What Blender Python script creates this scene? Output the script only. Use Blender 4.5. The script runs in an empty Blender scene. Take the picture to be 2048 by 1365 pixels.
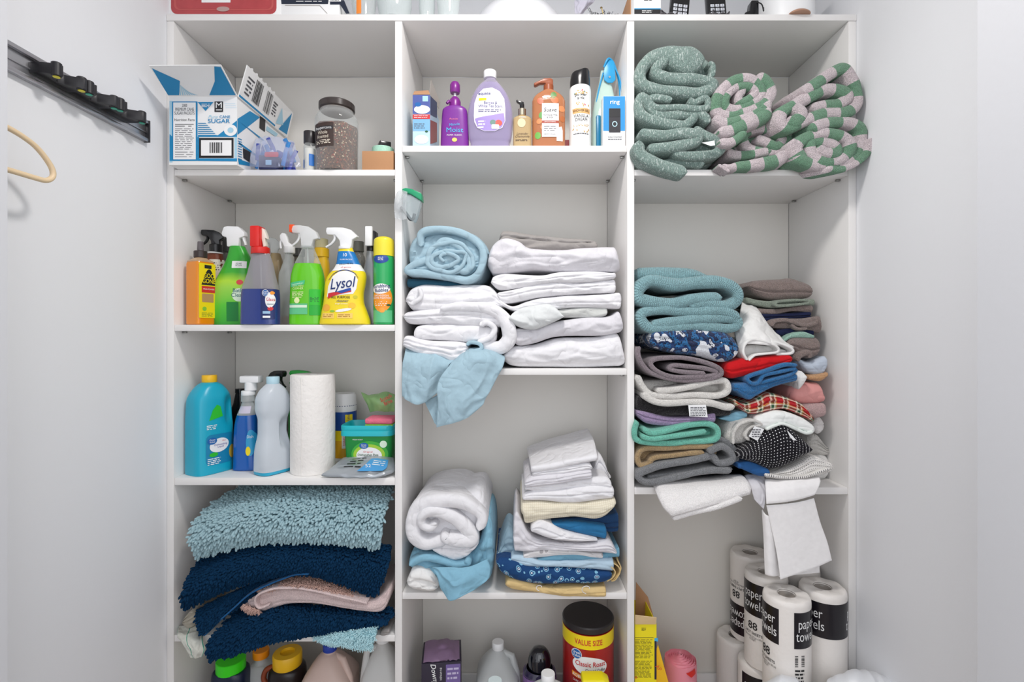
import bpy, bmesh, math, random
import numpy as np
from mathutils import Vector, Matrix
scn = bpy.context.scene
COL = scn.collection
PI = math.pi
# ------------------------------------------------------------------ camera, world, lights, exposure
F = 1000.0; D = 1.3333; CX, CY, HC = 1032.0, 667.0, 1.2     # focal length in pixels, distance to shelf fronts, principal point, eye height
cam = bpy.data.cameras.new('camera'); camo = bpy.data.objects.new('camera', cam); COL.objects.link(camo)
cam.sensor_width = 36.0; cam.lens = 36.0*F/2048.0; cam.clip_start = 0.01
cam.shift_x = -(CX-1024.0)/2048.0; cam.shift_y = (CY-682.5)/2048.0
camo.location = (0, -D, HC); camo.rotation_euler = (PI/2, 0, 0)
scn.camera = camo
scn.view_settings.view_transform = 'Standard'; scn.view_settings.look = 'None'
scn.view_settings.exposure = 0.11; scn.view_settings.gamma = 1.0; scn.view_settings.use_curve_mapping = False
w = bpy.data.worlds.new('world'); scn.world = w; w.use_nodes = True
w.node_tree.nodes['Background'].inputs[0].default_value = (0.93, 0.95, 1.0, 1); w.node_tree.nodes['Background'].inputs[1].default_value = 0.95
def area(name, loc, rot, sx, sy, power, col=(1, 1, 1), shape='RECTANGLE'):
    l = bpy.data.lights.new(name, 'AREA'); l.shape = shape; l.size = sx; l.size_y = sy; l.energy = power; l.color = col
    o = bpy.data.objects.new(name, l); COL.objects.link(o); o.location = loc; o.rotation_euler = rot; return o
area('ceiling_lamp_light', (0.05, -0.62, 2.36), (0, 0, 0), 0.24, 0.24, 11.0, (1.0, 0.965, 0.93), 'DISK')
area('soft_fill_light', (0, -2.3, 1.45), (math.radians(84), 0, 0), 1.5, 1.9, 7.5, (0.96, 0.98, 1.0))  # unseen fill lamp, added behind the camera to soften the shadows

# ------------------------------------------------------------------ helpers
def P(px, py, Y=0.0):
    """photo pixel at a depth Y behind the shelf fronts -> world point"""
    s = (D+Y)/F
    return ((px-CX)*s, Y, HC-(py-CY)*s)
def X(px, Y=0.0): return (px-CX)*(D+Y)/F
def Z(py, Y=0.0): return HC-(py-CY)*(D+Y)/F
def M(px, Y=0.0): return px*(D+Y)/F          # pixel length -> metres
def lin(h):
    if isinstance(h, (tuple, list)): return tuple(h[:3])
    h = h.lstrip('#'); c = [int(h[i:i+2], 16)/255 for i in (0, 2, 4)]
    return tuple(x/12.92 if x <= 0.04045 else ((x+0.055)/1.055)**2.4 for x in c)
_rng = np.random.RandomState(7); _perm = _rng.permutation(256); _perm = np.concatenate([_perm, _perm, _perm])
_grad = _rng.normal(size=(256, 3)); _grad /= np.linalg.norm(_grad, axis=1)[:, None]
def pn(x, y=0.0, z=0.0, seed=0):
    """perlin noise, roughly -1..1"""
    x, y, z = np.broadcast_arrays(np.asarray(x, float)+seed*17.31, np.asarray(y, float)+seed*3.77, np.asarray(z, float)-seed*9.13)
    xi = np.floor(x).astype(int); yi = np.floor(y).astype(int); zi = np.floor(z).astype(int)
    xf, yf, zf = x-xi, y-yi, z-zi
    u, v, t = [q*q*q*(q*(q*6-15)+10) for q in (xf, yf, zf)]
    def g(a, b, c):
        h = _perm[(_perm[(_perm[(xi+a) & 255]+yi+b) & 255]+zi+c) & 255]
        gr = _grad[h]; return gr[..., 0]*(xf-a)+gr[..., 1]*(yf-b)+gr[..., 2]*(zf-c)
    L = lambda a, b, k: a+(b-a)*k
    return 1.6*L(L(L(g(0, 0, 0), g(1, 0, 0), u), L(g(0, 1, 0), g(1, 1, 0), u), v), L(L(g(0, 0, 1), g(1, 0, 1), u), L(g(0, 1, 1), g(1, 1, 1), u), v), t)
def ridge(x, y=0.0, z=0.0, seed=0): return 1-2*np.abs(pn(x, y, z, seed))
def catmull(pts, n, closed=False):
    """resample a polyline smoothly at n evenly spaced points"""
    p = np.array(pts, float)
    if len(p) == 2: q = p
    else:
        e = np.vstack([p[-1], p, p[:2]]) if closed else np.vstack([2*p[0]-p[1], p, 2*p[-1]-p[-2]])
        out = []
        for i in range(1, len(e)-2):
            t = np.linspace(0, 1, 14, endpoint=False)[:, None]
            a, b, c, d = e[i-1], e[i], e[i+1], e[i+2]
            out.append(0.5*((2*b)+(-a+c)*t+(2*a-5*b+4*c-d)*t*t+(-a+3*b-3*c+d)*t**3))
        q = np.vstack(out+[e[-2][None]])
    s = np.concatenate([[0], np.cumsum(np.linalg.norm(np.diff(q, axis=0), axis=1))])
    t = np.linspace(0, s[-1], n)
    return np.stack([np.interp(t, s, q[:, k]) for k in range(q.shape[1])], 1)
def curve1(pts, xs):
    """smooth y(x) through control points"""
    p = np.array(pts, float); p = p[np.argsort(p[:, 0], kind="stable")]
    c = catmull(p, 120)
    return np.interp(xs, np.maximum.accumulate(c[:, 0]), c[:, 1])

MATS = {}
def nodes_of(m):
    m.use_nodes = True; nt = m.node_tree; return nt, nt.nodes, nt.links
def mat(name, col, rough=0.5, metal=0.0, spec=0.5, coat=0.0, bump=0.0, bscale=200.0, var=0.0, vscale=20.0, alpha=0.0, emit=0.0, sheen=0.0, sss=0.0, trans=0.0):
    if name in MATS: return MATS[name]
    m = bpy.data.materials.new(name); nt, N, L = nodes_of(m); b = N['Principled BSDF']; c = lin(col)
    b.inputs['Base Color'].default_value = (*c, 1); b.inputs['Roughness'].default_value = rough; b.inputs['Metallic'].default_value = metal
    b.inputs['Specular IOR Level'].default_value = spec; b.inputs['Coat Weight'].default_value = coat
    b.inputs['Sheen Weight'].default_value = sheen; b.inputs['Transmission Weight'].default_value = trans
    if sss: b.inputs['Subsurface Weight'].default_value = sss; b.inputs['Subsurface Radius'].default_value = (.02, .02, .02)
    tc = N.new('ShaderNodeTexCoord')
    nz = N.new('ShaderNodeTexNoise'); nz.inputs['Scale'].default_value = vscale; L.new(tc.outputs['Object'], nz.inputs['Vector'])
    mx = N.new('ShaderNodeMix'); mx.data_type = 'RGBA'
    v = max(var, 0.015)
    mx.inputs[6].default_value = (*[max(0, q*(1-v)) for q in c], 1); mx.inputs[7].default_value = (*[min(1, q*(1+v)) for q in c], 1)
    L.new(nz.outputs['Fac'], mx.inputs[0]); L.new(mx.outputs[2], b.inputs['Base Color'])
    if bump:
        n2 = N.new('ShaderNodeTexNoise'); n2.inputs['Scale'].default_value = bscale; n2.inputs['Detail'].default_value = 2; L.new(tc.outputs['Object'], n2.inputs['Vector'])
        bp = N.new('ShaderNodeBump'); bp.inputs['Strength'].default_value = bump; bp.inputs['Distance'].default_value = 0.002
        L.new(n2.outputs['Fac'], bp.inputs['Height']); L.new(bp.outputs[0], b.inputs['Normal'])
    if alpha:                                   # see-through plastic or glass: part of the light passes straight
        tr = N.new('ShaderNodeBsdfTransparent'); tr.inputs[0].default_value = (*[1-(1-q)*0.35 for q in c], 1)
        ms = N.new('ShaderNodeMixShader'); fr = N.new('ShaderNodeLayerWeight'); fr.inputs[0].default_value = 0.25
        mr = N.new('ShaderNodeMapRange'); mr.inputs[3].default_value = 1-alpha; mr.inputs[4].default_value = min(1, 1-alpha+0.55)
        L.new(fr.outputs['Facing'], mr.inputs[0]); L.new(mr.outputs[0], ms.inputs[0]); L.new(tr.outputs[0], ms.inputs[1]); L.new(b.outputs[0], ms.inputs[2])
        L.new(ms.outputs[0], N['Material Output'].inputs[0])
    MATS[name] = m; return m
def ramp(N, stops, interp='LINEAR'):
    r = N.new('ShaderNodeValToRGB'); r.color_ramp.interpolation = interp; e = r.color_ramp.elements
    while len(e) < len(stops): e.new(0.5)
    for i, (p, c) in enumerate(stops): e[i].position = p; e[i].color = (*lin(c), 1)
    return r
def cloth(name, col, kind='sheet', pattern=None, cols=None, scale=1.0, bump=None):
    """woven sheet, terry or knit; pattern: stripes/plaid/dots/camo/slub/floral (in the cloth's own uv, metres)"""
    if name in MATS: return MATS[name]
    m = bpy.data.materials.new(name); nt, N, L = nodes_of(m); b = N['Principled BSDF']
    b.inputs['Roughness'].default_value = 0.9 if kind != 'sheet' else 0.75; b.inputs['Specular IOR Level'].default_value = 0.15
    b.inputs['Sheen Weight'].default_value = 0.25 if kind != 'sheet' else 0.08; b.inputs['Sheen Roughness'].default_value = 0.5
    tc = N.new('ShaderNodeTexCoord'); c = lin(col)
    def noise(sc, det=2, src='Object', vec=None):
        n = N.new('ShaderNodeTexNoise'); n.inputs['Scale'].default_value = sc; n.inputs['Detail'].default_value = det
        L.new(vec if vec else tc.outputs[src], n.inputs['Vector']); return n
    def mixc(f, a, bb):
        x = N.new('ShaderNodeMix'); x.data_type = 'RGBA'; L.new(f, x.inputs[0])
        for i, q in ((6, a), (7, bb)):
            if isinstance(q, (str, tuple)): x.inputs[i].default_value = (*lin(q), 1)
            else: L.new(q, x.inputs[i])
        return x.outputs[2]
    def mapping(sx, sy, src='UV'):
        mp = N.new('ShaderNodeMapping'); mp.inputs['Scale'].default_value = (sx, sy, 1 if src == 'UV' else sy); L.new(tc.outputs[src], mp.inputs[0]); return mp.outputs[0]
    def math_(op, a, bv=None):
        q = N.new('ShaderNodeMath'); q.operation = op
        for i, v in enumerate((a, bv)):
            if v is None: continue
            if isinstance(v, (int, float)): q.inputs[i].default_value = v
            else: L.new(v, q.inputs[i])
        return q.outputs[0]
    v = 0.18*(1-0.8*max(c)) if kind != 'sheet' else 0.03
    fine = noise(560 if kind != 'sheet' else 90, 2)
    if kind != 'sheet':
        fr_ = N.new('ShaderNodeMapRange'); fr_.inputs[1].default_value = .36; fr_.inputs[2].default_value = .62; L.new(fine.outputs['Fac'], fr_.inputs[0]); fineo = fr_.outputs[0]
    else: fineo = fine.outputs['Fac']
    base = mixc(fineo, tuple(q*(1-2.4*v) for q in c), tuple(min(1, q*(1+1.4*v)) for q in c))
    if pattern == 'stripes' or pattern == 'bands':
        sp = N.new('ShaderNodeSeparateXYZ'); L.new(tc.outputs['UV'], sp.inputs[0])
        wob = noise(9, 1)
        u = math_('ADD', sp.outputs[0 if pattern == 'stripes' else 1], math_('MULTIPLY', math_('SUBTRACT', wob.outputs['Fac'], .5), 0.012*scale))
        f = math_('FRACT', math_('DIVIDE', u, 0.1*scale))
        r = ramp(N, cols, 'CONSTANT'); L.new(f, r.inputs[0])
        k = N.new('ShaderNodeMix'); k.data_type = 'RGBA'; k.blend_type = 'MULTIPLY'; k.inputs[0].default_value = 1
        sh = mixc(fineo, (.62, .62, .62), (1, 1, 1)); L.new(r.outputs[0], k.inputs[6]); L.new(sh, k.inputs[7]); base = k.outputs[2]
    elif pattern == 'plaid':
        sp = N.new('ShaderNodeSeparateXYZ'); L.new(tc.outputs['UV'], sp.inputs[0]); rr = []
        for k_ in (0, 1):
            f = math_('FRACT', math_('DIVIDE', sp.outputs[k_], 0.022*scale)); r = ramp(N, cols, 'CONSTANT'); L.new(f, r.inputs[0]); rr.append(r.outputs[0])
        x = N.new('ShaderNodeMix'); x.data_type = 'RGBA'; x.inputs[0].default_value = .5; L.new(rr[0], x.inputs[6]); L.new(rr[1], x.inputs[7]); base = x.outputs[2]
    elif pattern == 'dots':
        vo = N.new('ShaderNodeTexVoronoi'); vo.inputs['Scale'].default_value = 1; vo.inputs['Randomness'].default_value = 0.12
        L.new(mapping(140/scale, 140/scale), vo.inputs['Vector'])
        base = mixc(math_('LESS_THAN', vo.outputs['Distance'], 0.17), base, cols[0])
    elif pattern == 'camo':
        n = noise(26/scale, 1); r = ramp(N, cols, 'CONSTANT'); L.new(n.outputs['Fac'], r.inputs[0])
        sp = noise(230, 2); base = mixc(math_('GREATER_THAN', sp.outputs['Fac'], 0.56), r.outputs[0], '#141f3c')
        n2 = noise(16/scale, 1, vec=mapping(1.3, .9, 'Object')); base = mixc(math_('GREATER_THAN', n2.outputs['Fac'], 0.60), base, cols[-1][1])
    elif pattern == 'slub':
        mp = N.new('ShaderNodeMapping'); mp.inputs['Scale'].default_value = (330, 330, 110); mp.inputs['Rotation'].default_value = (0, .25, 0); L.new(tc.outputs['Object'], mp.inputs[0]); n = noise(1, 1, vec=mp.outputs[0])
        sl = N.new('ShaderNodeMapRange'); sl.inputs[1].default_value = .55; sl.inputs[2].default_value = .68; sl.inputs[4].default_value = .8; L.new(n.outputs['Fac'], sl.inputs[0]); base = mixc(sl.outputs[0], base, cols[0])
    elif pattern == 'floral':
        vo = N.new('ShaderNodeTexVoronoi'); vo.inputs['Scale'].default_value = 1; L.new(mapping(34/scale, 34/scale), vo.inputs['Vector'])
        r = ramp(N, cols, 'CONSTANT'); wob = noise(120, 1)
        L.new(math_('ADD', vo.outputs['Distance'], math_('MULTIPLY', wob.outputs['Fac'], .12)), r.inputs[0]); base = r.outputs[0]
    elif pattern == 'grid':
        sp = N.new('ShaderNodeSeparateXYZ'); L.new(tc.outputs['UV'], sp.inputs[0])
        f0 = math_('LESS_THAN', math_('FRACT', math_('DIVIDE', sp.outputs[0], 0.009*scale)), .16); f1 = math_('LESS_THAN', math_('FRACT', math_('DIVIDE', sp.outputs[1], 0.009*scale)), .16)
        base = mixc(math_('MAXIMUM', f0, f1), base, cols[0])
    L.new(base, b.inputs['Base Color'])
    bp = N.new('ShaderNodeBump')
    if kind == 'terry': h = math_('ADD', noise(620, 1).outputs['Fac'], math_('MULTIPLY', noise(120, 1).outputs['Fac'], .9)); bp.inputs['Strength'].default_value = bump or 0.9; bp.inputs['Distance'].default_value = 0.0042
    elif kind == 'rib':
        wv = N.new('ShaderNodeTexWave'); wv.inputs['Scale'].default_value = 1; wv.inputs['Distortion'].default_value = 0.6; L.new(mapping(60, 60), wv.inputs['Vector'])
        wv.bands_direction = 'X'; h = math_('ADD', math_('MULTIPLY', wv.outputs['Fac'], .6), noise(300, 1).outputs['Fac']); bp.inputs['Strength'].default_value = bump or 0.9; bp.inputs['Distance'].default_value = 0.003
    else:
        cr = noise(13, 2); cr.inputs['Distortion'].default_value = .5; ridge_ = math_('MULTIPLY', math_('POWER', math_('MINIMUM', math_('ABSOLUTE', math_('SUBTRACT', cr.outputs['Fac'], .5)), .12), .8), 3.2)
        h = math_('ADD', math_('ADD', math_('MULTIPLY', noise(34, 2).outputs['Fac'], .8), ridge_), math_('MULTIPLY', noise(700, 1).outputs['Fac'], .08)); bp.inputs['Strength'].default_value = bump or 0.5; bp.inputs['Distance'].default_value = 0.0075
    L.new(h, bp.inputs['Height']); L.new(bp.outputs[0], b.inputs['Normal'])
    MATS[name] = m; return m

def tag(o, label=None, cat=None, group=None, kind=None):
    if label: o['label'] = label
    if cat: o['category'] = cat
    if group: o['group'] = group
    if kind: o['kind'] = kind
    return o
def thing(name, label, cat, loc=(0, 0, 0), rotz=0.0, group=None, rot=None):
    o = bpy.data.objects.new(name, None); COL.objects.link(o); o.empty_display_size = 0.05
    o.location = loc; o.rotation_euler = rot if rot else (0, 0, rotz); return tag(o, label, cat, group)
def mk(name, V, Fs, m, parent=None, smooth=True, uv=None, sharp=None, recenter=False, mi=None, label=None, cat=None, group=None, kind=None):
    """one mesh object; recenter puts the origin at the base of a thing built in world space"""
    V = np.asarray(V, float).copy(); loc = None
    if recenter:
        loc = np.array([(V[:, 0].min()+V[:, 0].max())/2, (V[:, 1].min()+V[:, 1].max())/2, V[:, 2].min()]); V -= loc
    me = bpy.data.meshes.new(name); me.from_pydata(V.tolist(), [], [list(map(int, f)) for f in Fs])
    for q in (m if isinstance(m, (list, tuple)) else [m]): me.materials.append(q)
    if mi is not None: me.polygons.foreach_set('material_index', np.asarray(mi, dtype=np.int32))
    if uv is not None:
        ul = me.uv_layers.new(name='uv'); idx = np.zeros(len(me.loops), dtype=np.int32); me.loops.foreach_get('vertex_index', idx)
        ul.data.foreach_set('uv', np.asarray(uv, float)[idx].ravel())
    if smooth:
        me.polygons.foreach_set('use_smooth', [True]*len(me.polygons))
        me.set_sharp_from_angle(angle=math.radians(sharp if sharp else 38))
    me.update()
    o = bpy.data.objects.new(name, me); COL.objects.link(o)
    if loc is not None: o.location = loc
    if parent: o.parent = parent
    return tag(o, label, cat, group, kind)
def grid_faces(nu, nv, cu=False, cv=False):
    i, j = np.meshgrid(np.arange(nu if cu else nu-1), np.arange(nv if cv else nv-1), indexing='ij'); i = i.ravel(); j = j.ravel()
    a = i*nv+j; b = ((i+1) % nu)*nv+j; c = ((i+1) % nu)*nv+(j+1) % nv; d = i*nv+(j+1) % nv
    return np.stack([a, b, c, d], 1)
class MB:
    """collects shapes into ONE mesh"""
    def __init__(s): s.v = []; s.f = []; s.m = []; s.n = 0
    def add(s, V, Fs, mi=0):
        V = np.asarray(V, float); s.v.append(V)
        for f in Fs: s.f.append([int(k)+s.n for k in f]); s.m.append(mi)
        s.n += len(V); return s
    def box(s, x0, x1, y0, y1, z0, z1, mi=0):
        V = [(x, y, z) for x in (x0, x1) for y in (y0, y1) for z in (z0, z1)]
        return s.add(V, [(0, 1, 3, 2), (4, 6, 7, 5), (0, 4, 5, 1), (2, 3, 7, 6), (0, 2, 6, 4), (1, 5, 7, 3)], mi)
    def build(s, name, m, parent=None, bevel=0.0, seg=2, **k):
        V = np.vstack(s.v); Fs = s.f; mi = s.m
        if bevel:
            bm = bmesh.new(); vs = [bm.verts.new(v) for v in V]
            for f, q in zip(Fs, mi):
                try: bm.faces.new([vs[i] for i in f]).material_index = q
                except ValueError: pass
            bmesh.ops.recalc_face_normals(bm, faces=bm.faces)
            bmesh.ops.bevel(bm, geom=[e for e in bm.edges if len(e.link_faces) == 2 and e.calc_face_angle(0) > 0.5], offset=bevel, segments=seg, profile=0.5, affect='EDGES', clamp_overlap=True)
            bm.verts.index_update(); V = [tuple(v.co) for v in bm.verts]; mi = [f.material_index for f in bm.faces]; Fs = [[v.index for v in f.verts] for f in bm.faces]; bm.free()
        return mk(name, V, Fs, m, parent, mi=mi, **k)
def box(name, x0, x1, y0, y1, z0, z1, m, parent=None, bevel=0.002, **k):
    return MB().box(x0, x1, y0, y1, z0, z1).build(name, m, parent, bevel, **k)
def prism(name, out, y0, y1, m, parent=None, bevel=0.0, **k):
    """outline in x,z pushed through y"""
    n = len(out); V = [(x, y0, z) for x, z in out]+[(x, y1, z) for x, z in out]
    Fs = [list(range(n)), list(range(2*n-1, n-1, -1))]+[(i, i+n, (i+1) % n+n, (i+1) % n) for i in range(n)]
    return MB().add(V, Fs).build(name, m, parent, bevel, **k)
def tube_vf(pts, r, seg=10, cap=True):
    p = np.array(pts, float); n = len(p); r = np.broadcast_to(np.asarray(r, float), (n,))
    t = np.gradient(p, axis=0); t /= np.linalg.norm(t, axis=1)[:, None]+1e-12
    up = np.array([0.0, 0.0, 1.0]) if abs(t[0][2]) < .9 else np.array([0.0, 1.0, 0.0])
    nn = []; a = np.cross(t[0], up); a /= np.linalg.norm(a)
    for i in range(n):
        a = a-t[i]*np.dot(a, t[i]); a /= np.linalg.norm(a)+1e-12; nn.append(a)
    nn = np.array(nn); bb = np.cross(t, nn); th = np.linspace(0, 2*PI, seg, endpoint=False)
    V = p[:, None]+r[:, None, None]*(np.cos(th)[None, :, None]*nn[:, None]+np.sin(th)[None, :, None]*bb[:, None])
    Fs = [list(f) for f in grid_faces(n, seg, cv=True)]
    if cap: Fs += [list(range(seg))[::-1], [(n-1)*seg+k for k in range(seg)]]
    return V.reshape(-1, 3), Fs
def tube(name, pts, r, m, parent=None, seg=10, n=None, **k):
    if n: pts = catmull(pts, n)
    V, Fs = tube_vf(pts, r, seg); return mk(name, V, Fs, m, parent, **k)
def sell(th, n):
    c, s = np.cos(th), np.sin(th); return np.sign(c)*np.abs(c)**(2/n), np.sign(s)*np.abs(s)**(2/n)
class Loft:
    """bottle-like body: rows (z, half width, half depth, squareness, centre x, centre y)"""
    def __init__(s, rows, smooth=True, k=5):
        r = np.array([list(q)+[2.0, 0, 0][len(q)-3:] for q in rows], float)
        if smooth:
            out = []
            for i in range(len(r)-1):
                a = r[max(i-1, 0)]; b = r[i]; c = r[i+1]; d = r[min(i+2, len(r)-1)]
                # keep corners sharp where rows repeat a height
                for t in np.linspace(0, 1, k, endpoint=False):
                    q = 0.5*((2*b)+(-a+c)*t+(2*a-5*b+4*c-d)*t*t+(-a+3*b-3*c+d)*t**3)
                    lo = np.minimum(b, c); hi = np.maximum(b, c); q = np.clip(q, lo, hi); out.append(q)
            r = np.array(out+[r[-1]])
        s.r = r
    def vf(s, seg=40, grow=0.0, zlo=None, zhi=None):
        r = s.r
        if zlo is not None or zhi is not None:
            lo = zlo if zlo is not None else r[0, 0]; hi = zhi if zhi is not None else r[-1, 0]
            r = r[(r[:, 0] > lo) & (r[:, 0] < hi)]; r = np.vstack([s.at(lo), r, s.at(hi)])
        th = np.linspace(0, 2*PI, seg, endpoint=False); V = []
        for q in r:
            c, n_ = sell(th, q[3]); V.append(np.stack([q[4]+(q[1]+grow)*c, q[5]+(q[2]+grow)*n_, np.full(seg, q[0])], 1))
        Fs = [list(f) for f in grid_faces(len(r), seg, cv=True)]+[list(range(seg))[::-1], [(len(r)-1)*seg+k for k in range(seg)]]
        return np.vstack(V), Fs
    def at(s, z):
        o = np.argsort(s.r[:, 0], kind='stable'); return np.array([np.interp(z, s.r[o, 0], s.r[o, k]) for k in range(6)])
    def surf(s, x, z, off=0.0004):
        x = np.atleast_1d(x); z = np.atleast_1d(z); o = np.argsort(s.r[:, 0], kind='stable'); g = [np.interp(z, s.r[o, 0], s.r[o, k]) for k in range(6)]
        t = np.clip(np.abs(x-g[4])/g[1], 0, 0.9995); y = g[5]-g[2]*(1-t**g[3])**(1/g[3])-off
        return np.stack([x, y, z], 1)
    def build(s, name, m, parent=None, **k):
        a = {q: k.pop(q) for q in ('seg', 'grow', 'zlo', 'zhi') if q in k}
        V, Fs = s.vf(**a); return mk(name, V, Fs, m, parent, **k)
def cyl(name, r, z0, z1, m, parent=None, cx=0, cy=0, r2=None, bev=0.0015, seg=32, **k):
    r2 = r if r2 is None else r2
    L_ = Loft([(z0, r-bev, r-bev, 2, cx, cy), (z0+bev, r, r, 2, cx, cy), (z1-bev, r2, r2, 2, cx, cy), (z1, r2-bev, r2-bev, 2, cx, cy)], smooth=False)
    return L_.build(name, m, parent, seg=seg, **k)
def ribcap(name, r, z0, z1, m, parent=None, cx=0, cy=0, n=36):
    """screw cap with a ribbed side"""
    th = np.linspace(0, 2*PI, n*2, endpoint=False); rr = r*(1+0.022*(np.arange(n*2) % 2))
    V = []
    for z, f in ((z0, .97), (z0+.001, 1), (z1-.0015, 1), (z1, .94)): V.append(np.stack([cx+rr*f*np.cos(th), cy+rr*f*np.sin(th), np.full(n*2, z)], 1))
    Fs = [list(f) for f in grid_faces(4, n*2, cv=True)]+[list(range(n*2))[::-1], [3*n*2+k for k in range(n*2)]]
    return mk(name, np.vstack(V), Fs, m, parent)
# ---- labels and lettering laid on a surface; fn(x, z) -> points
def flat(y=0.0, off=0.0004): return lambda x, z: np.stack([np.atleast_1d(x), np.full(np.size(x), y-off), np.atleast_1d(z)], 1)
def side(xc, off=0.0004, sgn=1): return lambda x, z: np.stack([np.full(np.size(x), xc+sgn*off), np.atleast_1d(x), np.atleast_1d(z)], 1)
def onl(L_, off=0.0006): return lambda x, z: L_.surf(x, z, off)
def patch2(name, outline, m, fn, parent, rings=8, dens=64):
    """filled star-shaped outline (x,z) laid on fn"""
    o = np.array(outline, float); s = np.concatenate([[0], np.cumsum(np.linalg.norm(np.diff(np.vstack([o, o[:1]]), axis=0), axis=1))])
    oo = np.vstack([o, o[:1]]); t = np.unique(np.concatenate([np.linspace(0, s[-1], dens, endpoint=False), s[:-1]]))
    q = np.stack([np.interp(t, s, oo[:, k]) for k in (0, 1)], 1); c = (o.max(0)+o.min(0))/2; n = len(q)
    V = np.vstack([c[None]]+[c+(q-c)*(r/rings) for r in range(1, rings+1)])
    Fs = [(0, 1+i, 1+(i+1) % n) for i in range(n)]
    for r in range(rings-1): Fs += [(1+r*n+i, 1+(r+1)*n+i, 1+(r+1)*n+(i+1) % n, 1+r*n+(i+1) % n) for i in range(n)]
    return mk(name, fn(V[:, 0], V[:, 1]), Fs, m, parent)
def rrect(x0, x1, z0, z1, r=0.003, k=5):
    o = []
    for cx, cz, a in ((x1-r, z0+r, -PI/2), (x1-r, z1-r, 0), (x0+r, z1-r, PI/2), (x0+r, z0+r, PI)):
        for i in range(k): t = a+PI/2*i/(k-1); o.append((cx+r*math.cos(t), cz+r*math.sin(t)))
    return o
def ell(cx, cz, rx, rz, n=40, rot=0.0):
    t = np.linspace(0, 2*PI, n, endpoint=False); x = rx*np.cos(t); z = rz*np.sin(t); return [(cx+a*math.cos(rot)-b*math.sin(rot), cz+a*math.sin(rot)+b*math.cos(rot)) for a, b in zip(x, z)]
def text(txt, size, m, fn, parent, x=0.0, z=0.0, rot=0.0, bold=0.0, shear=0.0, sx=1.0, name='lettering', align='CENTER', width=None):
    """real letters, tessellated and laid on fn; size = letter height in metres, width = fit to this"""
    cu = bpy.data.curves.new('t', 'FONT'); cu.body = txt; cu.align_x = align; cu.align_y = 'CENTER'; cu.size = 1.0; cu.offset = 0.0 if 'M' in txt else min(bold, .01); cu.shear = shear; cu.resolution_u = 3; cu.space_line = 0.85
    o = bpy.data.objects.new('t', cu); COL.objects.link(o)
    me = bpy.data.meshes.new_from_object(o); n = len(me.vertices); v = np.zeros(n*3); me.vertices.foreach_get('co', v); v = v.reshape(-1, 3)
    Fs = [list(p.vertices) for p in me.polygons]; bpy.data.objects.remove(o); bpy.data.curves.remove(cu); bpy.data.meshes.remove(me)
    if not n: return None
    k = size/0.72; u = v[:, 0]*k*sx; w_ = v[:, 1]*k
    if width: u = u*(width/max(1e-6, u.max()-u.min()))
    c, s = math.cos(rot), math.sin(rot)
    return mk(name, fn(x+u*c-w_*s, z+u*s+w_*c), Fs, m, parent, smooth=False)
def lines(rows, x0, x1, z1, z0, m, fn, parent, seed=1, th=0.45, name='small_print', word=0.012):
    """rows of small print, as short dashes"""
    r = random.Random(seed); b = MB(); dz = (z1-z0)/rows
    for i in range(rows):
        z = z1-(i+.5)*dz; x = x0; e = x1-(x1-x0)*r.random()*0.2
        while x < e:
            w_ = min(e-x, word*(.4+r.random())); q = np.array([(x, z-dz*th/2), (x+w_, z-dz*th/2), (x+w_, z+dz*th/2), (x, z+dz*th/2)])
            b.add(fn(q[:, 0], q[:, 1]), [(0, 1, 2, 3)]); x += w_+word*.22
    return b.build(name, m, parent, smooth=False)
def barcode(x0, x1, z0, z1, m, fn, parent, n=26, seed=3, vert=False):
    r = random.Random(seed); b = MB(); t = 0.0; ws = [r.choice((1, 1, 2, 3)) for _ in range(n)]; tot = sum(ws)
    for i, q in enumerate(ws):
        if i % 2 == 0:
            if vert: a0, a1 = z0+(z1-z0)*t/tot, z0+(z1-z0)*(t+q)/tot; c = np.array([(x0, a0), (x1, a0), (x1, a1), (x0, a1)])
            else: a0, a1 = x0+(x1-x0)*t/tot, x0+(x1-x0)*(t+q)/tot; c = np.array([(a0, z0), (a1, z0), (a1, z1), (a0, z1)])
            b.add(fn(c[:, 0], c[:, 1]), [(0, 1, 2, 3)])
        t += q
    return b.build('barcode', m, parent, smooth=False)
# ---- cloth
CLAMP = dict(rest=None, x=None)
def clampc(V):
    V = V.copy(); b = V[:, 1] > -0.004; V[:, 1] = np.minimum(V[:, 1], 0.288)
    if CLAMP['rest'] is not None: k = b & (V[:, 2] < CLAMP['rest']+.0006); V[k, 2] = CLAMP['rest']+.0006+0.02*(V[k, 2]-CLAMP['rest']).clip(-.01, 0)*0
    if CLAMP['x'] is not None: V[b, 0] = np.clip(V[b, 0], CLAMP['x'][0]+.001, CLAMP['x'][1]-.001)
    if CLAMP.get('top') is not None: V[b, 2] = np.minimum(V[b, 2], CLAMP['top']-.001)
    return V
def fin(name, V, Fs, uv, m, parent, label, cat, group, raw, sharp):
    V = clampc(np.asarray(V))
    if raw: return V, Fs, uv
    return mk(name, V, Fs, m, parent, uv=uv, sharp=sharp, recenter=parent is None, label=label, cat=cat, group=group)
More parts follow.
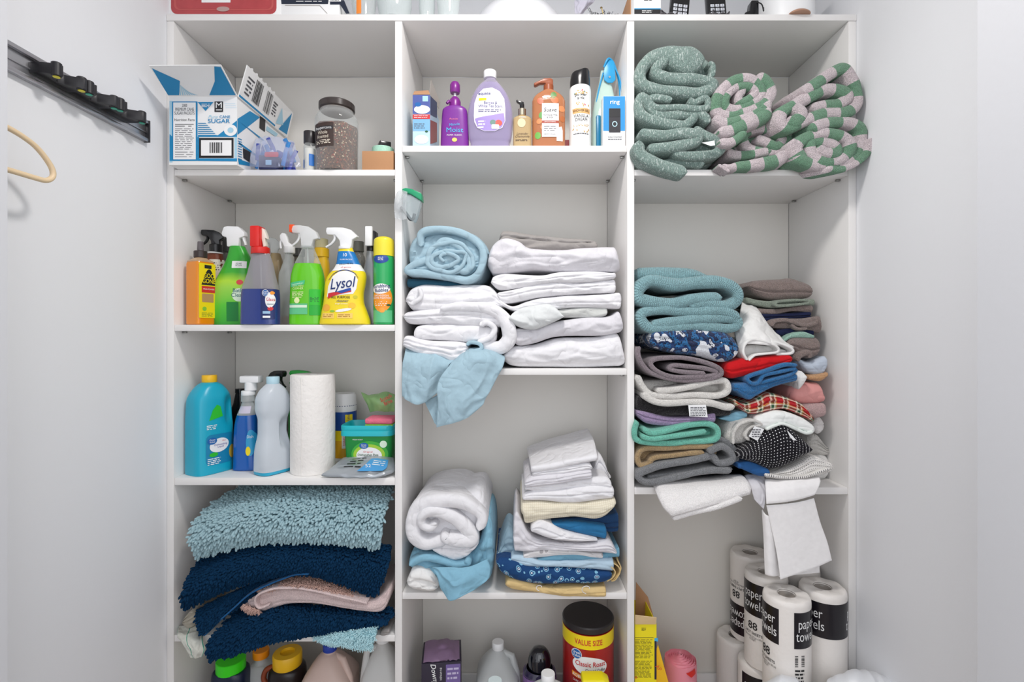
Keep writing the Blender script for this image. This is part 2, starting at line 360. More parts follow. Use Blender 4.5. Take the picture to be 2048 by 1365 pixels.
def heap(name, label, cat, m, pieces, group=None, parent=None, mi=None):
    """one cloth thing from several folded, rolled and hanging lengths of the same cloth, ONE mesh"""
    Vs, Fs, U, n, mm = [], [], [], 0, []
    for i, pc in enumerate(pieces):
        k, a, kw = pc[0], pc[1:-1], pc[-1]
        if not isinstance(kw, dict): a = pc[1:]; kw = {}
        fn = {'s': slab, 'r': ribbon, 'd': drape}[k]; V, f, uv = fn(name, *a, None, raw=True, **dict(dict(seed=sum(map(ord, label or name)) % 97+i), **kw))
        Vs.append(V); Fs += [[q+n for q in g] for g in f]; U.append(uv); n += len(V); mm += [mi[i] if mi else 0]*len(f)
    return mk(name, np.vstack(Vs), Fs, m, parent, uv=np.vstack(U), sharp=80, recenter=parent is None, label=label, cat=cat, group=group, mi=mm)
def slab(name, top, bot, Y0, dep, m, label=None, cat=None, grooves=(), wr=0.002, seed=0, rf=None, group=None, parent=None, nu=110, wfreq=14.0, gd=0.008, back=None, gw=0.10, px=True, lump=0.003, raw=False):
    """folded cloth with its fold to the front: top and bottom outlines, real depth. grooves = heights (-1..1) of the gaps between layers"""
    s = (D+Y0+0.01)/F
    T = np.array(top, float); B = np.array(bot, float)
    xs = np.linspace(min(T[:, 0].min(), B[:, 0].min()), max(T[:, 0].max(), B[:, 0].max()), nu)
    # closer columns at the two ends so that they round off
    u = np.linspace(0, 1, nu); uu = 0.5-0.5*np.cos(PI*u); xs = xs[0]+(xs[-1]-xs[0])*(0.45*uu+0.55*u)
    zt = curve1(T, xs); zb = curve1(B, xs); zb = np.maximum(zb, zt+0.5)
    x = (xs-CX)*s; zt = HC-(zt-CY)*s; zb = HC-(zb-CY)*s
    b = (zt-zb)/2; zc = (zt+zb)/2; L = x[-1]-x[0]
    # round the ends
    e = np.minimum(u, 1-u)*L; rr = np.median(b)*0.8; k = np.sqrt(np.clip(1-(1-np.clip(e/rr, 0, 1))**2, 0.0004, 1)); b = b*(0.25+0.75*k)
    nf, nt_, nb = 30, 8, 8
    h = np.sin(np.linspace(-PI/2, PI/2, nf)); fy = np.sqrt(np.clip(1-h*h, 0, 1))**0.8
    R = rf if rf else np.median(b)*0.9
    V = np.zeros((nu, nf+nt_+nb+nt_, 3)); UV = np.zeros((nu, nf+nt_+nb+nt_, 2))
    y0 = Y0+0.0*x if np.isscalar(Y0) else Y0
    y0 = y0+R*(1-k)*0.8+0.006*pn(x*6, seed=seed)
    dp = dep*np.ones(nu)
    for i in range(nu):
        z = []; y = []
        z += list(zc[i]+b[i]*h); y += list(y0[i]+R*(1-fy))
        tt = np.linspace(0, 1, nt_+2)[1:-1]
        z += list(zc[i]+b[i]*np.ones(nt_)); y += list(y0[i]+R+tt*(dp[i]-2*R))
        hb = np.sin(np.linspace(PI/2, -PI/2, nb)); z += list(zc[i]+b[i]*hb); y += list(y0[i]+dp[i]-R+R*np.sqrt(np.clip(1-hb*hb, 0, 1)))
        z += list(zc[i]-b[i]*np.ones(nt_)); y += list(y0[i]+R+tt[::-1]*(dp[i]-2*R))
        V[i, :, 0] = x[i]; V[i, :, 1] = y; V[i, :, 2] = z
    arc = np.concatenate([[0], np.cumsum(np.hypot(np.diff(V[nu//2, :, 1]), np.diff(V[nu//2, :, 2])))])
    UV[:, :, 0] = x[:, None]; UV[:, :, 1] = arc[None, :]
    # wrinkles
    xx, yy, zz = V[..., 0].copy(), V[..., 1].copy(), V[..., 2].copy()
    wgt = np.zeros(nf+nt_+nb+nt_); wgt[:nf] = np.sin(np.linspace(0, PI, nf))**0.5
    f1 = pn(xx*wfreq*0.5+zz*7, zz*wfreq*1.3, yy*wfreq*.5, seed); f2 = ridge(xx*wfreq+zz*wfreq*1.4*math.sin(seed*1.7), zz*wfreq*2.2, yy*8, seed+3)
    f3 = np.maximum(0, 1-7*np.abs(pn(xx*wfreq*.45+zz*9, zz*wfreq*2.0-xx*3, yy*6, seed+21))); dsp = (lump*1.3*f1+wr*f2-wr*.6*f3)
    V[..., 1] -= dsp*wgt[None]
    for gi, g in enumerate(grooves):
        if isinstance(g, (int, float)): g = (g, 1.0)
        h0 = g[0]+0.10*pn(x*9, seed=seed+gi+5)
        hh = np.concatenate([h, np.full(nt_+nb+nt_, 9.0)])
        am = gd*g[1]*(0.65+0.5*pn(x*7, 3.3, seed=seed+gi))
        V[..., 1] += am[:, None]*np.exp(-((hh[None]-h0[:, None])/gw)**2)
    V[..., 2] += (0.6*lump*pn(xx*11, yy*9, 0, seed+9))*(np.abs((zz-zc[:, None])/np.maximum(b[:, None], 1e-4)) > 0.5)*np.minimum(1, b[:, None]/0.006)
    n2 = nf+nt_+nb+nt_
    Fs = [list(f) for f in grid_faces(nu, n2, cv=True)]+[list(range(n2))[::-1], [(nu-1)*n2+q for q in range(n2)]]
    return fin(name, V.reshape(-1, 3), Fs, UV.reshape(-1, 2), m, parent, label, cat, group, raw, 75)
def ribbon(name, path, t, Y0, dep, m, label=None, cat=None, seed=0, wob=0.003, group=None, parent=None, n=None, ny=14, skew=(0, 0), edge=0.006, wf=12.0, closed=False, px=True, tprof=None, tuck=0.0, nsm=0, raw=False):
    """a strip of cloth folded or rolled as its front edge shows it: path in photo pixels at depth Y0, t = thickness in px, dep = metres back"""
    s = (D+Y0)/F; p = np.array(path, float)
    if n is None: n = int(max(60, 16*len(p)))
    c = catmull(p, n); x = (c[:, 0]-CX)*s; z = HC-(c[:, 1]-CY)*s; th = t*s*np.ones(n)
    if tprof is not None: th = th*np.interp(np.linspace(0, 1, n), np.linspace(0, 1, len(tprof)), tprof)
    q = np.stack([x, z], 1); tg = np.gradient(q, axis=0)
    for _ in range(3+nsm): tg[1:-1] = (tg[:-2]+2*tg[1:-1]+tg[2:])/4
    tg /= np.linalg.norm(tg, axis=1)[:, None]+1e-9; nr = np.stack([-tg[:, 1], tg[:, 0]], 1)
    # half round ends
    arc = np.concatenate([[0], np.cumsum(np.linalg.norm(np.diff(q, axis=0), axis=1))]); e = np.minimum(arc, arc[-1]-arc); hk = np.sqrt(np.clip(1-(1-np.clip(e/(th/2), 0, 1))**2, 0.02, 1))
    prof = [(0, 0.10), (0.04, 0.42), (0.14, 0.70), (0.34, 0.90), (0.65, 0.985)]
    ys = [a*th.mean()*0.6 for a, _ in prof]+list(np.linspace(th.mean()*0.6, dep, ny)[1:]); ts = [b_ for _, b_ in prof]+[1]*(ny-1)
    rows = []; uvs = []
    ed = edge*pn(arc*9, 0.5, seed=seed)+0.4*edge*pn(arc*30, 0.2, seed=seed+2)
    for y_, tf in zip(ys, ts):
        k = y_/max(dep, 1e-6); yy = Y0+y_+ed*(1-k)+tuck*(arc/arc[-1])*(1-k)
        dx = wob*(pn(arc*wf, y_*10, 0.1, seed)-0*arc)+skew[0]*k; dz = wob*pn(arc*wf, y_*10, 7.7, seed)+skew[1]*k
        # folds stay what they are at the front and loosen towards the back
        cx_, cz_ = q[:, 0]+dx, q[:, 1]+dz
        a = th/2*tf*hk*(1+0.10*pn(arc*26, y_*26, 2.2, seed+4)); L_ = np.stack([cx_+nr[:, 0]*a, yy, cz_+nr[:, 1]*a], 1); R_ = np.stack([cx_-nr[:, 0]*a, yy, cz_-nr[:, 1]*a], 1)
        rows.append(np.vstack([L_, R_[::-1]])); uvs.append(np.stack([np.concatenate([arc, arc[::-1]]), np.full(2*n, y_)], 1))
    V = np.array(rows); m_ = 2*n; Fs = [list(f)[::-1] for f in grid_faces(len(rows), m_, cv=True)]
    for r_, rev in ((0, False), (len(rows)-1, True)):
        o = r_*m_
        for i in range(n-1): f = [o+i, o+i+1, o+m_-2-i, o+m_-1-i]; Fs.append(f[::-1] if rev else f)
    return fin(name, V.reshape(-1, 3), Fs, np.vstack(uvs), m, parent, label, cat, group, raw, 80)
def interp_grid(G, nu, nv):
    G = np.array(G, float); rows = np.array([catmull(r, nv) for r in G]); return np.array([catmull(rows[:, j], nu) for j in range(nv)]).transpose(1, 0, 2)
def drape(name, G, m, label=None, cat=None, th=0.004, wr=0.003, seed=0, group=None, parent=None, nu=60, nv=60, wf=(10, 25), world=False, rid=True, wrmask=None, raw=False, clamp=True):
    """hanging or crumpled cloth over a grid of (px, py, depth) points"""
    G = [[P(*q) for q in r] for r in G] if not world else G
    V = interp_grid(G, nu, nv)
    du = np.gradient(V, axis=0); dv = np.gradient(V, axis=1); nrm = np.cross(du, dv); nrm /= np.linalg.norm(nrm, axis=2)[..., None]+1e-12
    a, b = np.meshgrid(np.linspace(0, 1, nu), np.linspace(0, 1, nv), indexing='ij')
    Lu = np.linalg.norm(du, axis=2).sum(0).mean(); Lv = np.linalg.norm(dv, axis=2).sum(1).mean()
    w1 = ridge(a*Lu*wf[0]+.8*pn(a*3, b*3, 0, seed), b*Lv*wf[1], 0, seed) if rid else pn(a*Lu*wf[0], b*Lv*wf[1], 0, seed)
    dsp = wr*(w1+0.5*pn(a*Lu*wf[0]*2, b*Lv*wf[1]*1.6, 3, seed+1))
    if wrmask is not None: dsp = dsp*wrmask(a, b)
    V = V+nrm*dsp[..., None]
    ea = np.minimum(np.minimum(a, 1-a)*Lu, np.minimum(b, 1-b)*Lv); tk = th/2*np.sqrt(np.clip(1-(1-np.clip(ea/(th*.6), 0, 1))**2, 0.05, 1))
    A = V+nrm*tk[..., None]; B_ = V-nrm*tk[..., None]; N_ = nu*nv
    Fs = [list(f) for f in grid_faces(nu, nv)]+[[N_+i for i in f][::-1] for f in grid_faces(nu, nv)]
    bd = [i*nv for i in range(nu)]+[(nu-1)*nv+j for j in range(1, nv)]+[i*nv+nv-1 for i in range(nu-2, -1, -1)]+[j for j in range(nv-2, 0, -1)]
    for i in range(len(bd)): p_, q_ = bd[i], bd[(i+1) % len(bd)]; Fs.append([q_, p_, N_+p_, N_+q_][::-1])
    uv = np.stack([a*Lu, b*Lv], 2).reshape(-1, 2)
    VV = np.vstack([A.reshape(-1, 3), B_.reshape(-1, 3)]); U2 = np.vstack([uv, uv])
    if world: return mk(name, VV, Fs, m, parent, uv=U2, sharp=85, recenter=parent is None, label=label, cat=cat, group=group)
    return fin(name, VV, Fs, U2, m, parent, label, cat, group, raw, 85)
def pile(name, S, Nm, m, parent, count, length, r, seed=0, lean=(0, 0, -0.5), seg=6, rows=None, jit=0.35):
    """short plush strands standing on a surface grid S (nu,nv,3) with normals Nm"""
    rs = np.random.RandomState(seed); nu, nv = S.shape[:2]
    a = rs.rand(count)*(nu-1.001); b = rs.rand(count)*(nv-1.001)
    if rows:
        nc = count//rows; count = nc*rows; a = np.repeat((np.arange(rows)+.5)/rows, nc)*(nu-1.001); b = np.tile((np.arange(nc)+.5)/nc, rows)*(nv-1.001)+rs.normal(size=count)*.3*nv/nc; b = np.clip(b, 0, nv-1.001)
    if rows:                                   # strands sit in stitched rows
        a = np.clip(a+rs.normal(size=count)*0.12*(nu/rows), 0, nu-1.001)
    i, j = a.astype(int), b.astype(int); fa, fb = (a-i)[:, None], (b-j)[:, None]
    g = lambda A: A[i, j]*(1-fa)*(1-fb)+A[i+1, j]*fa*(1-fb)+A[i, j+1]*(1-fa)*fb+A[i+1, j+1]*fa*fb
    p = g(S); n = g(Nm); n = n+rs.normal(size=(count, 3))*jit+np.array(lean)[None]*(0.6+0.8*rs.rand(count))[:, None]; n /= np.linalg.norm(n, axis=1)[:, None]
    ln = length*(0.75+0.5*rs.rand(count)); k = [(0, .75), (.35, 1), (.8, .95), (.97, .55), (1.0, .12)]
    up = np.cross(n, rs.normal(size=(count, 3))); up /= np.linalg.norm(up, axis=1)[:, None]; vv = np.cross(n, up); th = np.linspace(0, 2*PI, seg, endpoint=False)
    bend = np.array([0, 0, -0.25])
    V = np.zeros((count, len(k), seg, 3))
    for q, (t, rr) in enumerate(k):
        c = p+n*(ln*t)[:, None]+bend[None]*(ln*t*t)[:, None]
        for w_, h in enumerate(th): V[:, q, w_] = c+(up*math.cos(h)+vv*math.sin(h))*(r*rr)
    base = np.arange(count)[:, None]*(len(k)*seg); f = np.array([list(x) for x in grid_faces(len(k), seg, cv=True)])
    Fs = (base[:, :, None]+f[None]).reshape(-1, 4)
    return mk(name, V.reshape(-1, 3), Fs, m, parent, sharp=179)
# ------------------------------------------------------------------ the closet itself
def wallmat(name, col, rough=0.85):
    return mat(name, col, rough, bump=0.12, bscale=90, var=0.012, vscale=3, spec=0.2)
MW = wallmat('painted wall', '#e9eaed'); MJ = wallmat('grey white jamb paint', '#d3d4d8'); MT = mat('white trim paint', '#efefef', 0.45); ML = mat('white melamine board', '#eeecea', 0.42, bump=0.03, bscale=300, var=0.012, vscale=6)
MLE = mat('white edge banding', '#f3f3f2', 0.4); MBK = mat('white back board', '#e6e3dd', 0.55, var=0.015, vscale=5, bump=.04, bscale=60)
XL, XR = X(333), X(1713)            # inner faces of the side walls
YB = 0.293                           # front face of the back boards
def struct(name, *a): return box(name, *a[:6], a[6], bevel=0, kind='structure')
struct('floor', -1.6, 1.6, -3.2, 0.45, -0.05, 0.0, mat('warm wood floor', '#a2948a', 0.5, var=.12, vscale=9))
struct('ceiling', -1.6, 1.6, -1.4, 0.45, 2.44, 2.5, wallmat('painted ceiling', '#f1f1f1'))
struct('wall_back', -1.3, 1.3, 0.315, 0.45, 0, 2.44, MW)
struct('wall_left', XL-0.12, XL+0.0004, -0.95, 0.45, 0, 2.44, MW)
struct('wall_right', XR-0.0004, XR+0.12, -0.95, 0.45, 0, 2.44, MW)
yj = -0.50
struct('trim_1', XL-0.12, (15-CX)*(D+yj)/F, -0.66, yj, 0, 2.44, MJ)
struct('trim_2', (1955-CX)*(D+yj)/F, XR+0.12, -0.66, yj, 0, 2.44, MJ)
# shelving unit
ux = thing('shelving_unit', 'white built-in shelving unit with three columns filling the closet', 'shelves', (0, 0, 0))
zt0, zt1 = Z(42), Z(29.5)
def board(name, x0, x1, z0, z1, y0=0.0, y1=YB, m=ML): return box(name, x0, x1, y0, y1, z0, z1, m, ux, bevel=0.0008)
cols = [(X(333)+.001, X(347.5)), (X(790), X(804)), (X(1254.5), X(1268.5)), (X(1697), X(1713)-.001)]
for i, (a, b) in enumerate(cols): board('side_panel' if i in (0, 3) else 'divider', a, b, 0.0, zt0-0.0004)
board('top_board', cols[0][0], cols[3][1], zt0, zt1, -0.002)
shelves = [(0, [(339, 351), (650, 662.5), (957, 971.5), (1272, 1285)]), (1, [(291, 303.5), (738, 750.5), (1187, 1200)]), (2, [(339, 351), (976, 990)])]
SH = {}
MPIN = mat('metal shelf pin', '#9a9a98', 0.3, 1.0)
for c, L_ in shelves:
    x0, x1 = cols[c][1]+.0006, cols[c+1][0]-.0006
    for k, (a, b) in enumerate(L_):
        o = board('shelf', x0, x1, Z(b), Z(a), 0.002); SH[(c, k)] = Z(a)
        for sx in (x0+.006, x1-.006):
            for yy in (0.035, 0.25): box('shelf_pin', sx-.005, sx+.005, yy-.004, yy+.004, Z(b)-.006, Z(b)-.0003, MPIN, o, bevel=.001)
    SH[(c, 9)] = 0.0
    box('back_board', x0, x1, YB, YB+.006, 0.0, zt0-.001, MBK, ux, bevel=0)
    bb = box('baseboard_back' if c == 0 else 'baseboard_back', x0+.0005, x1-.0005, YB-.012, YB-.0005, 0.0005, 0.098, MT, None, bevel=.003, kind='structure')
SH['top'] = zt1
BLK = mat('black ink', '#1c1b1e', 0.6); WHT = mat('white ink', '#f4f4f4', 0.5)
# small wall marks
# ------------------------------------------------------------------ broom rail on the left wall
def wallpt(px, py, off=0.0):
    """pixel on a plane parallel to the left wall, off metres out of it -> (y, z)"""
    x = XL+off; s = x/(px-CX); return s*F-D, HC-(py-CY)*s
ALU = mat('brushed aluminium rail', '#b4b4b8', 0.28, 0.9, bump=.05); PB = mat('black plastic', '#232226', 0.4); 
rl = thing('broom_holder', 'silver wall rail with black spring grips for brooms', 'tool holder', (XL, 0, 0))
yA, zA = wallpt(10, 117, 0.012); yB, zB = wallpt(296, 264, 0.012)
zt, zl = (wallpt(296, 245, .012)[1]+0.004, wallpt(296, 284, .012)[1])
y0r = -0.44
rb = MB(); hb = (zt-zl)
rb.box(0.0005, 0.006, y0r, yB, zl, zt); rb.box(0.006, 0.014, y0r, yB, zt-.008, zt); rb.box(0.006, 0.014, y0r, yB, zl, zl+.008); rb.box(0.006, 0.009, y0r, yB, zl+.022, zl+.026)
rb.build('rail', ALU, rl, bevel=.001)
box('end_cap', 0.0005, 0.0155, yB, yB+.004, zl-.001, zt+.001, PB, rl, bevel=.001)
DOT = [mat('yellow plastic dot', '#d9cf2e', .4), mat('yellow plastic dot', '#d9cf2e', .4), mat('teal plastic dot', '#1f9c82', .4)]
DOTP = [((113, 153), (163, 180), 0), ((178, 191), (228, 213), 2), ((240, 224), (284, 242), 2)]
for (pa, pb, di) in DOTP:
    xr = XL+.048; ys = [xr/(p_[0]-CX)*F-D for p_ in (pa, pb)]; zc = np.mean([HC-(p_[1]-CY)*xr/(p_[0]-CX) for p_ in (pa, pb)])
    yc = (ys[0]+ys[1])/2; hw = .0395
    out = [(0.006, -hw), (0.03, -hw), (0.054, -hw*.86), (0.058, -hw*.60), (0.046, -hw*.42), (0.030, -hw*.22), (0.024, 0), (0.030, hw*.22), (0.046, hw*.42), (0.058, hw*.60), (0.054, hw*.86), (0.03, hw), (0.006, hw)]
    n = len(out); V = [(x, yc+y, zc+.001) for x, y in out]+[(x, yc+y, zc+.022) for x, y in out]
    gr = MB().add(V, [list(range(n)), list(range(2*n-1, n-1, -1))]+[(i, i+n, (i+1) % n+n, (i+1) % n) for i in range(n)]).build('grip', PB, rl, bevel=.0015)
    for q_, y_ in enumerate(ys):
        cyl('roller', 0.0085, zc-.001, zc+.026, PB, gr, cx=.048, cy=y_, seg=20)
        cyl('roller_dot', 0.006, zc-.0024, zc-.0012, DOT[0] if di == 0 else DOT[2], gr, cx=.048, cy=y_, seg=16, bev=.0004)
# hanger hanging out of the frame on the left
MH = mat('beige plastic', '#e4cba6', 0.45)
hg = []
for px, py, off in ((-40, 225, .065), (-5, 246, .065), (20, 258, .065), (45, 273, .065), (70, 292, .065), (90, 315, .065), (104, 338, .065), (105, 354, .065), (92, 361, .065), (70, 356, .065), (40, 347, .065), (12, 339, .065), (-40, 327, .065)):
    y, z = wallpt(px, py, off); hg.append((XL+off, y, z))
MHK = MH
hc = catmull(hg, 70); V, Fs = tube_vf(hc, 0.0048, 10)
hyr = hc[-1]; 
h2 = catmull([hc[0], hc[0]+np.array([0, -.10, .035]), hc[0]+np.array([0, -.16, .055]), hc[0]+np.array([0, -.17, .09]), hc[0]+np.array([.0, -.15, .11]), hc[0]+np.array([0, -.13, .10])], 40)
mk('hanger', V, Fs, MH, None, recenter=True, label='beige plastic clothes hanger beside the left wall, cut by the frame', cat='hanger')
# ------------------------------------------------------------------ bottles and packages: shared builders
def put(name, label, cat, px, Y, z0, rotz=0.0, group=None):
    """a thing standing on height z0, its axis at photo column px and depth Y"""
    return thing(name, label, cat, (X(px, Y), Y, z0+0.0006), rotz, group)
class At:
    """pixel sizes -> metres for a thing whose front is at depth Y, standing on z0"""
    def __init__(s, Y, z0, px): s.Y, s.z0, s.px = Y, z0, px
    def z(s, py): return max(0.0, Z(py, s.Y)-s.z0)
    def w(s, n): return M(n, s.Y)
    def x(s, px): return X(px, s.Y)-X(s.px, s.Y)
PL = dict(rough=0.32, spec=0.5)
def pl(n, c, **k): a = dict(PL); a.update(k); return mat(n, c, **a)
CLEAR = mat('clear plastic', '#eef2f2', 0.08, alpha=0.86); CLEARW = mat('frosted clear plastic', '#e8ecec', 0.25, alpha=0.62)
WHP = pl('white plastic', '#f2f3f4'); BKP = pl('glossy black plastic', '#17171a', rough=.22); GVB = mat('label blue', '#1b64ad', .4); REDI = mat('red ink', '#cf2a30', .5)
def trigger(par, cx, cz, W_, H_, m, ml=None, flip=False, rot=0.0, tip=None, cy=0.0, style=0):
    """sprayer head seen from its side, nozzle to -x; returns the head part"""
    sg = -1 if flip else 1
    if style == 0: o = [(.04, 1), (.30, 1.01), (.55, 1), (.78, .89), (1, .55), (.82, .38), (.80, 0), (.46, 0), (.44, .35), (.30, .62), (.06, .64), (.02, .8)]
    elif style == 1: o = [(.0, .62), (.10, .95), (.25, 1.0), (.72, .98), (.98, .70), (1, .5), (.76, .40), (.74, 0), (.24, 0), (.22, .45), (.06, .50)]
    else: o = [(.0, .78), (.05, .98), (.3, 1), (.62, .93), (.9, .68), (1, .36), (.80, .30), (.74, 0), (.36, 0), (.34, .34), (.30, .60), (.04, .62)]
    o2 = [(sg*(x-.62)*W_, cz+z*H_) for x, z in o]
    if sg < 0: o2 = o2[::-1]
    dp = min(W_*0.16, 0.0105)
    g = prism('spray_head', o2, -dp, dp, m, par, bevel=min(.003, dp*.45))
    g.location = (cx, cy, 0); g.rotation_euler = (0, 0, rot)
    lv = catmull([(.26, .66), (.27, .45), (.17, .22), (.0, .04)], 14) if style != 1 else catmull([(.92, .62), (.90, .4), (.96, .2), (.98, .08)], 14)
    V, Fs = tube_vf([(sg*(x-.62)*W_, 0, cz+z*H_) for x, z in lv], np.linspace(.0042, .0030, 14), 8); V[:, 1] *= 1.7
    mk('trigger', V, Fs, ml or m, g)
    if tip:
        xt = sg*(-.60 if style != 1 else -.62)*W_
        box('nozzle', xt-.0075, xt+.0065, -dp*.95, dp*.95, cz+(.66 if style != 1 else .6)*H_, cz+1.03*H_, tip, g, bevel=.002)
    return g
def loft_px(a, rows, sm=True, k=5, dr=0.5):
    """rows (py, x left px, x right px[, depth half metres, squareness]) -> Loft in local metres"""
    out = []
    for r in rows:
        py, xl, xr = r[:3]; hw = a.w((xr-xl)/2); hd = r[3] if len(r) > 3 and r[3] else hw*dr; n = r[4] if len(r) > 4 else 2.6
        out.append((a.z(py), hw, hd, n, (a.x(xl)+a.x(xr))/2, 0))
    out = sorted(out, key=lambda q: q[0])
    z0, hw, hd, n, cx, cy = out[0]
    if z0 > 0.004: out = [(0.0, hw, hd, n, cx, cy)]+out
    z0, hw, hd, n, cx, cy = out[0]
    e = min(.004, hw*.3); out = [(0.0, hw-e, max(hd-e, hd*.5), n, cx, cy), (e*.3, hw-e*.3, hd-e*.3, n, cx, cy), (e, hw, hd, n, cx, cy)]+[q for q in out[1:] if q[0] > e*1.2]
    return Loft(out, sm, k)
S1 = SH[(0, 0)]; S2 = SH[(0, 1)]; S3 = SH[(0, 2)]; S4 = SH[(0, 3)]; S5 = 0.0
def oval_mark(a, L_, px, py, rx, rz, par, off=.0009, txt='Great\nValue', sz=None):
    """blue oval mark with two white words"""
    f = onl(L_, off) if not callable(L_) else L_; cx, cz = a.x(px), a.z(py)
    patch2('oval_mark', ell(cx, cz, a.w(rx)*1.12, a.w(rz)*1.12, 28), WHT, f, par, rings=3)
    f2 = onl(L_, off+.0003) if not callable(L_) else (lambda x, z: L_(x, z)+np.array([0, -.0003, 0]))
    f3 = onl(L_, off+.0006) if not callable(L_) else (lambda x, z: L_(x, z)+np.array([0, -.0006, 0]))
    patch2('oval_mark', ell(cx, cz, a.w(rx), a.w(rz), 28), GVB, f2, par, rings=3)
    text(txt, a.w(sz or rz*.55), WHT, f3, par, cx, cz, bold=.01, rot=.05)

# ================= column 1, second shelf: spray bottles
# orange citrus remover
Y = .045; a = At(Y, S2, 401); t = put('cleaner_bottle', 'square bottle of orange cleaner with yellow and black label and dark cap', 'bottle', 401, Y, S2, 1.18)
L_ = Loft([(0, .024, .024, 7), (.003, .0265, .0265, 7), (a.z(530), .0265, .0265, 7), (a.z(523), .0245, .0245, 5), (a.z(518), .015, .015, 2.5), (a.z(515), .0125, .0125, 2)], False)
L_.build('body', mat('clear top plastic', '#e8c39a', .12, alpha=.55), t, zlo=a.z(526), seg=44); L_.build('orange_liquid', mat('orange liquid', '#ea8c0c', .18, coat=.5), t, grow=-.0004, zhi=a.z(526), seg=44)
cyl('collar', .0165, a.z(517), a.z(503), pl('dark brown cap', '#3a2f2e'), t, seg=28); cyl('dome_cap', .0085, a.z(503), a.z(484), mat('smoky plastic', '#6d666a', .2, alpha=.35), t, r2=.0075)
f = flat(-.0268); fl = .024; YEL = mat('yellow label', '#f6dc1a', .35)
patch2('label', rrect(-fl, fl, a.z(637), a.z(529), .002), YEL, f, t, 2); f2 = flat(-.0272)
patch2('label_arch', [(-.017, a.z(572))]+[(-.017+.034*k/10+.006, a.z(572)+(a.z(540)-a.z(572))*math.sin(PI*(k/10*.8+.12))) for k in range(11)]+[(fl, a.z(572))], BLK, f2, t, 3)
f3 = flat(-.0276); text('GOO\nGONE', .0125, YEL, f3, t, .004, a.z(559), bold=.02, sx=.75); patch2('label_band', rrect(-.016, fl, a.z(587), a.z(574), .0005), REDI, f2, t, 1)
text('PRO-POWER', .004, WHT, f3, t, .004, a.z(580), width=.032); patch2('label_picture', rrect(-.015, .018, a.z(606), a.z(589), .002), mat('tan print', '#b98f63', .5), f2, t, 1)
patch2('label_patch', ell(-.008, a.z(619), .006, .006, 16), mat('green print', '#8ac23c', .5), f2, t, 2); lines(4, -.016, .018, a.z(626), a.z(635), mat('dull green ink', '#8b9a2c', .6), f2, t)
patch2('label_box', rrect(-.008, .012, a.z(539), a.z(532), .001), BLK, f2, t, 1)
# purple bottle behind
a = At(.13, S2, 374); t = put('purple_bottle', 'dark purple bottle standing behind the orange cleaner bottle', 'bottle', 376, .13, S2); Loft([(0, .017, .014, 3), (.003, .019, .016, 3), (.11, .019, .016, 3), (.122, .008, .008, 2), (.138, .008, .008, 2)], False).build('body', pl('dark purple plastic', '#5a2a52'), t); cyl('cap', .0085, .138, .15, pl('dark purple cap', '#3a1c38'), t)
# brown bottle, black trigger
a = At(.12, S2, 429); t = put('spray_bottle', 'brown spray bottle with black trigger and cream label behind the citrus cleaner', 'bottle', 430, .12, S2)
L_ = loft_px(a, [(640, 406, 452, .02), (560, 406, 452, .02), (535, 409, 448, .019), (520, 413, 445, .017), (509, 414, 444, .016, 2)]); L_.build('body', pl('brown plastic', '#7c3b1e'), t)
cyl('ring', .0215, a.z(509), a.z(506), WHP, t, cx=a.x(429)); patch2('label', rrect(a.x(424), a.x(449), a.z(600), a.z(521), .004), mat('cream label', '#efe9da', .5), onl(L_), t, 6)
lines(4, a.x(426), a.x(446), a.z(526), a.z(544), BLK, onl(L_, .0009), t); cyl('collar', .017, a.z(506), a.z(490), BKP, t, cx=a.x(431)); trigger(t, a.x(431), a.z(494), .062, a.z(462)-a.z(494), BKP, rot=.25)
# grey bottle between brown and green
a = At(.2, S2, 455); t = put('clear_bottle', 'smoky clear bottle with dark cap behind the green spray bottle', 'bottle', 455, .2, S2); Loft([(0, .024, .02, 3), (.003, .026, .022, 3), (a.z(545), .026, .022, 3), (a.z(520), .014, .013, 2), (a.z(505), .012, .012, 2)], False).build('body', mat('smoky clear plastic', '#8c8c86', .15, alpha=.5), t); cyl('cap', .014, a.z(506), a.z(476), pl('dark grey cap', '#4a4a48'), t)
# green spray bottle
Y = .078; a = At(Y, S2, 466); t = put('spray_bottle', 'green spray bottle with white trigger on the second left shelf', 'bottle', 466, Y, S2)
L_ = loft_px(a, [(648, 427, 506, .026, 3), (600, 428, 507, .027, 3), (572, 430, 505, .027, 3), (556, 437, 504, .026), (540, 446, 503, .024), (520, 455, 501, .02), (505, 459, 494, .017), (494, 461, 489, .016, 2)])
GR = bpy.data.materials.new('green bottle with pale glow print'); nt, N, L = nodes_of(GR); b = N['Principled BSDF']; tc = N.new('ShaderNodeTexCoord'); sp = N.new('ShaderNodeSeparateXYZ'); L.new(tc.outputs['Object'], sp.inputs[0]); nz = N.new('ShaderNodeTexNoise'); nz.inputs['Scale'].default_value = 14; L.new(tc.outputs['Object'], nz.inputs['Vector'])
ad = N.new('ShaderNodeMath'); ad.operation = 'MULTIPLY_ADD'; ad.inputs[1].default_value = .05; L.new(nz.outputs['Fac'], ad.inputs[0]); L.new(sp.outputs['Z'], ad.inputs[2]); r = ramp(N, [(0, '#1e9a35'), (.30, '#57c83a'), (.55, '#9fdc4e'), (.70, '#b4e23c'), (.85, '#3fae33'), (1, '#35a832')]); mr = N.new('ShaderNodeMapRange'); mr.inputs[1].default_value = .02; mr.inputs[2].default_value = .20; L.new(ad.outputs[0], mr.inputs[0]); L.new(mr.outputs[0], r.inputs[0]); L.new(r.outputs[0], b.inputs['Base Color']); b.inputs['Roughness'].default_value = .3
L_.build('body', GR, t, seg=44)
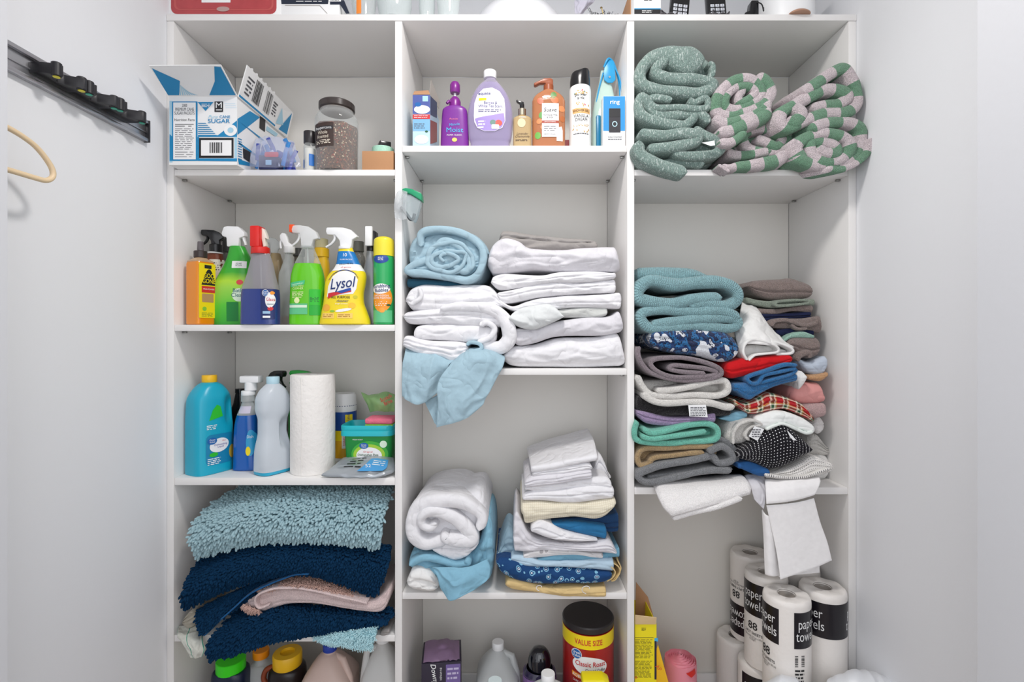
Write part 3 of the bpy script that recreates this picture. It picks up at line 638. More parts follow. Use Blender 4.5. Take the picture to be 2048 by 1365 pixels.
patch2('label_plate', rrect(a.x(473), a.x(499), a.z(539), a.z(525), .001), WHT, onl(L_), t, 4); text('SOAP\nSCUM', .0045, mat('dark green ink', '#1f5a34', .5), onl(L_, .0011), t, a.x(486), a.z(532), bold=.01)
patch2('label_glow', ell(a.x(488), a.z(592), a.w(13), a.w(13), 30), mat('pale mint print', '#dff2dc', .4), onl(L_), t, 4); text('Bath\nClean', .011, mat('teal ink', '#2a6f74', .5), onl(L_, .0012), t, a.x(486), a.z(588)); patch2('label_mark', ell(a.x(489), a.z(567), a.w(6), a.w(5), 20), mat('coral print', '#e2464a', .4), onl(L_), t, 3)
patch2('label_block', rrect(a.x(464), a.x(487), a.z(644), a.z(606), .001), mat('deep green print', '#118038', .4), onl(L_), t, 4)
trigger(t, a.x(475), a.z(495), .066, a.z(454)-a.z(495), WHP, style=1)
# blue glass cleaner, red trigger to the front
Y = .02; a = At(Y, S2, 521); t = put('spray_bottle', 'glass cleaner bottle half full of blue with red trigger', 'bottle', 521, Y, S2)
L_ = loft_px(a, [(648, 485, 557, .025, 4), (600, 486, 557, .025, 4), (580, 487, 556, .025, 3.4), (568, 490, 553, .024, 3), (550, 496, 549, .022, 2.6), (530, 501, 545, .019), (512, 504, 540, .017, 2.2), (507, 505, 538, .016, 2)])
L_.build('body', mat('cloudy clear plastic', '#b9b6bd', .14, alpha=.58), t, zlo=a.z(580), seg=44); L_.build('blue_liquid', mat('blue liquid', '#2c3f86', .2, sss=.15, coat=.4), t, grow=-.0003, zhi=a.z(580), seg=44)
patch2('label', rrect(a.x(531), a.x(556), a.z(640), a.z(580), .004), mat('navy label', '#1d2c66', .4), onl(L_), t, 6); oval_mark(a, L_, 540, 588, 5.5, 6, t, .0015); patch2('label_oval', ell(a.x(548), a.z(602), a.w(8.5), a.w(15), 30), WHT, onl(L_, .0010), t, 5)
text('Glass', .0088, REDI, onl(L_, .0017), t, a.x(549), a.z(601), width=a.w(14)); text('cleaner', .005, mat('teal ink', '#2a6f74', .5), onl(L_, .0017), t, a.x(549), a.z(610), width=a.w(12)); patch2('label_flower', ell(a.x(552), a.z(588), a.w(3.5), a.w(3.5), 16), mat('orange print', '#f39a2b', .4), onl(L_, .0018), t, 2)
patch2('label_bar', rrect(a.x(535), a.x(549), a.z(629), a.z(624), .0005), mat('sky print', '#9fc4e2', .4), onl(L_, .0010), t, 2); patch2('label_bar', rrect(a.x(535), a.x(549), a.z(637), a.z(633), .0005), WHT, onl(L_, .0010), t, 2); patch2('label_flag', ell(a.x(549), a.z(619), a.w(5), a.w(4), 16), REDI, onl(L_, .0010), t, 2)
RP = pl('red plastic', '#dd2622'); ribcap('collar', a.w(17), a.z(509), a.z(496), RP, t); g = box('spray_head', -a.w(13), a.w(6), -.024, .012, a.z(497), a.z(455), RP, t, bevel=.004); prism('trigger', [(a.w(6), a.z(458)), (a.w(10), a.z(460)), (a.w(15), a.z(472)), (a.w(17), a.z(480)), (a.w(12), a.z(478)), (a.w(14), a.z(494)), (a.w(9), a.z(496)), (a.w(6), a.z(480))], -.010, .004, pl('cream plastic', '#eee6da'), g, bevel=.001)
tube('dip_tube', [(0, 0, a.z(507)), (.001, .004, .10), (.004, .006, .01)], .0022, CLEARW, t, 8, 12)
# tan clear bottle behind
a = At(.15, S2, 552); t = put('spray_bottle', 'clear bottle of tan liquid behind the blue glass cleaner', 'bottle', 552, .15, S2)
L_ = loft_px(a, [(640, 533, 570, .02, 3), (560, 533, 570, .02, 3), (530, 537, 566, .018, 3), (514, 541, 562, .014, 2), (508, 543, 560, .012, 2)]); L_.build('body', mat('tan liquid', '#b59f78', .2, alpha=.25), t); trigger(t, a.x(551), a.z(508), .05, a.z(476)-a.z(508), CLEARW, style=2, rot=.4)
# slim clear bottle with white trigger
a = At(.11, S2, 575); t = put('spray_bottle', 'nearly empty clear spray bottle with white nozzle and amber dregs', 'bottle', 574, .11, S2)
L_ = loft_px(a, [(646, 560, 592, .018, 3), (560, 560, 592, .018, 3), (540, 564, 590, .017), (520, 570, 587, .014, 2), (508, 572, 586, .011, 2)]); L_.build('body', CLEARW, t); L_.build('amber_liquid', mat('amber liquid', '#9b5a26', .2), t, grow=-.0008, zlo=.001, zhi=a.z(634))
cyl('collar', a.w(10.5), a.z(508), a.z(494), WHP, t, cx=a.x(580)); g = prism('spray_head', [(a.x(x), a.z(y)) for x, y in ((562, 472), (566, 467), (573, 468), (577, 476), (579, 486), (588, 492), (588, 496), (571, 496), (568, 488), (562, 478))], -.006, .006, WHP, t, bevel=.002); tube('trigger', [(a.x(564), 0, a.z(478)), (a.x(562), 0, a.z(488)), (a.x(563), 0, a.z(498))], .003, WHP, g, 8, 8)
a = At(.17, S2, 600); t = put('dark_bottle', 'dark bottle standing behind the clear and green spray bottles', 'bottle', 598, .17, S2); Loft([(0, .022, .018, 3), (.003, .024, .02, 3), (a.z(540), .024, .02, 3), (a.z(525), .013, .013, 2), (a.z(512), .013, .013, 2)], False).build('body', mat('smoky brown plastic', '#6c6458', .2, alpha=.4), t); cyl('cap', .0165, a.z(514), a.z(498), pl('dark grey cap', '#4a4a48'), t)
# clear bottle of bright green cleaner
Y = .045; a = At(Y, S2, 615); t = put('spray_bottle', 'clear bottle of bright green cleaner with orange nozzle tip', 'bottle', 615, Y, S2)
L_ = loft_px(a, [(648, 581, 649, .026, 3.5), (640, 581, 649, .026, 3.5), (570, 583, 648, .026, 3.2), (548, 585, 646, .025, 3), (530, 590, 641, .023, 2.6), (512, 599, 634, .019, 2.2), (500, 604, 629, .016, 2), (496, 605, 628, .015, 2)])
LG = mat('lime liquid', '#6fdc1c', .1, coat=.6, alpha=.22); L_.build('body', CLEAR, t, zlo=a.z(529)); L_.build('green_liquid', LG, t, grow=-.0004, zhi=a.z(529), seg=44)
AQ = mat('aqua print', '#49c486', .4); patch2('label_band', [(a.x(589), a.z(577)), (a.x(617), a.z(571)), (a.x(618), a.z(563)), (a.x(588), a.z(568))], AQ, onl(L_, .001), t, 3); text('cucumber', .0035, WHT, onl(L_, .0014), t, a.x(603), a.z(570), width=a.w(24), rot=.13)
CR = mat('cream ink', '#e6efb0', .5); text('KITCHEN\nCLEANER', .0058, CR, onl(L_, .001), t, a.x(604), a.z(577), width=a.w(22)); lines(5, a.x(592), a.x(616), a.z(585), a.z(598), CR, onl(L_, .001), t); patch2('label_dot', ell(a.x(602), a.z(603), a.w(5.5), a.w(5.5), 20), mat('pale yellow print', '#eaf2b4', .4), onl(L_, .001), t, 2)
patch2('label_strip', rrect(a.x(586), a.x(623), a.z(630), a.z(609), .001), mat('mint print', '#62c48a', .4), onl(L_, .001), t, 4); patch2('label_strip', rrect(a.x(586), a.x(622), a.z(617), a.z(612), .0005), mat('pale mint print', '#dff2dc', .4), onl(L_, .0014), t, 4); patch2('label_patch', rrect(a.x(626), a.x(646), a.z(612), a.z(581), .001), mat('leaf green print', '#2cc02e', .4), onl(L_, .001), t, 4)
patch2('back_label', rrect(a.x(626), a.x(646), a.z(632), a.z(593), .001), mat('emerald print', '#1fae34', .4), onl(L_, .0007), t, 4); lines(4, a.x(628), a.x(644), a.z(596), a.z(606), mat('dark green ink', '#1f5a34', .5), onl(L_, .0014), t)
cyl('neck_ring', a.w(12.5), a.z(498), a.z(493), CLEARW, t); trigger(t, a.x(619), a.z(494), .075, a.z(452)-a.z(494), mat('milky clear plastic', '#f0f2f2', .2, alpha=.35), WHP, style=2, tip=mat('orange plastic', '#f2541f', .35)); tube('dip_tube', [(0, 0, a.z(496)), (.002, .004, .10), (.006, .004, .008)], .0022, CLEARW, t, 8, 12)
# yellow bottle behind
a = At(.15, S2, 643); t = put('yellow_bottle', 'yellow bottle with pale translucent cap behind the green cleaner', 'bottle', 643, .15, S2); L_ = loft_px(a, [(640, 628, 658, .018, 3), (540, 628, 658, .018, 3), (520, 630, 656, .017, 3), (514, 629, 657, .017, 2)]); L_.build('body', pl('yellow plastic', '#f0bf20'), t); cyl('ring', a.w(14.5), a.z(516), a.z(498), pl('yellow plastic', '#f0bf20'), t); cyl('cap', a.w(12.5), a.z(498), a.z(479), mat('pale yellow translucent plastic', '#e6dcae', .3, alpha=.3), t)
# yellow all purpose cleaner
Y = .022; a = At(Y, S2, 690); t = put('spray_bottle', 'yellow all purpose cleaner bottle with blue neck and white trigger', 'bottle', 690, Y, S2)
L_ = loft_px(a, [(647, 641, 740, .03, 2.8), (640, 642, 739, .03, 2.8), (622, 645, 733, .028), (608, 648, 728, .027), (590, 650, 727, .027), (572, 651, 730, .028), (558, 655, 732, .028), (548, 661, 731, .027), (541, 668, 727, .025), (530, 674, 720, .022), (515, 676, 713, .019), (503, 677, 707, .016, 2), (497, 678, 705, .015, 2)])
YB_ = pl('lemon yellow plastic', '#f4da22'); L_.build('body', YB_, t, seg=56); LW = onl(L_, .0006)
L_.build('neck_wrap', mat('cyan label', '#1279c2', .35), t, grow=.0005, zlo=a.z(531), zhi=a.z(505)); L_.build('neck_band', WHT, t, grow=.0006, zlo=a.z(544), zhi=a.z(531))
text('10', .009, WHT, onl(L_, .0012), t, a.x(694), a.z(513), bold=.01); text('SURFACES', .0035, WHT, onl(L_, .0012), t, a.x(697), a.z(522), width=a.w(24)); text('KILLS 99.9%', .0045, BLK, onl(L_, .0014), t, a.x(698), a.z(531), width=a.w(27), rot=.05); text('of germs', .0035, REDI, onl(L_, .0014), t, a.x(698), a.z(537.5), width=a.w(20))
patch2('label_arch', [(a.x(x), a.z(y)) for x, y in ((660, 596), (663, 575), (672, 556), (685, 546), (700, 544), (714, 549), (721, 562), (718, 580), (712, 590), (690, 592))], WHT, LW, t, 6)
ar = np.array([(a.x(x), a.z(y)) for x, y in ((664, 562), (674, 550), (688, 543.5), (702, 543), (716, 549), (722, 558))]); c = catmull(ar, 24); th_ = a.w(1.6); V = np.vstack([L_.surf(c[:, 0], c[:, 1], .0016), L_.surf(c[:, 0], c[:, 1]-th_, .0016)]); mk('label_line', V, [(i, i+1, 24+i+1, 24+i) for i in range(23)], mat('navy ink', '#1f3470', .5), t, smooth=False)
text('Lysol', a.w(21), mat('navy ink', '#1f3470', .5), onl(L_, .0018), t, a.x(690), a.z(570), rot=.12, shear=.35, bold=.006, width=a.w(52))
patch2('label_swoosh', [(a.x(x), a.z(y)) for x, y in ((662, 600), (663, 589), (685, 585), (708, 578), (709, 586), (690, 590), (672, 595))], REDI, onl(L_, .0012), t, 5); patch2('label_swoosh', [(a.x(x), a.z(y)) for x, y in ((680, 586), (708, 578), (709, 583), (690, 589))], mat('cobalt ink', '#1f4ba8', .5), onl(L_, .0016), t, 3)
text('ALL PURPOSE', .0068, BLK, onl(L_, .0012), t, a.x(688), a.z(597), width=a.w(37), bold=.006); text('cleaner', .0066, mat('navy ink', '#1f3470', .5), onl(L_, .0012), t, a.x(692), a.z(604), width=a.w(23)); text('bright breeze', .0035, WHT, onl(L_, .0014), t, a.x(690), a.z(609.5), width=a.w(24))
for px, py, r1, c in ((659, 617, 8, '#f2b13a'), (710, 613, 7, '#f6c22c'), (716, 596, 4, '#cfc52a')): patch2('label_lemon', ell(a.x(px), a.z(py), a.w(r1), a.w(r1*.85), 24), mat('lemon print '+c, c, .4), onl(L_, .0008), t, 3)
patch2('label_leaf', ell(a.x(672), a.z(624), a.w(5), a.w(2), 16), mat('green print', '#8ac23c', .5), onl(L_, .001), t, 2); patch2('label_scroll', ell(a.x(694), a.z(622), a.w(16), a.w(3), 24, rot=.15), WHT, onl(L_, .001), t, 3)
for x0, x1 in ((651, 676), (682, 712)): patch2('label_panel', rrect(a.x(x0), a.x(x1), a.z(638), a.z(628), .0005), mat('peach print', '#f6cf6a', .5), onl(L_, .0008), t, 3); lines(2, a.x(x0+2), a.x(x1-2), a.z(630), a.z(636), mat('brown ink', '#a06a20', .6), onl(L_, .0012), t)
cyl('collar', a.w(13.5), a.z(500), a.z(494), WHP, t, cx=a.x(691)); trigger(t, a.x(693), a.z(497), .088, a.z(457)-a.z(497), WHP)
# grey capped bottle behind, grey bottle with white/black trigger
a = At(.16, S2, 716); t = put('clear_bottle', 'clear bottle with grey cap behind the yellow all purpose cleaner', 'bottle', 716, .16, S2); L_ = loft_px(a, [(640, 702, 730, .017, 3), (530, 702, 730, .017, 3), (510, 705, 727, .014, 2), (505, 706, 726, .013, 2)]); L_.build('body', mat('smoky clear plastic', '#8c8c86', .15, alpha=.5), t); cyl('cap', a.w(11.5), a.z(505), a.z(484), mat('grey translucent cap', '#77776f', .3, alpha=.2), t)
a = At(.075, S2, 738); t = put('spray_bottle', 'silver grey bottle with white and black trigger beside the aerosol can', 'bottle', 738, .075, S2); GP = pl('silver grey plastic', '#9a9da0', metal=.3); L_ = loft_px(a, [(646, 717, 760, .02, 3), (600, 718, 760, .02, 3), (560, 722, 757, .018), (530, 730, 754, .014), (510, 733, 750, .012, 2), (503, 734, 750, .012, 2)]); L_.build('body', GP, t)
cyl('collar', a.w(9.5), a.z(504), a.z(494), BKP, t, cx=a.x(743)); g = box('spray_head', a.x(736), a.x(753), -.018, .02, a.z(494), a.z(464), BKP, t, bevel=.003); box('trigger', a.x(736), a.x(750), -.03, -.0185, a.z(496), a.z(457), WHP, g, bevel=.0025)
# bathroom foam can
Y = .03; a = At(Y, S2, 768.5); t = put('aerosol_can', 'green and orange bathroom cleaner aerosol can with yellow cap', 'aerosol can', 768, Y, S2)
L_ = loft_px(a, [(647, 748, 789, None, 2), (520, 748, 789, None, 2), (515, 749, 788, None, 2), (513, 750, 787, None, 2)], sm=False, dr=1.0); L_.build('body', mat('green printed metal', '#1fa85a', .3, coat=.3), t, seg=48)
Loft([(a.z(514), a.w(20.3), a.w(20.3)), (a.z(486), a.w(20), a.w(20)), (a.z(479), a.w(17.5), a.w(17.5)), (a.z(475.5), a.w(11), a.w(11))], True).build('cap', pl('yellow cap plastic', '#f0e13a'), t)
patch2('label_blue', ell(a.x(767), a.z(521), a.w(15), a.w(9), 30), mat('cobalt print', '#20489c', .4), onl(L_), t, 4); text('KILLS\n99.9%', .0045, WHT, onl(L_, .001), t, a.x(767), a.z(521), bold=.01)
patch2('label_low', rrect(a.x(750), a.x(787), a.z(646), a.z(622), .001), mat('mint print', '#8fd0b0', .4), onl(L_), t, 6)
patch2('label_orange', ell(a.x(769), a.z(598), a.w(18.3), a.w(28), 36), mat('orange print', '#f0702a', .4), onl(L_, .0006), t, 6); text('Scrubbing\nBubbles', .0095, mat('navy ink', '#1f3470', .5), onl(L_, .0016), t, a.x(768), a.z(579), width=a.w(33), bold=.02, rot=.06)
patch2('label_white', ell(a.x(767), a.z(580), a.w(17.5), a.w(10), 30, rot=.06), WHT, onl(L_, .001), t, 4)
text('BATHROOM\nGRIME FIGHTER', .0052, WHT, onl(L_, .0012), t, a.x(768), a.z(596), width=a.w(35), bold=.01); lines(3, a.x(756), a.x(780), a.z(604), a.z(614), WHT, onl(L_, .001), t)
patch2('label_fruit', ell(a.x(770), a.z(622), a.w(6), a.w(5), 20), mat('orange fruit print', '#f5a63a', .4), onl(L_, .0012), t, 3); patch2('label_leaf', ell(a.x(782), a.z(612), a.w(4), a.w(2), 16), mat('dark green ink', '#1f5a34', .5), onl(L_, .0012), t, 2)

# ================= column 1, third shelf: dish soap and paper
Y = .068; z0 = S3; t = put('dish_soap_bottle', 'large teal dish soap bottle with yellow cap and side handle', 'bottle', 419, Y, z0, 1.1); a = At(Y, z0, 419)
zz = lambda py: a.z(py)
TL = pl('teal plastic', '#12a9c6'); L_ = Loft([(0, .050, .036, 4), (.004, .0535, .041, 4), (zz(900), .0535, .041, 4), (zz(850), .0535, .041, 4), (zz(815), .053, .040, 3.6), (zz(795), .051, .039, 3.2), (zz(780), .041, .033, 2.8), (zz(770), .029, .027, 2.4), (zz(765), .018, .018, 2)])
V, Fs = L_.vf(64)
# grip: a pressed-in hollow near the right edge of the broad face
dx = (V[:, 0]-.036)/.013; dz = (V[:, 2]-zz(820))/.036; V[:, 1] += np.where(V[:, 1] < 0, .016*np.exp(-(dx**2)**1.5-(dz**2)**2), 0)
mk('body', V, Fs, TL, t); ribcap('cap', .0185, zz(765), zz(751), pl('amber yellow cap', '#f2be1e'), t)
fb = onl(L_, .0008); DT = mat('deep teal print', '#1584b0', .4)
patch2('label', rrect(-.034, .044, zz(925), zz(866), .012), DT, fb, t, 6); patch2('label_leaf', [(-.026, zz(838)), (.012, zz(832)), (.006, zz(812)), (-.004, zz(808)), (-.016, zz(818))], mat('leaf green print', '#2cae3e', .4), fb, t, 4)
lines(3, -.032, -.004, zz(846), zz(856), WHT, fb, t); patch2('label_cloud', ell(.002, zz(888), .027, .019, 30, rot=.15), WHT, onl(L_, .0012), t, 4)
patch2('oval_mark', ell(-.018, zz(878), .013, .0095, 24), GVB, onl(L_, .0016), t, 3); text('Great\nValue', .0048, WHT, onl(L_, .002), t, -.018, zz(878)); text('Dishwashing\nLiquid', .0052, mat('violet ink', '#5a5aa8', .5), onl(L_, .0018), t, .005, zz(889), width=.036); text('Ultra', .0035, REDI, onl(L_, .0018), t, .014, zz(880))
patch2('label_green', ell(-.014, zz(905), .012, .006, 20), mat('leaf green print', '#2cae3e', .4), onl(L_, .0016), t, 3); lines(4, -.03, .006, zz(911), zz(925), WHT, onl(L_, .0012), t); patch2('label_fruit', ell(.04, zz(905), .010, .019, 24), mat('mustard print', '#caa83c', .4), onl(L_, .0012), t, 3)
# blue pump spray
Y = .085; a = At(Y, z0, 493); t = put('dish_spray_bottle', 'blue dish spray bottle with white pump head beside the teal bottle', 'bottle', 493, Y, z0)
L_ = loft_px(a, [(946, 468, 518, .022, 3), (930, 469, 518, .022, 3), (870, 470, 514, .021, 3), (840, 473, 513, .020, 2.6), (825, 478, 511, .018, 2.4), (812, 483, 508, .015, 2), (804, 485, 506, .014, 2)]); L_.build('body', CLEARW, t, zlo=a.z(830)); L_.build('blue_liquid', mat('bright blue liquid', '#1260b8', .15, coat=.5, alpha=.12), t, grow=-.0004, zhi=a.z(830))
patch2('label', ell(a.x(508), a.z(884), a.w(8), a.w(26), 30), mat('aqua blue print', '#2c9fd0', .4), onl(L_), t, 4); patch2('label_pineapple', ell(a.x(504), a.z(900), a.w(4.5), a.w(9), 20), mat('yellow label', '#f6dc1a', .35), onl(L_, .001), t, 3); text('Dish', .008, WHT, onl(L_, .001), t, a.x(507), a.z(872), width=a.w(10)); patch2('neck_label', rrect(a.x(484), a.x(506), a.z(826), a.z(812), .001), mat('pale lilac print', '#cfc9dc', .4), onl(L_), t, 3)
cyl('neck', a.w(12.5), a.z(804), a.z(790), CLEARW, t, cx=a.x(496)); ribcap('collar', a.w(13), a.z(791), a.z(782), WHP, t, cx=a.x(497)); cyl('pump_stem', a.w(11.5), a.z(782), a.z(765), WHP, t, cx=a.x(502), seg=28); box('pump_head', a.x(484), a.x(522), -.016, .016, a.z(766), a.z(752), WHP, t, bevel=.004)
# empty frosted bottle, blue dregs
Y = .06; t = put('dish_soap_bottle', 'almost empty frosted bottle with pale blue cap and blue liquid at bottom', 'bottle', 546, Y, z0, 1.05); a = At(Y, z0, 546)
FR = mat('frosted white plastic', '#e6eef6', .3, alpha=.36); L_ = Loft([(0, .042, .03, 3.6), (.004, .046, .034, 3.6), (a.z(915), .046, .034, 3.4), (a.z(895), .045, .033, 3), (a.z(865), .038, .027, 3), (a.z(838), .038, .027, 3), (a.z(818), .045, .031, 3), (a.z(800), .045, .032, 3), (a.z(784), .037, .028, 2.6), (a.z(774), .026, .022, 2.2), (a.z(767), .015, .015, 2)])
V, Fs = L_.vf(56, zlo=a.z(938)); dx = (V[:, 0]-.020)/.014; dz = (V[:, 2]-a.z(866))/.038; V[:, 1] += np.where(V[:, 1] < 0, .022*np.exp(-(dx**2)**1.5-(dz**2)**2), 0); mk('body', V, Fs, FR, t)
L_.build('blue_liquid', mat('pale blue liquid', '#2ba5c8', .2), t, grow=-.0003, zhi=a.z(938)); ribcap('cap', .0165, a.z(768), a.z(754), pl('pale blue cap', '#b9dcea'), t)
# dark things behind
a = At(.19, z0, 470); t = put('dark_bottle', 'black bottle in the shadow behind the teal dish soap', 'bottle', 480, .19, z0); Loft([(0, .028, .024, 3), (.004, .03, .026, 3), (a.z(830), .03, .026, 3), (a.z(808), .018, .016, 2.4), (a.z(786), .012, .012, 2)], False).build('body', BKP, t); cyl('cap', .0135, a.z(787), a.z(778), BKP, t)
a = At(.16, z0, 556); t = put('spray_bottle', 'black spray bottle behind the frosted dish soap bottle', 'bottle', 553, .16, z0); Loft([(0, .028, .02, 3), (.004, .03, .022, 3), (a.z(800), .03, .022, 3), (a.z(785), .016, .015, 2), (a.z(775), .014, .014, 2)], False).build('body', BKP, t); trigger(t, a.x(553), a.z(776), .06, a.z(742)-a.z(776), BKP, flip=True, rot=-.3)
a = At(.17, z0, 592); t = put('spray_bottle', 'green spray bottle mostly hidden behind the paper towel roll', 'bottle', 602, .17, z0); GP2 = pl('grass green plastic', '#21a03a'); Loft([(0, .032, .022, 3), (.004, .034, .024, 3), (a.z(800), .034, .024, 3), (a.z(780), .018, .016, 2), (a.z(766), .015, .015, 2)], False).build('body', GP2, t); trigger(t, a.x(604), a.z(768), .082, a.z(741)-a.z(768), GP2, style=2)
# paper towel roll
def towel_roll(par, r, h, m, core=0.02):
    n = 72; th = np.linspace(0, 2*PI, n, endpoint=False); rows = [(r*.985, 0), (r, .003), (r, h-.006), (r*.985, h-.0015), (r*.95, h), (core+.002, h-.001), (core, h-.003), (core, h-.06)]
    V = np.vstack([np.stack([(q)*np.cos(th), q*np.sin(th), np.full(n, z)], 1) for q, z in rows]); Fs = [list(f) for f in grid_faces(len(rows), n, cv=True)]+[list(range(n))[::-1]]
    mk('paper', V, Fs, m, par)
    V = np.vstack([np.stack([q*np.cos(th[::3]), q*np.sin(th[::3]), np.full(24, z)], 1) for q, z in ((core-.0002, h-.006), (core-.0015, h-.006), (core-.0015, h-.12))]); mk('cardboard_core', V, [list(f) for f in grid_faces(3, 24, cv=True)]+[[48+k for k in range(24)]], mat('grey cardboard', '#8d8176', .9), par)
PT = mat('quilted paper towel', '#f1eeea', .9, bump=.9, bscale=95, spec=.1); Y = .075; a = At(Y, z0, 626)
t = put('paper_towel_roll', 'unwrapped white paper towel roll standing between bottles and wipes', 'paper towel', 626, Y, z0); towel_roll(t, a.w(42), a.z(749), PT, .012)
tube('loose_edge', [(-.008, -a.w(42)-.0006, .002), (-.007, -a.w(42)-.0006, a.z(850)), (-.008, -a.w(42)-.0006, a.z(752))], .0006, PT, t, 4, 12)
# wipes canister
Y = .21; a = At(Y, z0, 688); t = put('wipes_canister', 'yellow and blue disinfecting wipes canister with white lid', 'canister', 688, Y, z0); r = a.w(24)
LC = Loft([(0, r*.97, r*.97), (.003, r, r), (a.z(822), r, r), (a.z(820), r, r)], False); LC.build('body', mat('white canister plastic', '#eef0f2', .3), t, seg=48); LC.build('label_yellow', YEL, t, grow=.0004, zlo=a.z(912), zhi=a.z(858)); LC.build('label_gold', mat('gold print', '#e8ae20', .4), t, grow=.0006, zlo=a.z(912), zhi=a.z(878)); LC.build('label_blue', mat('royal print', '#1d4fa0', .4), t, grow=.0004, zlo=a.z(858), zhi=a.z(822))
Loft([(a.z(820), r*1.02, r*1.02), (a.z(806), r*1.02, r*1.02), (a.z(803), r*.99, r*.99), (a.z(792), r*.97, r*.97), (a.z(787), r*.86, r*.86)], False).build('lid', WHP, t, seg=48); cyl('lid_line', r*1.022, a.z(811), a.z(809.5), mat('navy ink', '#1f3470', .5), t, bev=.0002)
patch2('label_panel', rrect(a.x(698), a.x(709), a.z(842), a.z(827), .001), YEL, onl(LC, .0008), t, 3); text('Lysol', .007, mat('navy ink', '#1f3470', .5), onl(LC, .0014), t, a.x(703), a.z(833), rot=PI/2*.95); text('DISINFECTING\nWIPES', .0065, REDI, onl(LC, .0014), t, a.x(699), a.z(872), rot=PI/2, width=a.w(30)); patch2('label_white', rrect(a.x(692), a.x(706), a.z(893), a.z(850), .002), WHT, onl(LC, .0009), t, 4)
# dishwasher pack tub
Y = .10; a = At(Y, z0, 742); t = put('detergent_tub', 'green dishwasher detergent tub with turquoise rim, holding a sponge', 'tub', 742, Y, z0)
TQ = pl('turquoise plastic', '#14b4c0'); GT = pl('green tub plastic', '#168a3c'); x0, x1 = a.x(693), a.x(788); xr0, xr1 = a.x(686), a.x(790); y0, y1 = -.03, .065
zt_ = a.z(869); L_ = Loft([(0, (x1-x0)/2-.006, .040, 7, (x0+x1)/2, .018), (.004, (x1-x0)/2-.004, .043, 7, (x0+x1)/2, .018), (zt_, (x1-x0)/2, .0475, 7, (x0+x1)/2, .018)], False); L_.build('body', GT, t, seg=56)
cxr = (xr0+xr1)/2; hwr = (xr1-xr0)/2; rows = [(zt_-.001, hwr-.004, .047), (zt_, hwr, .051), (a.z(860), hwr, .051), (a.z(859), hwr-.001, .050), (a.z(857), hwr-.0002, .0508), (a.z(850), hwr, .051), (a.z(848.5), hwr-.0015, .0495), (a.z(851), hwr-.003, .048), (zt_-.003, (x1-x0)/2-.0035, .0445), (.012, (x1-x0)/2-.009, .038)]
V = []; th = np.linspace(0, 2*PI, 64, endpoint=False); c, s_ = sell(th, 7)
for z, hw, hd in rows: V.append(np.stack([cxr+hw*c, .018+hd*s_, np.full(64, z)], 1))
mk('rim', np.vstack(V), [list(f) for f in grid_faces(len(rows), 64, cv=True)]+[[(len(rows)-1)*64+k for k in range(64)]], TQ, t)
tf = onl(L_, .0008); LGN = mat('lime print', '#a5cf3c', .4)
patch2('label_ring', ell(a.x(745), a.z(905), a.w(36), a.w(26), 40), mat('mid green print', '#3fae3c', .4), tf, t, 5); patch2('label_ring', ell(a.x(744), a.z(906), a.w(31), a.w(21), 40), LGN, onl(L_, .0012), t, 5)
patch2('label_oval', ell(a.x(744), a.z(907), a.w(25), a.w(16), 36), WHT, onl(L_, .0016), t, 5); patch2('oval_mark', ell(a.x(734), a.z(888), a.w(9), a.w(6), 24), GVB, onl(L_, .002), t, 3); text('Great\nValue', .0045, WHT, onl(L_, .0024), t, a.x(734), a.z(888))
text('Original', .0045, REDI, onl(L_, .0022), t, a.x(742), a.z(900), width=a.w(18)); text('Dishwasher Pacs', .0065, mat('dark green ink', '#1f5a34', .5), onl(L_, .0022), t, a.x(742), a.z(906), width=a.w(40), bold=.008); lines(2, a.x(726), a.x(760), a.z(911), a.z(917), mat('dark green ink', '#1f5a34', .5), onl(L_, .0022), t); patch2('label_dot', ell(a.x(772), a.z(885), a.w(7), a.w(7), 24), mat('pale mint print', '#dff2dc', .4), onl(L_, .0012), t, 3); text('FRESH SCENT', .003, WHT, onl(L_, .0014), t, a.x(722), a.z(876), width=a.w(20))
# sponge in the tub
def spongebox(name, x0, x1, y0, y1, z0, z1, m, par): return box(name, x0, x1, y0, y1, z0, z1, m, par, bevel=.006)
sx0, sx1 = X(734, .10), X(789, .10); zs = z0+a.z(850); t = thing('sponge', 'pink scrubbing sponge with green edge lying across the detergent tub', 'sponge', ((sx0+sx1)/2, .105, zs-.002))
spongebox('foam', -(sx1-sx0)/2, (sx1-sx0)/2, -.03, .035, .007, .024, mat('pink sponge', '#e2728a', .95, bump=1, bscale=160, var=.12, vscale=60), t); spongebox('scrub_pad', -(sx1-sx0)/2, (sx1-sx0)/2, -.03, .035, 0.0, .0072, mat('lime scrub pad', '#8cc04a', .95, bump=1, bscale=260), t)
# plastic sponge bag behind it
G = [[(722, 786, .17), (745, 792, .16), (770, 785, .17), (789, 792, .18)], [(728, 798, .15), (748, 797, .135), (768, 797, .14), (789, 800, .15)], [(736, 810, .15), (752, 808, .13), (770, 810, .135), (789, 812, .15)], [(741, 824, .16), (756, 822, .14), (772, 823, .145), (789, 824, .15)]]
bg = drape('sponge_bag', G, mat('clear green bag film', '#a7d48e', .12, alpha=.45), 'crumpled clear green sponge wrapper behind the pink sponge', 'wrapper', th=.0012, wr=.004, seed=4, wf=(20, 30))
G2 = [[P(768+18*u, 795+22*v-6*u, .1275-.004*v) for u in (0, .5, 1)] for v in (0, .5, 1)]
fB = lambda x, z: np.array([P(774+float(q)*1, 801-float(w_)*1, .122) for q, w_ in zip(np.atleast_1d(x), np.atleast_1d(z))])-np.array(bg.location)
text('Scotch\nBrite', 8, REDI, fB, bg, 0, 0, rot=.45, bold=.03, width=24, name='lettering')
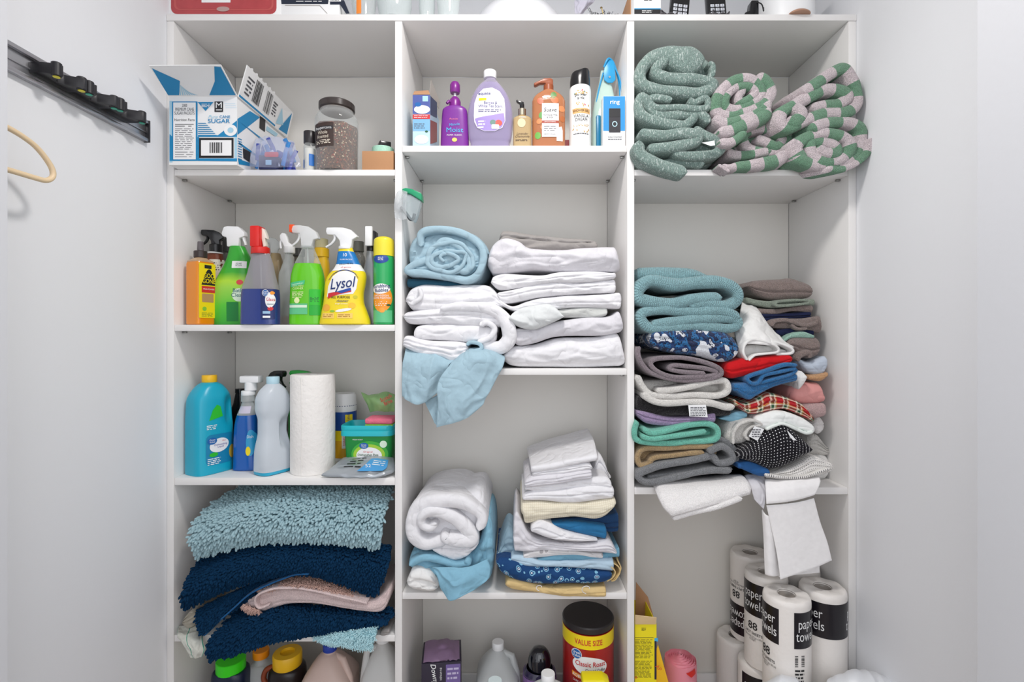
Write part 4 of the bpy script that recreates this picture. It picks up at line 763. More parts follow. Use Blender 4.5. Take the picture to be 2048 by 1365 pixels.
# silver refill pouch lying in front
SV = mat('silver grey film', '#aab0b6', .28, metal=.35, var=.06, vscale=30)
G = [[(686, 919, .085), (720, 917, .085), (755, 916, .08), (788, 919, .09)], [(674, 930, .05), (708, 926, .05), (745, 924, .045), (789, 932, .05)], [(655, 946, .018), (690, 940, .015), (740, 939, .012), (788, 945, .02)], [(643, 953, .0), (680, 955, -.012), (735, 957, -.018), (770, 950, -.008)]]
pk = drape('refill_pouch', G, SV, 'silver grey plastic pouch lying flat before the detergent tub', 'pouch', th=.012, wr=.0025, seed=9, wf=(14, 26), rid=True)
def fq(Gq, up=.008):
    V = interp_grid([[P(*q) for q in r] for r in Gq], 40, 40)
    def fn(x, z):
        i = np.clip((1-np.atleast_1d(z))*39, 0, 38.999); j = np.clip(np.atleast_1d(x)*39, 0, 38.999); a_, b_ = i.astype(int), j.astype(int); fa, fb_ = (i-a_)[:, None], (j-b_)[:, None]
        p = V[a_, b_]*(1-fa)*(1-fb_)+V[a_+1, b_]*fa*(1-fb_)+V[a_, b_+1]*(1-fa)*fb_+V[a_+1, b_+1]*fa*fb_
        return p+np.array([0, -.004, up])
    return fn
f0 = fq(G); fn = lambda x, z: f0(x, z)-np.array(pk.location)
f0b = fq(G, .0085); fnb = lambda x, z: f0b(x, z)-np.array(pk.location)
patch2('label', [(.52, .15), (.88, .2), (.9, .75), (.62, .78)], mat('sky blue print', '#4f9ed8', .4), fn, pk, 6); lines(4, .25, .52, .82, .25, BLK, fn, pk, word=.12, th=.3); text('52', .13, WHT, fnb, pk, .62, .36, rot=.3, sx=.5); lines(3, .66, .86, .65, .4, WHT, fnb, pk, word=.1, th=.35)
# ------------------------------------------------------------------ column 1 top shelf, column 2 top shelf, top of the unit, floor level
def pf(Y, o, off=.0005):
    """photo pixels on the upright plane at depth Y, for decals of a thing at o"""
    l = np.array(o.location) if o is not None else np.zeros(3)
    def fn(x, z):
        x = np.atleast_1d(x); z = np.atleast_1d(z); s = (D+Y-off)/F
        return np.stack([(x-CX)*s-l[0], np.full(len(x), Y-off)-l[1], HC-(z-CY)*s-l[2]], 1)
    return fn
def psf(xc, o, off=.0006):
    """photo pixels on a receding upright plane at x = xc"""
    l = np.array(o.location); xx = xc+off*(1 if xc < 0 else -1)
    def fn(x, z):
        s = xx/(np.atleast_1d(x)-CX); return np.stack([np.full(np.size(x), xx)-l[0], s*F-D-l[1], HC-(np.atleast_1d(z)-CY)*s-l[2]], 1)
    return fn
def wrapf(r, off=.0005, a0=0.0, cx=0, cy=0): return lambda x, z: np.stack([cx+(r+off)*np.sin(np.atleast_1d(x)/r+a0), cy-(r+off)*np.cos(np.atleast_1d(x)/r+a0), np.atleast_1d(z)], 1)
def board4(name, pts, th, m, par, nrm=None):
    """a stiff board through four corners"""
    p = np.array(pts, float)-(np.array(par.location) if par else 0); n = np.cross(p[1]-p[0], p[3]-p[0]); n /= np.linalg.norm(n)
    V = np.vstack([p+n*th/2, p-n*th/2]); return MB().add(V, [(0, 1, 2, 3), (7, 6, 5, 4), (0, 4, 5, 1), (1, 5, 6, 2), (2, 6, 7, 3), (3, 7, 4, 0)]).build(name, m, par, smooth=False), p, n
def bil(p, n, off):
    """u (0..1 along first edge), v (0..1 away from it) on a board"""
    return lambda u, v: ((1-np.atleast_1d(u))*(1-np.atleast_1d(v)))[:, None]*p[0]+(np.atleast_1d(u)*(1-np.atleast_1d(v)))[:, None]*p[1]+(np.atleast_1d(u)*np.atleast_1d(v))[:, None]*p[2]+((1-np.atleast_1d(u))*np.atleast_1d(v))[:, None]*p[3]+n*off
SB = mat('sugar box blue print', '#1487bd', .5); CW = mat('white printed cardboard', '#f0f0f0', .6); KR = mat('brown cardboard', '#b78a66', .85, var=.05, bump=.15); INK = mat('grey ink', '#55565c', .6); SKY = mat('pale blue print', '#a9d2e6', .5)
# sugar box
Yf = -.033; Yb = .24; x0, x1 = X(338, Yf), X(474, Yf); zb = S1+.0006; ztp = Z(193, Yf)
t = thing('sugar_box', 'open white and blue sugar packet box with raised flaps overhanging the shelf', 'box', ((x0+x1)/2, Yf, zb))
lx = (x1-x0)/2; h = ztp-zb; dd = Yb-Yf; b = MB(); w_ = .0025
b.box(-lx, lx, 0, w_, 0, h).box(-lx, lx, dd-w_, dd, 0, h).box(-lx, -lx+w_, w_, dd-w_, 0, h).box(lx-w_, lx, w_, dd-w_, 0, h).box(-lx+w_, lx-w_, w_, dd-w_, 0, w_); b.build('carton', CW, t, smooth=False)
b = MB(); 
box('kraft_lining', -lx+w_+.0002, lx-w_-.0002, w_+.0002, dd-w_-.0002, w_+.0001, w_+.001, KR, t, bevel=0)
f = pf(Yf, t); f2 = pf(Yf, t, .0009); f3 = pf(Yf, t, .0013)
patch2('print', [(339, 202), (345, 202), (345, 325), (339, 325)], SKY, f, t, 1); patch2('print', [(339, 268), (345, 274), (345, 322), (339, 322)], SB, f2, t, 1)
fa, fb = pf(Yf, t, .00062), pf(Yf, t, .00074); patch2('print_border', rrect(344, 395, 203, 322, 1), SB, fa, t, 1); patch2('print_panel', rrect(346.5, 391.5, 205, 319, .5), WHT, f2, t, 1); patch2('print_border', [(395, 317), (474, 317), (474, 323), (395, 322)], SB, fb, t, 2)
text('2000\nPREMIUM CANE\nSUGAR PACKETS', 6.5, INK, lambda x, z: f3(x, 2*219-z), t, 369, 219, width=40, bold=.01); text('Nutrition Facts', 5, BLK, lambda x, z: f3(x, 2*240-z), t, 369, 240, width=40); lines(2, 350, 389, 247, 254, BLK, f3, t, th=.3, word=30); lines(12, 350, 388, 256, 300, INK, f3, t, th=.3, word=12); lines(3, 350, 388, 302, 316, INK, f3, t, th=.2, word=20)
patch2('print_field', [(395, 204), (427, 204), (411, 222)], SB, f2, t, 2); lines(3, 403, 420, 207, 215, WHT, f3, t, th=.45, word=9)
MK2 = mat('black emblem print', '#232326', .5); patch2('emblem', rrect(429, 446, 203, 224, .5), MK2, f2, t, 1); text('M', 12, WHT, lambda x, z: f3(x, 2*211-z), t, 437.5, 211, bold=.03, width=12); lines(1, 432, 444, 218, 222, WHT, f3, t, word=30)
text('Pure', 7.5, SKY, lambda x, z: f3(x, 2*234-z), t, 425, 234, shear=.4); text('CANE', 5.6, SB, lambda x, z: f3(x, 2*234-z), t, 449.5, 234, bold=.02, width=21); text('SUGAR', 8.5, SB, lambda x, z: f3(x, 2*243-z), t, 437.5, 243.5, bold=.012, width=44)
for i in range(7): x_ = 397+i*0; patch2('print_stripes', [(396, 246+i*4), (411+i*3.6, 246+i*4), (413+i*3.6, 247.6+i*4), (396, 247.6+i*4)], SB, f2, t, 1)
for i in range(12):
    for j in range(5): patch2('print_dots', [(449+i*2.2+j*1.2, 207+j*4), (450.2+i*2.2+j*1.2, 207+j*4), (450.2+i*2.2+j*1.2, 208+j*4), (449+i*2.2+j*1.2, 208+j*4)], SKY, f2, t, 1, dens=4) if j < 3 and i < 10 else None
patch2('print_field', [(436, 270.5), (474, 241), (474, 270.5)], SB, f, t, 3); patch2('print_border', [(396, 270.5), (474, 270.5), (474, 274), (396, 274)], SB, fa, t, 1); patch2('print_border', [(395.2, 274), (398, 274), (398, 317), (395.2, 317)], SB, fa, t, 1); patch2('print_border', [(469, 274), (474, 274), (474, 317), (469, 317)], SKY, fa, t, 1)
patch2('print_circle', ell(461, 260.5, 13, 11.5, 28), WHT, f2, t, 2); patch2('print_ring', ell(461, 260.5, 6, 5.5, 20), SKY, f3, t, 2)
patch2('barcode_frame', rrect(398, 467, 276, 316, .5), BLK, f2, t, 1); patch2('barcode_field', rrect(402, 463, 280.5, 311.5, .5), WHT, f3, t, 1); barcode(419, 446, 285, 306, BLK, pf(Yf, t, .0017), t)
# right side print
xs = X(474, Yf); g = psf(xs, t); g2 = psf(xs, t, .0012)
def sp(pts, m, fn, nm='side_print'): return patch2(nm, pts, m, fn, t, 4)
sp([(475, 238), (500, 222), (520, 235), (497, 253), (475, 270)], SB, g); sp([(480, 244), (484, 246), (528, 280), (528, 284)], SB, g2); sp([(478, 284), (515, 311), (515, 315), (478, 288)], SB, g2); sp([(476, 318), (515, 331), (512, 334.5), (478, 329)], SB, g); sp([(520, 232), (531, 240), (530, 264), (519, 256)], MK2, g2, 'emblem')
for k in range(9): sp([(476, 276+k*5), (484, 279+k*5), (484, 280.5+k*5), (476, 277.5+k*5)], SB, g2, 'side_print')
sp([(486, 296), (501, 305), (501, 326), (487, 316)], MK2, g2, 'emblem'); sp([(534, 252), (556, 268), (552, 274), (532, 260)], SKY, g2)
# front flap and side flap
fo, p, n = board4('front_flap', [P(338, 192, Yf), P(475, 192, Yf), P(442, 130, Yf-.085), P(298, 131, Yf-.085)], .0025, CW, t); s_ = -1 if n[1] > 0 else 1; q = bil(p, n, s_*.0016)
patch2('flap_print', [(.0, .04), (.16, .04), (.30, .52), (.02, .93)], SB, q, fo, 4); patch2('flap_print', [(.60, .04), (.985, .04), (.985, .95), (.90, .97), (.97, .8)], SB, q, fo, 4)
for k in range(8): patch2('flap_stripes', [(.17+k*.035, .04), (.19+k*.035, .04), (.27+k*.008, .42-k*.04), (.26+k*.008, .42-k*.04)], SKY, q, fo, 2)
so, p, n = board4('side_flap', [P(476, 194, Yf), P(574, 276, .24), P(586, 226, .24), P(494, 130, Yf-.01)], .0025, CW, t); s_ = 1 if n[1] < 0 else -1; q = bil(p, n, s_*.0016); 
for k in range(6): patch2('torn_edge', [(.05+k*.09, .96), (.12+k*.09, .97), (.10+k*.09, 1.07), (.07+k*.09, 1.03)], CW, bil(p, n, 0), so, 2)
barcode(.20, .34, .2, .9, BLK, q, so, vert=False); barcode(.42, .54, .2, .9, BLK, q, so, seed=5); lines(5, .06, .18, .8, .2, INK, q, so, word=.1); lines(5, .57, .66, .8, .3, INK, q, so, word=.1); patch2('flap_print', [(.97, .1), (.97, .95), (.78, .05)], SB, q, so, 3); patch2('flap_print', [(.7, .15), (.75, .8), (.85, .3)], SKY, q, so, 3); patch2('flap_print', [(.0, .03), (.70, .03), (.70, .09), (0, .09)], SB, q, so, 3)
# bag of drink sticks in a little tray
t = thing('packet_bag', 'clear bag of blue drink sticks beside the sugar box', 'bag', (X(550, .03), .03, S1+.0006)); lo = np.array(t.location)
VB = mat('violet blue foil', '#4a55a8', .3, metal=.3); BF = mat('blue foil', '#3f86c8', .3, metal=.3); r_ = random.Random(5)
box('card_box', X(521, .01)-lo[0], X(556, .01)-lo[0], -.03, .01, .0, Z(313, .01)-lo[2], mat('navy card', '#262c55', .5), t, bevel=.001); patch2('card_print', rrect(531, 543, 320, 330, .5), SKY, pf(-.0006, t), t, 1); patch2('red_tab', rrect(529, 557, 304, 314, 3), RP, pf(-.004, t), t, 2)
for k in range(22):
    px = 508+k*3.8+r_.uniform(-2, 2); bx = X(px, .03)-lo[0]; tl = r_.uniform(-.35, .35); ln = r_.uniform(.055, .085); y_ = r_.uniform(-.026, .035) if not 3 < k < 13 else r_.uniform(.0, .03); zb_ = r_.uniform(0, .012) if k % 3 else .03
    V, Fs = tube_vf([(bx, y_, zb_), (bx+ln*.5*math.sin(tl), y_, zb_+ln*.5*math.cos(tl)), (bx+ln*math.sin(tl), y_, zb_+ln*math.cos(tl)*.8)], .006, 8); V[:, 1] = y_+(V[:, 1]-y_)*.5
    mk('drink_stick', V, Fs, (VB, BF, mat('white foil', '#d9dcea', .3, metal=.2), VB)[k % 4], t)
G = [[(512, 279, .06), (535, 273, .05), (560, 276, .05), (588, 284, .06)], [(505, 300, .01), (533, 297, -.012), (563, 298, -.014), (594, 306, .0)], [(501, 318, -.012), (530, 318, -.030), (566, 320, -.034), (600, 322, -.012)], [(500, 334, -.015), (530, 335, -.033), (570, 335, -.036), (602, 335, -.015)]]
o = drape('bag_film', [[tuple(np.array(P(*q))-lo) for q in r] for r in G], mat('lilac clear film', '#dde2f4', .08, alpha=.94), th=.0008, wr=.002, seed=2, wf=(18, 22), parent=t, world=True)
# small shaker bottle
Y = .04; a = At(Y, S1, 620); t = put('shaker_bottle', 'small clear bottle of white powder with black lid left of spice jar', 'bottle', 620, Y, S1); L_ = Loft([(0, .015, .015), (.002, .0165, .0165), (a.z(296), .0165, .0165), (a.z(291), .0145, .0145), (a.z(288), .0140, .0140)], False); L_.build('glass', CLEAR, t); L_.build('white_powder', mat('white powder', '#eceae4', .95), t, grow=-.0012, zlo=.0015, zhi=a.z(300)); ribcap('lid', .0160, a.z(289), a.z(265), pl('black lid', '#2a2628'), t); patch2('label', rrect(-.0155, -.010, .012, .035, .001), mat('blue label print', '#3678c8', .4), onl(L_), t, 3); patch2('label', rrect(.004, .015, .018, .05, .001), mat('blue label print', '#3678c8', .4), onl(L_), t, 3)
# spice jar
Y = .05; a = At(Y, S1, 674); t = put('spice_jar', 'big glass jar of brown peppery spice mix with dark lid', 'jar', 674, Y, S1); R_ = a.w(41.5)
SP = bpy.data.materials.new('mixed brown spice'); nt, N, L = nodes_of(SP); b = N['Principled BSDF']; b.inputs['Roughness'].default_value = .8; tc = N.new('ShaderNodeTexCoord'); vo = N.new('ShaderNodeTexVoronoi'); vo.inputs['Scale'].default_value = 330; L.new(tc.outputs['Object'], vo.inputs['Vector']); sx = N.new('ShaderNodeSeparateXYZ'); L.new(vo.outputs['Color'], sx.inputs[0]); r = ramp(N, [(0, '#4a2f22'), (.35, '#6b4732'), (.6, '#553a2c'), (.8, '#8a5a40'), (.9, '#c9b79a'), (.95, '#8e2f22')], 'CONSTANT'); L.new(sx.outputs[0], r.inputs[0]); L.new(r.outputs[0], b.inputs['Base Color'])
L_ = Loft([(0, R_*.9, R_*.9), (.003, R_*.95, R_*.95), (.010, R_*.97, R_*.97), (a.z(300), R_*.98, R_*.98), (a.z(265), R_, R_), (a.z(245), R_*.985, R_*.985), (a.z(236), R_*.92, R_*.92), (a.z(229), R_*.80, R_*.80), (a.z(225), R_*.77, R_*.77)]); L_.build('glass', mat('jar glass', '#f0f4f4', .04, alpha=.9), t, seg=48)
V, Fs = L_.vf(48, -.0022, zlo=.003, zhi=a.z(258)); k = V[:, 2] > a.z(259); V[k, 2] += .003*pn(V[k, 0]*60, V[k, 1]*60); mk('spice', V, Fs, SP, t)
DL = pl('dark bronze lid', '#3a3230', rough=.25); lidr = a.w(34.5); cyl('lid', lidr, a.z(224), a.z(209), DL, t, bev=.003, seg=48); cyl('lid_seal', lidr*.93, a.z(225.5), a.z(224)-.0002, mat('grey lid liner', '#8b8480', .5), t, bev=.0005, seg=40)
patch2('label', rrect(a.x(640), a.x(682), a.z(307), a.z(262), .002), mat('brown black label', '#3b2a24', .4), onl(L_, .001), t, 6); patch2('label_bar', rrect(a.x(641), a.x(681), a.z(276), a.z(269), .0005), MK2, onl(L_, .0014), t, 4); text('Peppercorn', .0075, WHT, onl(L_, .002), t, a.x(661), a.z(272.5), width=a.w(34)); text('Whole\nRoasted', .009, mat('cream ink 2', '#e9dfce', .6), onl(L_, .0018), t, a.x(660), a.z(285), width=a.w(24)); lines(3, a.x(645), a.x(677), a.z(294), a.z(303), mat('cream ink 2', '#e9dfce'), onl(L_, .0016), t)
# cardboard cube, tape roll, black cube
Y = .035; lo0 = X(724, .01), X(787, .01); t = box('cardboard_box', lo0[0], lo0[1], .01, .085, S1+.0006, Z(302, .01), mat('tan cardboard', '#b88962', .8, var=.04, bump=.1), None, bevel=.001, recenter=True, label='small tan cardboard box at right end of top left shelf', cat='box')
tz = Z(302, .01)+.0006; t = thing('tape_roll', 'mint patterned tape roll on top of the tan cardboard box', 'tape', (X(766, .045), .045, tz)); MI = mat('mint washi tape', '#a9d8c2', .5, var=.2, vscale=300)
th = np.linspace(0, 2*PI, 40, endpoint=False); V = np.vstack([np.stack([q*np.cos(th), q*np.sin(th), np.full(40, z)], 1) for q, z in ((.0285, 0), (.0295, .001), (.0295, .017), (.0285, .018), (.018, .018), (.018, 0))]); mk('tape', V, [list(f) for f in grid_faces(6, 40, cv=True)]+[[k, (k+1) % 40, 200+(k+1) % 40, 200+k] for k in range(40)], MI, t)
t = box('black_cube', X(758, .045), X(780, .045), .03, .058, tz+.0186, tz+.0186+.016, BKP, None, bevel=.002, recenter=True, label='small black block resting on the mint tape roll', cat='block'); t.rotation_euler = (0, 0, .5); t.name = 'black_block'
t = thing('cable_coil', 'dark coiled thing between spice jar and tan cardboard box', 'cable', (X(720, .06), .1, S1+.0006)); c = [( .016*math.cos(k*.5), .016*math.sin(k*.5), .004+.0016*k*.35) for k in range(40)]; tube('coil', c, .0032, BKP, t, 8, 160); box('plug', -.02, .0, -.012, .004, .0, .018, mat('navy card', '#262c55', .5), t, bevel=.002)

# ================= column 2 top shelf
T1 = SH[(1, 0)]
# cleaning tablet box
Yf = .02; t = thing('tablet_box', 'opened blue and white tablet box with red band at left end', 'box', (X(843, Yf), Yf, T1+.0006)); x0, x1 = X(825.5, Yf)-t.location.x, X(860, Yf)-t.location.x; h = Z(190, Yf)-t.location.z; b = MB(); b.box(x0, x1, 0, .0012, 0, h).box(x0, x1, .158, .16, 0, h).box(x0, x0+.0012, .0012, .158, 0, h).box(x1-.0012, x1, .0012, .158, 0, h).box(x0, x1, .0012, .158, 0, .001)
b.build('carton', mat('pale blue card', '#bcd8ee', .5), t, smooth=False); f = pf(Yf, t); f2 = pf(Yf, t, .0009); f3 = pf(Yf, t, .0013)
patch2('print', rrect(825.5, 860, 190, 228, .2), mat('indigo print', '#4a5aa0', .5), f, t, 1); patch2('print', rrect(845, 856, 192, 203, .5), SKY, f2, t, 1); patch2('print_oval', ell(844, 219, 16, 8.5, 30), WHT, f2, t, 2); patch2('oval_mark', ell(836, 209, 6.5, 4.5, 20), GVB, f3, t, 2); patch2('print_band', rrect(825.5, 860, 229, 238, .2), REDI, f2, t, 1); lines(2, 828, 857, 230, 237, WHT, f3, t, th=.3, word=6)
patch2('print', rrect(825.5, 860, 238, 262, .2), mat('sky print 2', '#7fb6dd', .5), f, t, 1); lines(3, 828, 850, 246, 258, INK, f2, t, th=.3, word=6); patch2('print_tablet', ell(843, 279, 14, 9, 24), WHT, f2, t, 2); patch2('print_tick', ell(853, 263, 3, 2, 12), mat('dark green ink', '#1f5a34', .5), f2, t, 2)
sf = psf(X(860, Yf), t); patch2('side_print', [(861, 192), (874, 205), (874, 236), (861, 229)], mat('deep indigo print', '#34406e', .5), sf, t, 4); patch2('side_print', [(861, 240), (874, 246), (874, 284), (861, 288)], mat('brick print', '#9a3f45', .5), sf, t, 4)
board4('flap', [P(859, 189, .14), P(878, 218, .2), P(880, 205, .2), P(862, 160, .14)], .0012, mat('grey card', '#b9b2ac', .7), t); board4('flap', [P(826, 189, Yf), P(860, 189, Yf), P(857, 181, .05), P(829, 183, .05)], .0012, KR, t)
# purple conditioner
Y = .045; a = At(Y, T1, 910); t = put('pump_bottle', 'purple pump bottle with blue lettering next to the lilac refill', 'bottle', 910, Y, T1); L_ = loft_px(a, [(289, 882, 938, .021, 3.2), (255, 883, 937, .021, 3.2), (228, 885, 935, .021, 3.2), (221, 887, 933, .020, 3), (217, 893, 928, .018, 2.6), (214.5, 904, 922, .012, 2)]); PU = pl('purple plastic', '#7a2b93'); L_.build('body', PU, t, seg=44)
PU2 = pl('magenta purple plastic', '#7c2085'); Loft([(a.z(216), a.w(11.5), a.w(11.5)), (a.z(205), a.w(11.5), a.w(11.5)), (a.z(199), a.w(9), a.w(9)), (a.z(195), a.w(5), a.w(5))], False).build('collar', PU2, t); tube('spout', [(-.006, -.006, a.z(207)), (-.016, -.012, a.z(207)), (-.020, -.014, a.z(212))], .0042, PU2, t); cyl('stem', a.w(2.5), a.z(197), a.z(186), WHP, t, seg=16, bev=.0003); Loft([(a.z(187.5), a.w(9), a.w(9)), (a.z(183), a.w(10.3), a.w(10.3)), (a.z(171), a.w(10), a.w(10)), (a.z(166), a.w(7), a.w(7)), (a.z(164.5), a.w(3), a.w(3))], False).build('pump_head', PU2, t)
CYI = mat('cyan ink', '#49b4e8', .4); text('Aussie', .005, mat('pink ink', '#ee7f9a', .5), onl(L_, .001), t, a.x(909), a.z(245), width=a.w(17)); text('Miracle', .007, CYI, onl(L_, .001), t, a.x(911), a.z(256), width=a.w(20), rot=.1, bold=.01); text('Moist', .013, CYI, onl(L_, .001), t, a.x(911), a.z(267), width=a.w(33), bold=.04); text('PUMP. SUDSY.', .004, WHT, onl(L_, .001), t, a.x(911), a.z(277), width=a.w(30)); patch2('label_avocado', ell(a.x(911), a.z(286), a.w(5), a.w(4), 20), mat('peach print', '#f6cf6a', .5), onl(L_, .0008), t, 2)
# lilac hand soap refill
Y = .04; a = At(Y, T1, 980); t = put('soap_refill_bottle', 'large oval clear bottle of lilac soap with white cap', 'bottle', 980, Y, T1); L_ = loft_px(a, [(289, 941, 1020, .024, 3), (280, 938, 1023, .026, 2.8), (262, 936, 1025, .027, 2.6), (235, 935, 1026, .028, 2.6), (210, 939, 1022, .028, 2.4), (190, 947, 1014, .026), (174, 957, 1003, .022, 2.2), (166, 966, 996, .018, 2), (161, 971, 992, .014, 2), (156, 973, 990, .013, 2)])
L_.build('body', mat('lilac clear plastic', '#e0d8ee', .06, alpha=.85), t, seg=48); L_.build('lilac_soap', mat('lilac soap', '#b3a6d2', .12, alpha=.58, coat=.5), t, grow=-.002, zhi=a.z(170), zlo=.002, seg=48); ribcap('cap', a.w(12.6), a.z(159), a.z(144), WHP, t)
LB = [(a.x(x), a.z(y)) for x, y in ((949, 240), (950, 215), (956, 198), (968, 187), (985, 185), (1000, 192), (1009, 206), (1011, 225), (1011, 250), (1005, 264), (990, 271), (970, 271), (956, 264), (950, 252))]; patch2('label', LB, mat('pale lilac label', '#e6e2f4', .4), onl(L_, .001), t, 8)
patch2('label_low', [(a.x(x), a.z(y)) for x, y in ((951, 246), (965, 243), (985, 240), (1008, 235), (1010, 250), (1004, 263), (990, 270), (970, 270), (957, 263))], mat('lavender print', '#a48fd0', .4), onl(L_, .0014), t, 6)
NI = mat('slate ink', '#53567c', .5); text('equate', .0075, mat('navy ink', '#1f3470', .5), onl(L_, .0018), t, a.x(970), a.z(197), width=a.w(24), bold=.02); patch2('label_highlight', rrect(a.x(959), a.x(974), a.z(211), a.z(206), .001), YEL, onl(L_, .0016), t, 2); text('Berries &\nWhite Tea Scent', .0075, NI, onl(L_, .0018), t, a.x(982), a.z(219), width=a.w(47)); lines(2, a.x(958), a.x(1004), a.z(228), a.z(234), NI, onl(L_, .0018), t)
patch2('label_berry', ell(a.x(998), a.z(255), a.w(7), a.w(6), 24), mat('berry print', '#d8584e', .4), onl(L_, .0018), t, 3); patch2('label_leaf', ell(a.x(987), a.z(254), a.w(6), a.w(5), 20), mat('sage print', '#6f8f86', .5), onl(L_, .0018), t, 3); patch2('label_flower', rrect(a.x(984), a.x(999), a.z(267), a.z(258), .003), WHT, onl(L_, .0022), t, 2); lines(3, a.x(958), a.x(972), a.z(249), a.z(266), WHT, onl(L_, .0018), t)
# gold mini pump
Y = .04; a = At(Y, T1, 1044); t = put('pump_bottle', 'small gold soap bottle with black pump head', 'bottle', 1044, Y, T1); L_ = loft_px(a, [(289, 1026, 1063, .018, 4), (248, 1026, 1063, .018, 4), (240, 1027, 1062, .018, 3.4), (236, 1031, 1058, .014, 2.6), (233.5, 1036, 1051, .010, 2)]); L_.build('body', mat('champagne liquid', '#c2a779', .18, coat=.5, alpha=.12), t)
MC = mat('champagne metal', '#c9bfa8', .25, 1.0); cyl('collar', a.w(8), a.z(234), a.z(219), MC, t); g = cyl('pump_stem', a.w(4.5), a.z(219), a.z(210), BKP, t, seg=16, bev=.0005); prism('pump_head', [(a.x(x), a.z(y)) for x, y in ((1032, 203), (1034, 201), (1040, 203.5), (1047.5, 206), (1048, 211), (1040, 213), (1039, 209), (1034, 206))], -.005, .005, BKP, t, bevel=.0012)
patch2('label_oval', ell(a.x(1043), a.z(252), a.w(8), a.w(9), 26), mat('pale gold print', '#dccba4', .4), onl(L_, .0008), t, 3); BRI = mat('brown ink 2', '#5a4630', .5); text('Lavender\nChamomile', .0062, BRI, onl(L_, .001), t, a.x(1044), a.z(276), width=a.w(28), shear=.4); lines(2, a.x(1031), a.x(1057), a.z(284), a.z(288), BRI, onl(L_, .001), t)
# brown body wash pump
Y = .045; a = At(Y, T1, 1097); t = put('pump_bottle', 'large amber body wash bottle with brown pump and white label', 'bottle', 1097, Y, T1); L_ = loft_px(a, [(289, 1064, 1130, .023, 3.4), (215, 1064, 1130, .023, 3.2), (203, 1065, 1129, .022, 3), (194, 1070, 1124, .020, 2.6), (187, 1079, 1115, .017, 2.2), (183, 1086, 1108, .014, 2)])
AM = mat('amber clear plastic', '#c8845a', .1, alpha=.3, coat=.5); L_.build('body', AM, t, seg=44); L_.build('amber_soap', mat('amber soap', '#b5663a', .3, sss=.2), t, grow=-.003, zlo=.003, zhi=a.z(200), seg=44)
BP = pl('copper brown plastic', '#9a5232'); cyl('collar', a.w(10), a.z(184), a.z(172), BP, t); prism('pump_head', [(a.x(x), a.z(y)) for x, y in ((1068, 173), (1067.5, 169), (1075, 165.5), (1088, 159.5), (1101, 159), (1105.5, 162), (1106, 173), (1092, 173), (1090, 169), (1080, 169), (1071, 174))], -.008, .008, BP, t, bevel=.002)
for px, py, r1, c in ((1108, 208, 8, '#c9703c'), (1083, 238, 7, '#5c9a4a'), (1086, 262, 6, '#c88a5a'), (1075, 278, 7, '#6fae4e'), (1106, 198, 7, '#5f8a4c'), (1122, 225, 7, '#d88a56'), (1080, 210, 7, '#d86a4a'), (1124, 245, 6, '#b86a3a'), (1078, 250, 6, '#d88a56')): patch2('label_fruit', ell(a.x(px), a.z(py), a.w(r1), a.w(r1*.85), 20, rot=px*.7), mat('fruit print '+c, c, .4), onl(L_, .0007), t, 3)
patch2('label_plate', rrect(a.x(1083), a.x(1116), a.z(281), a.z(215), .001), WHT, onl(L_, .0012), t, 6); patch2('label_plate', [(a.x(x), a.z(y)) for x, y in ((1116, 262), (1122, 260), (1124, 268), (1124, 289), (1112, 289), (1112, 281))], WHT, onl(L_, .0012), t, 4)
text('Suave', .0105, BLK, onl(L_, .0018), t, a.x(1099), a.z(228), width=a.w(25), shear=.15); text('COCOA BUTTER\n& SHEA', .0048, BLK, onl(L_, .0018), t, a.x(1099), a.z(241), width=a.w(29)); patch2('label_band', rrect(a.x(1083), a.x(1116), a.z(254), a.z(249), .0003), mat('rust print', '#a8462f', .5), onl(L_, .0016), t, 3); text('SMOOTHING', .003, WHT, onl(L_, .002), t, a.x(1099), a.z(251.5), width=a.w(22)); lines(3, a.x(1087), a.x(1112), a.z(258), a.z(270), INK, onl(L_, .0018), t, th=.25); text('BODY WASH', .0035, BLK, onl(L_, .0018), t, a.x(1099), a.z(276), width=a.w(22))
# red thing behind
t = box('red_box', X(1127, .13), X(1145, .13), .12, .16, T1+.0006, T1+.062, mat('dark red card', '#a8343a', .5), None, bevel=.002, recenter=True, label='red packet behind the body wash and shower foam can', cat='packet'); t.name = 'red_packet'
# shower gel foam can
Y = .04; a = At(Y, T1, 1160); t = put('aerosol_can', 'white shower foam aerosol can with tall black slanted cap', 'aerosol can', 1160, Y, T1); L_ = loft_px(a, [(289, 1138.5, 1182, None, 2), (185, 1138.5, 1182, None, 2), (178, 1140, 1180.5, None, 2), (173, 1144, 1176, None, 2), (171, 1149, 1171, None, 2)], sm=False, dr=1.0); L_.build('body', mat('white enamel can', '#f1f1ef', .25, coat=.4), t, seg=48)
V, Fs = Loft([(a.z(182), a.w(20.2), a.w(20.2)), (a.z(165), a.w(20.0), a.w(20.0)), (a.z(150), a.w(18.5), a.w(18.5)), (a.z(146), a.w(17), a.w(17))], False).vf(48); k = V[:, 2] > a.z(151); V[k, 2] += .25*(V[k, 0]); V[k, 2] -= .004*np.exp(-((V[k, 0]+.004)/.007)**2); mk('cap', V, Fs, BKP, t)
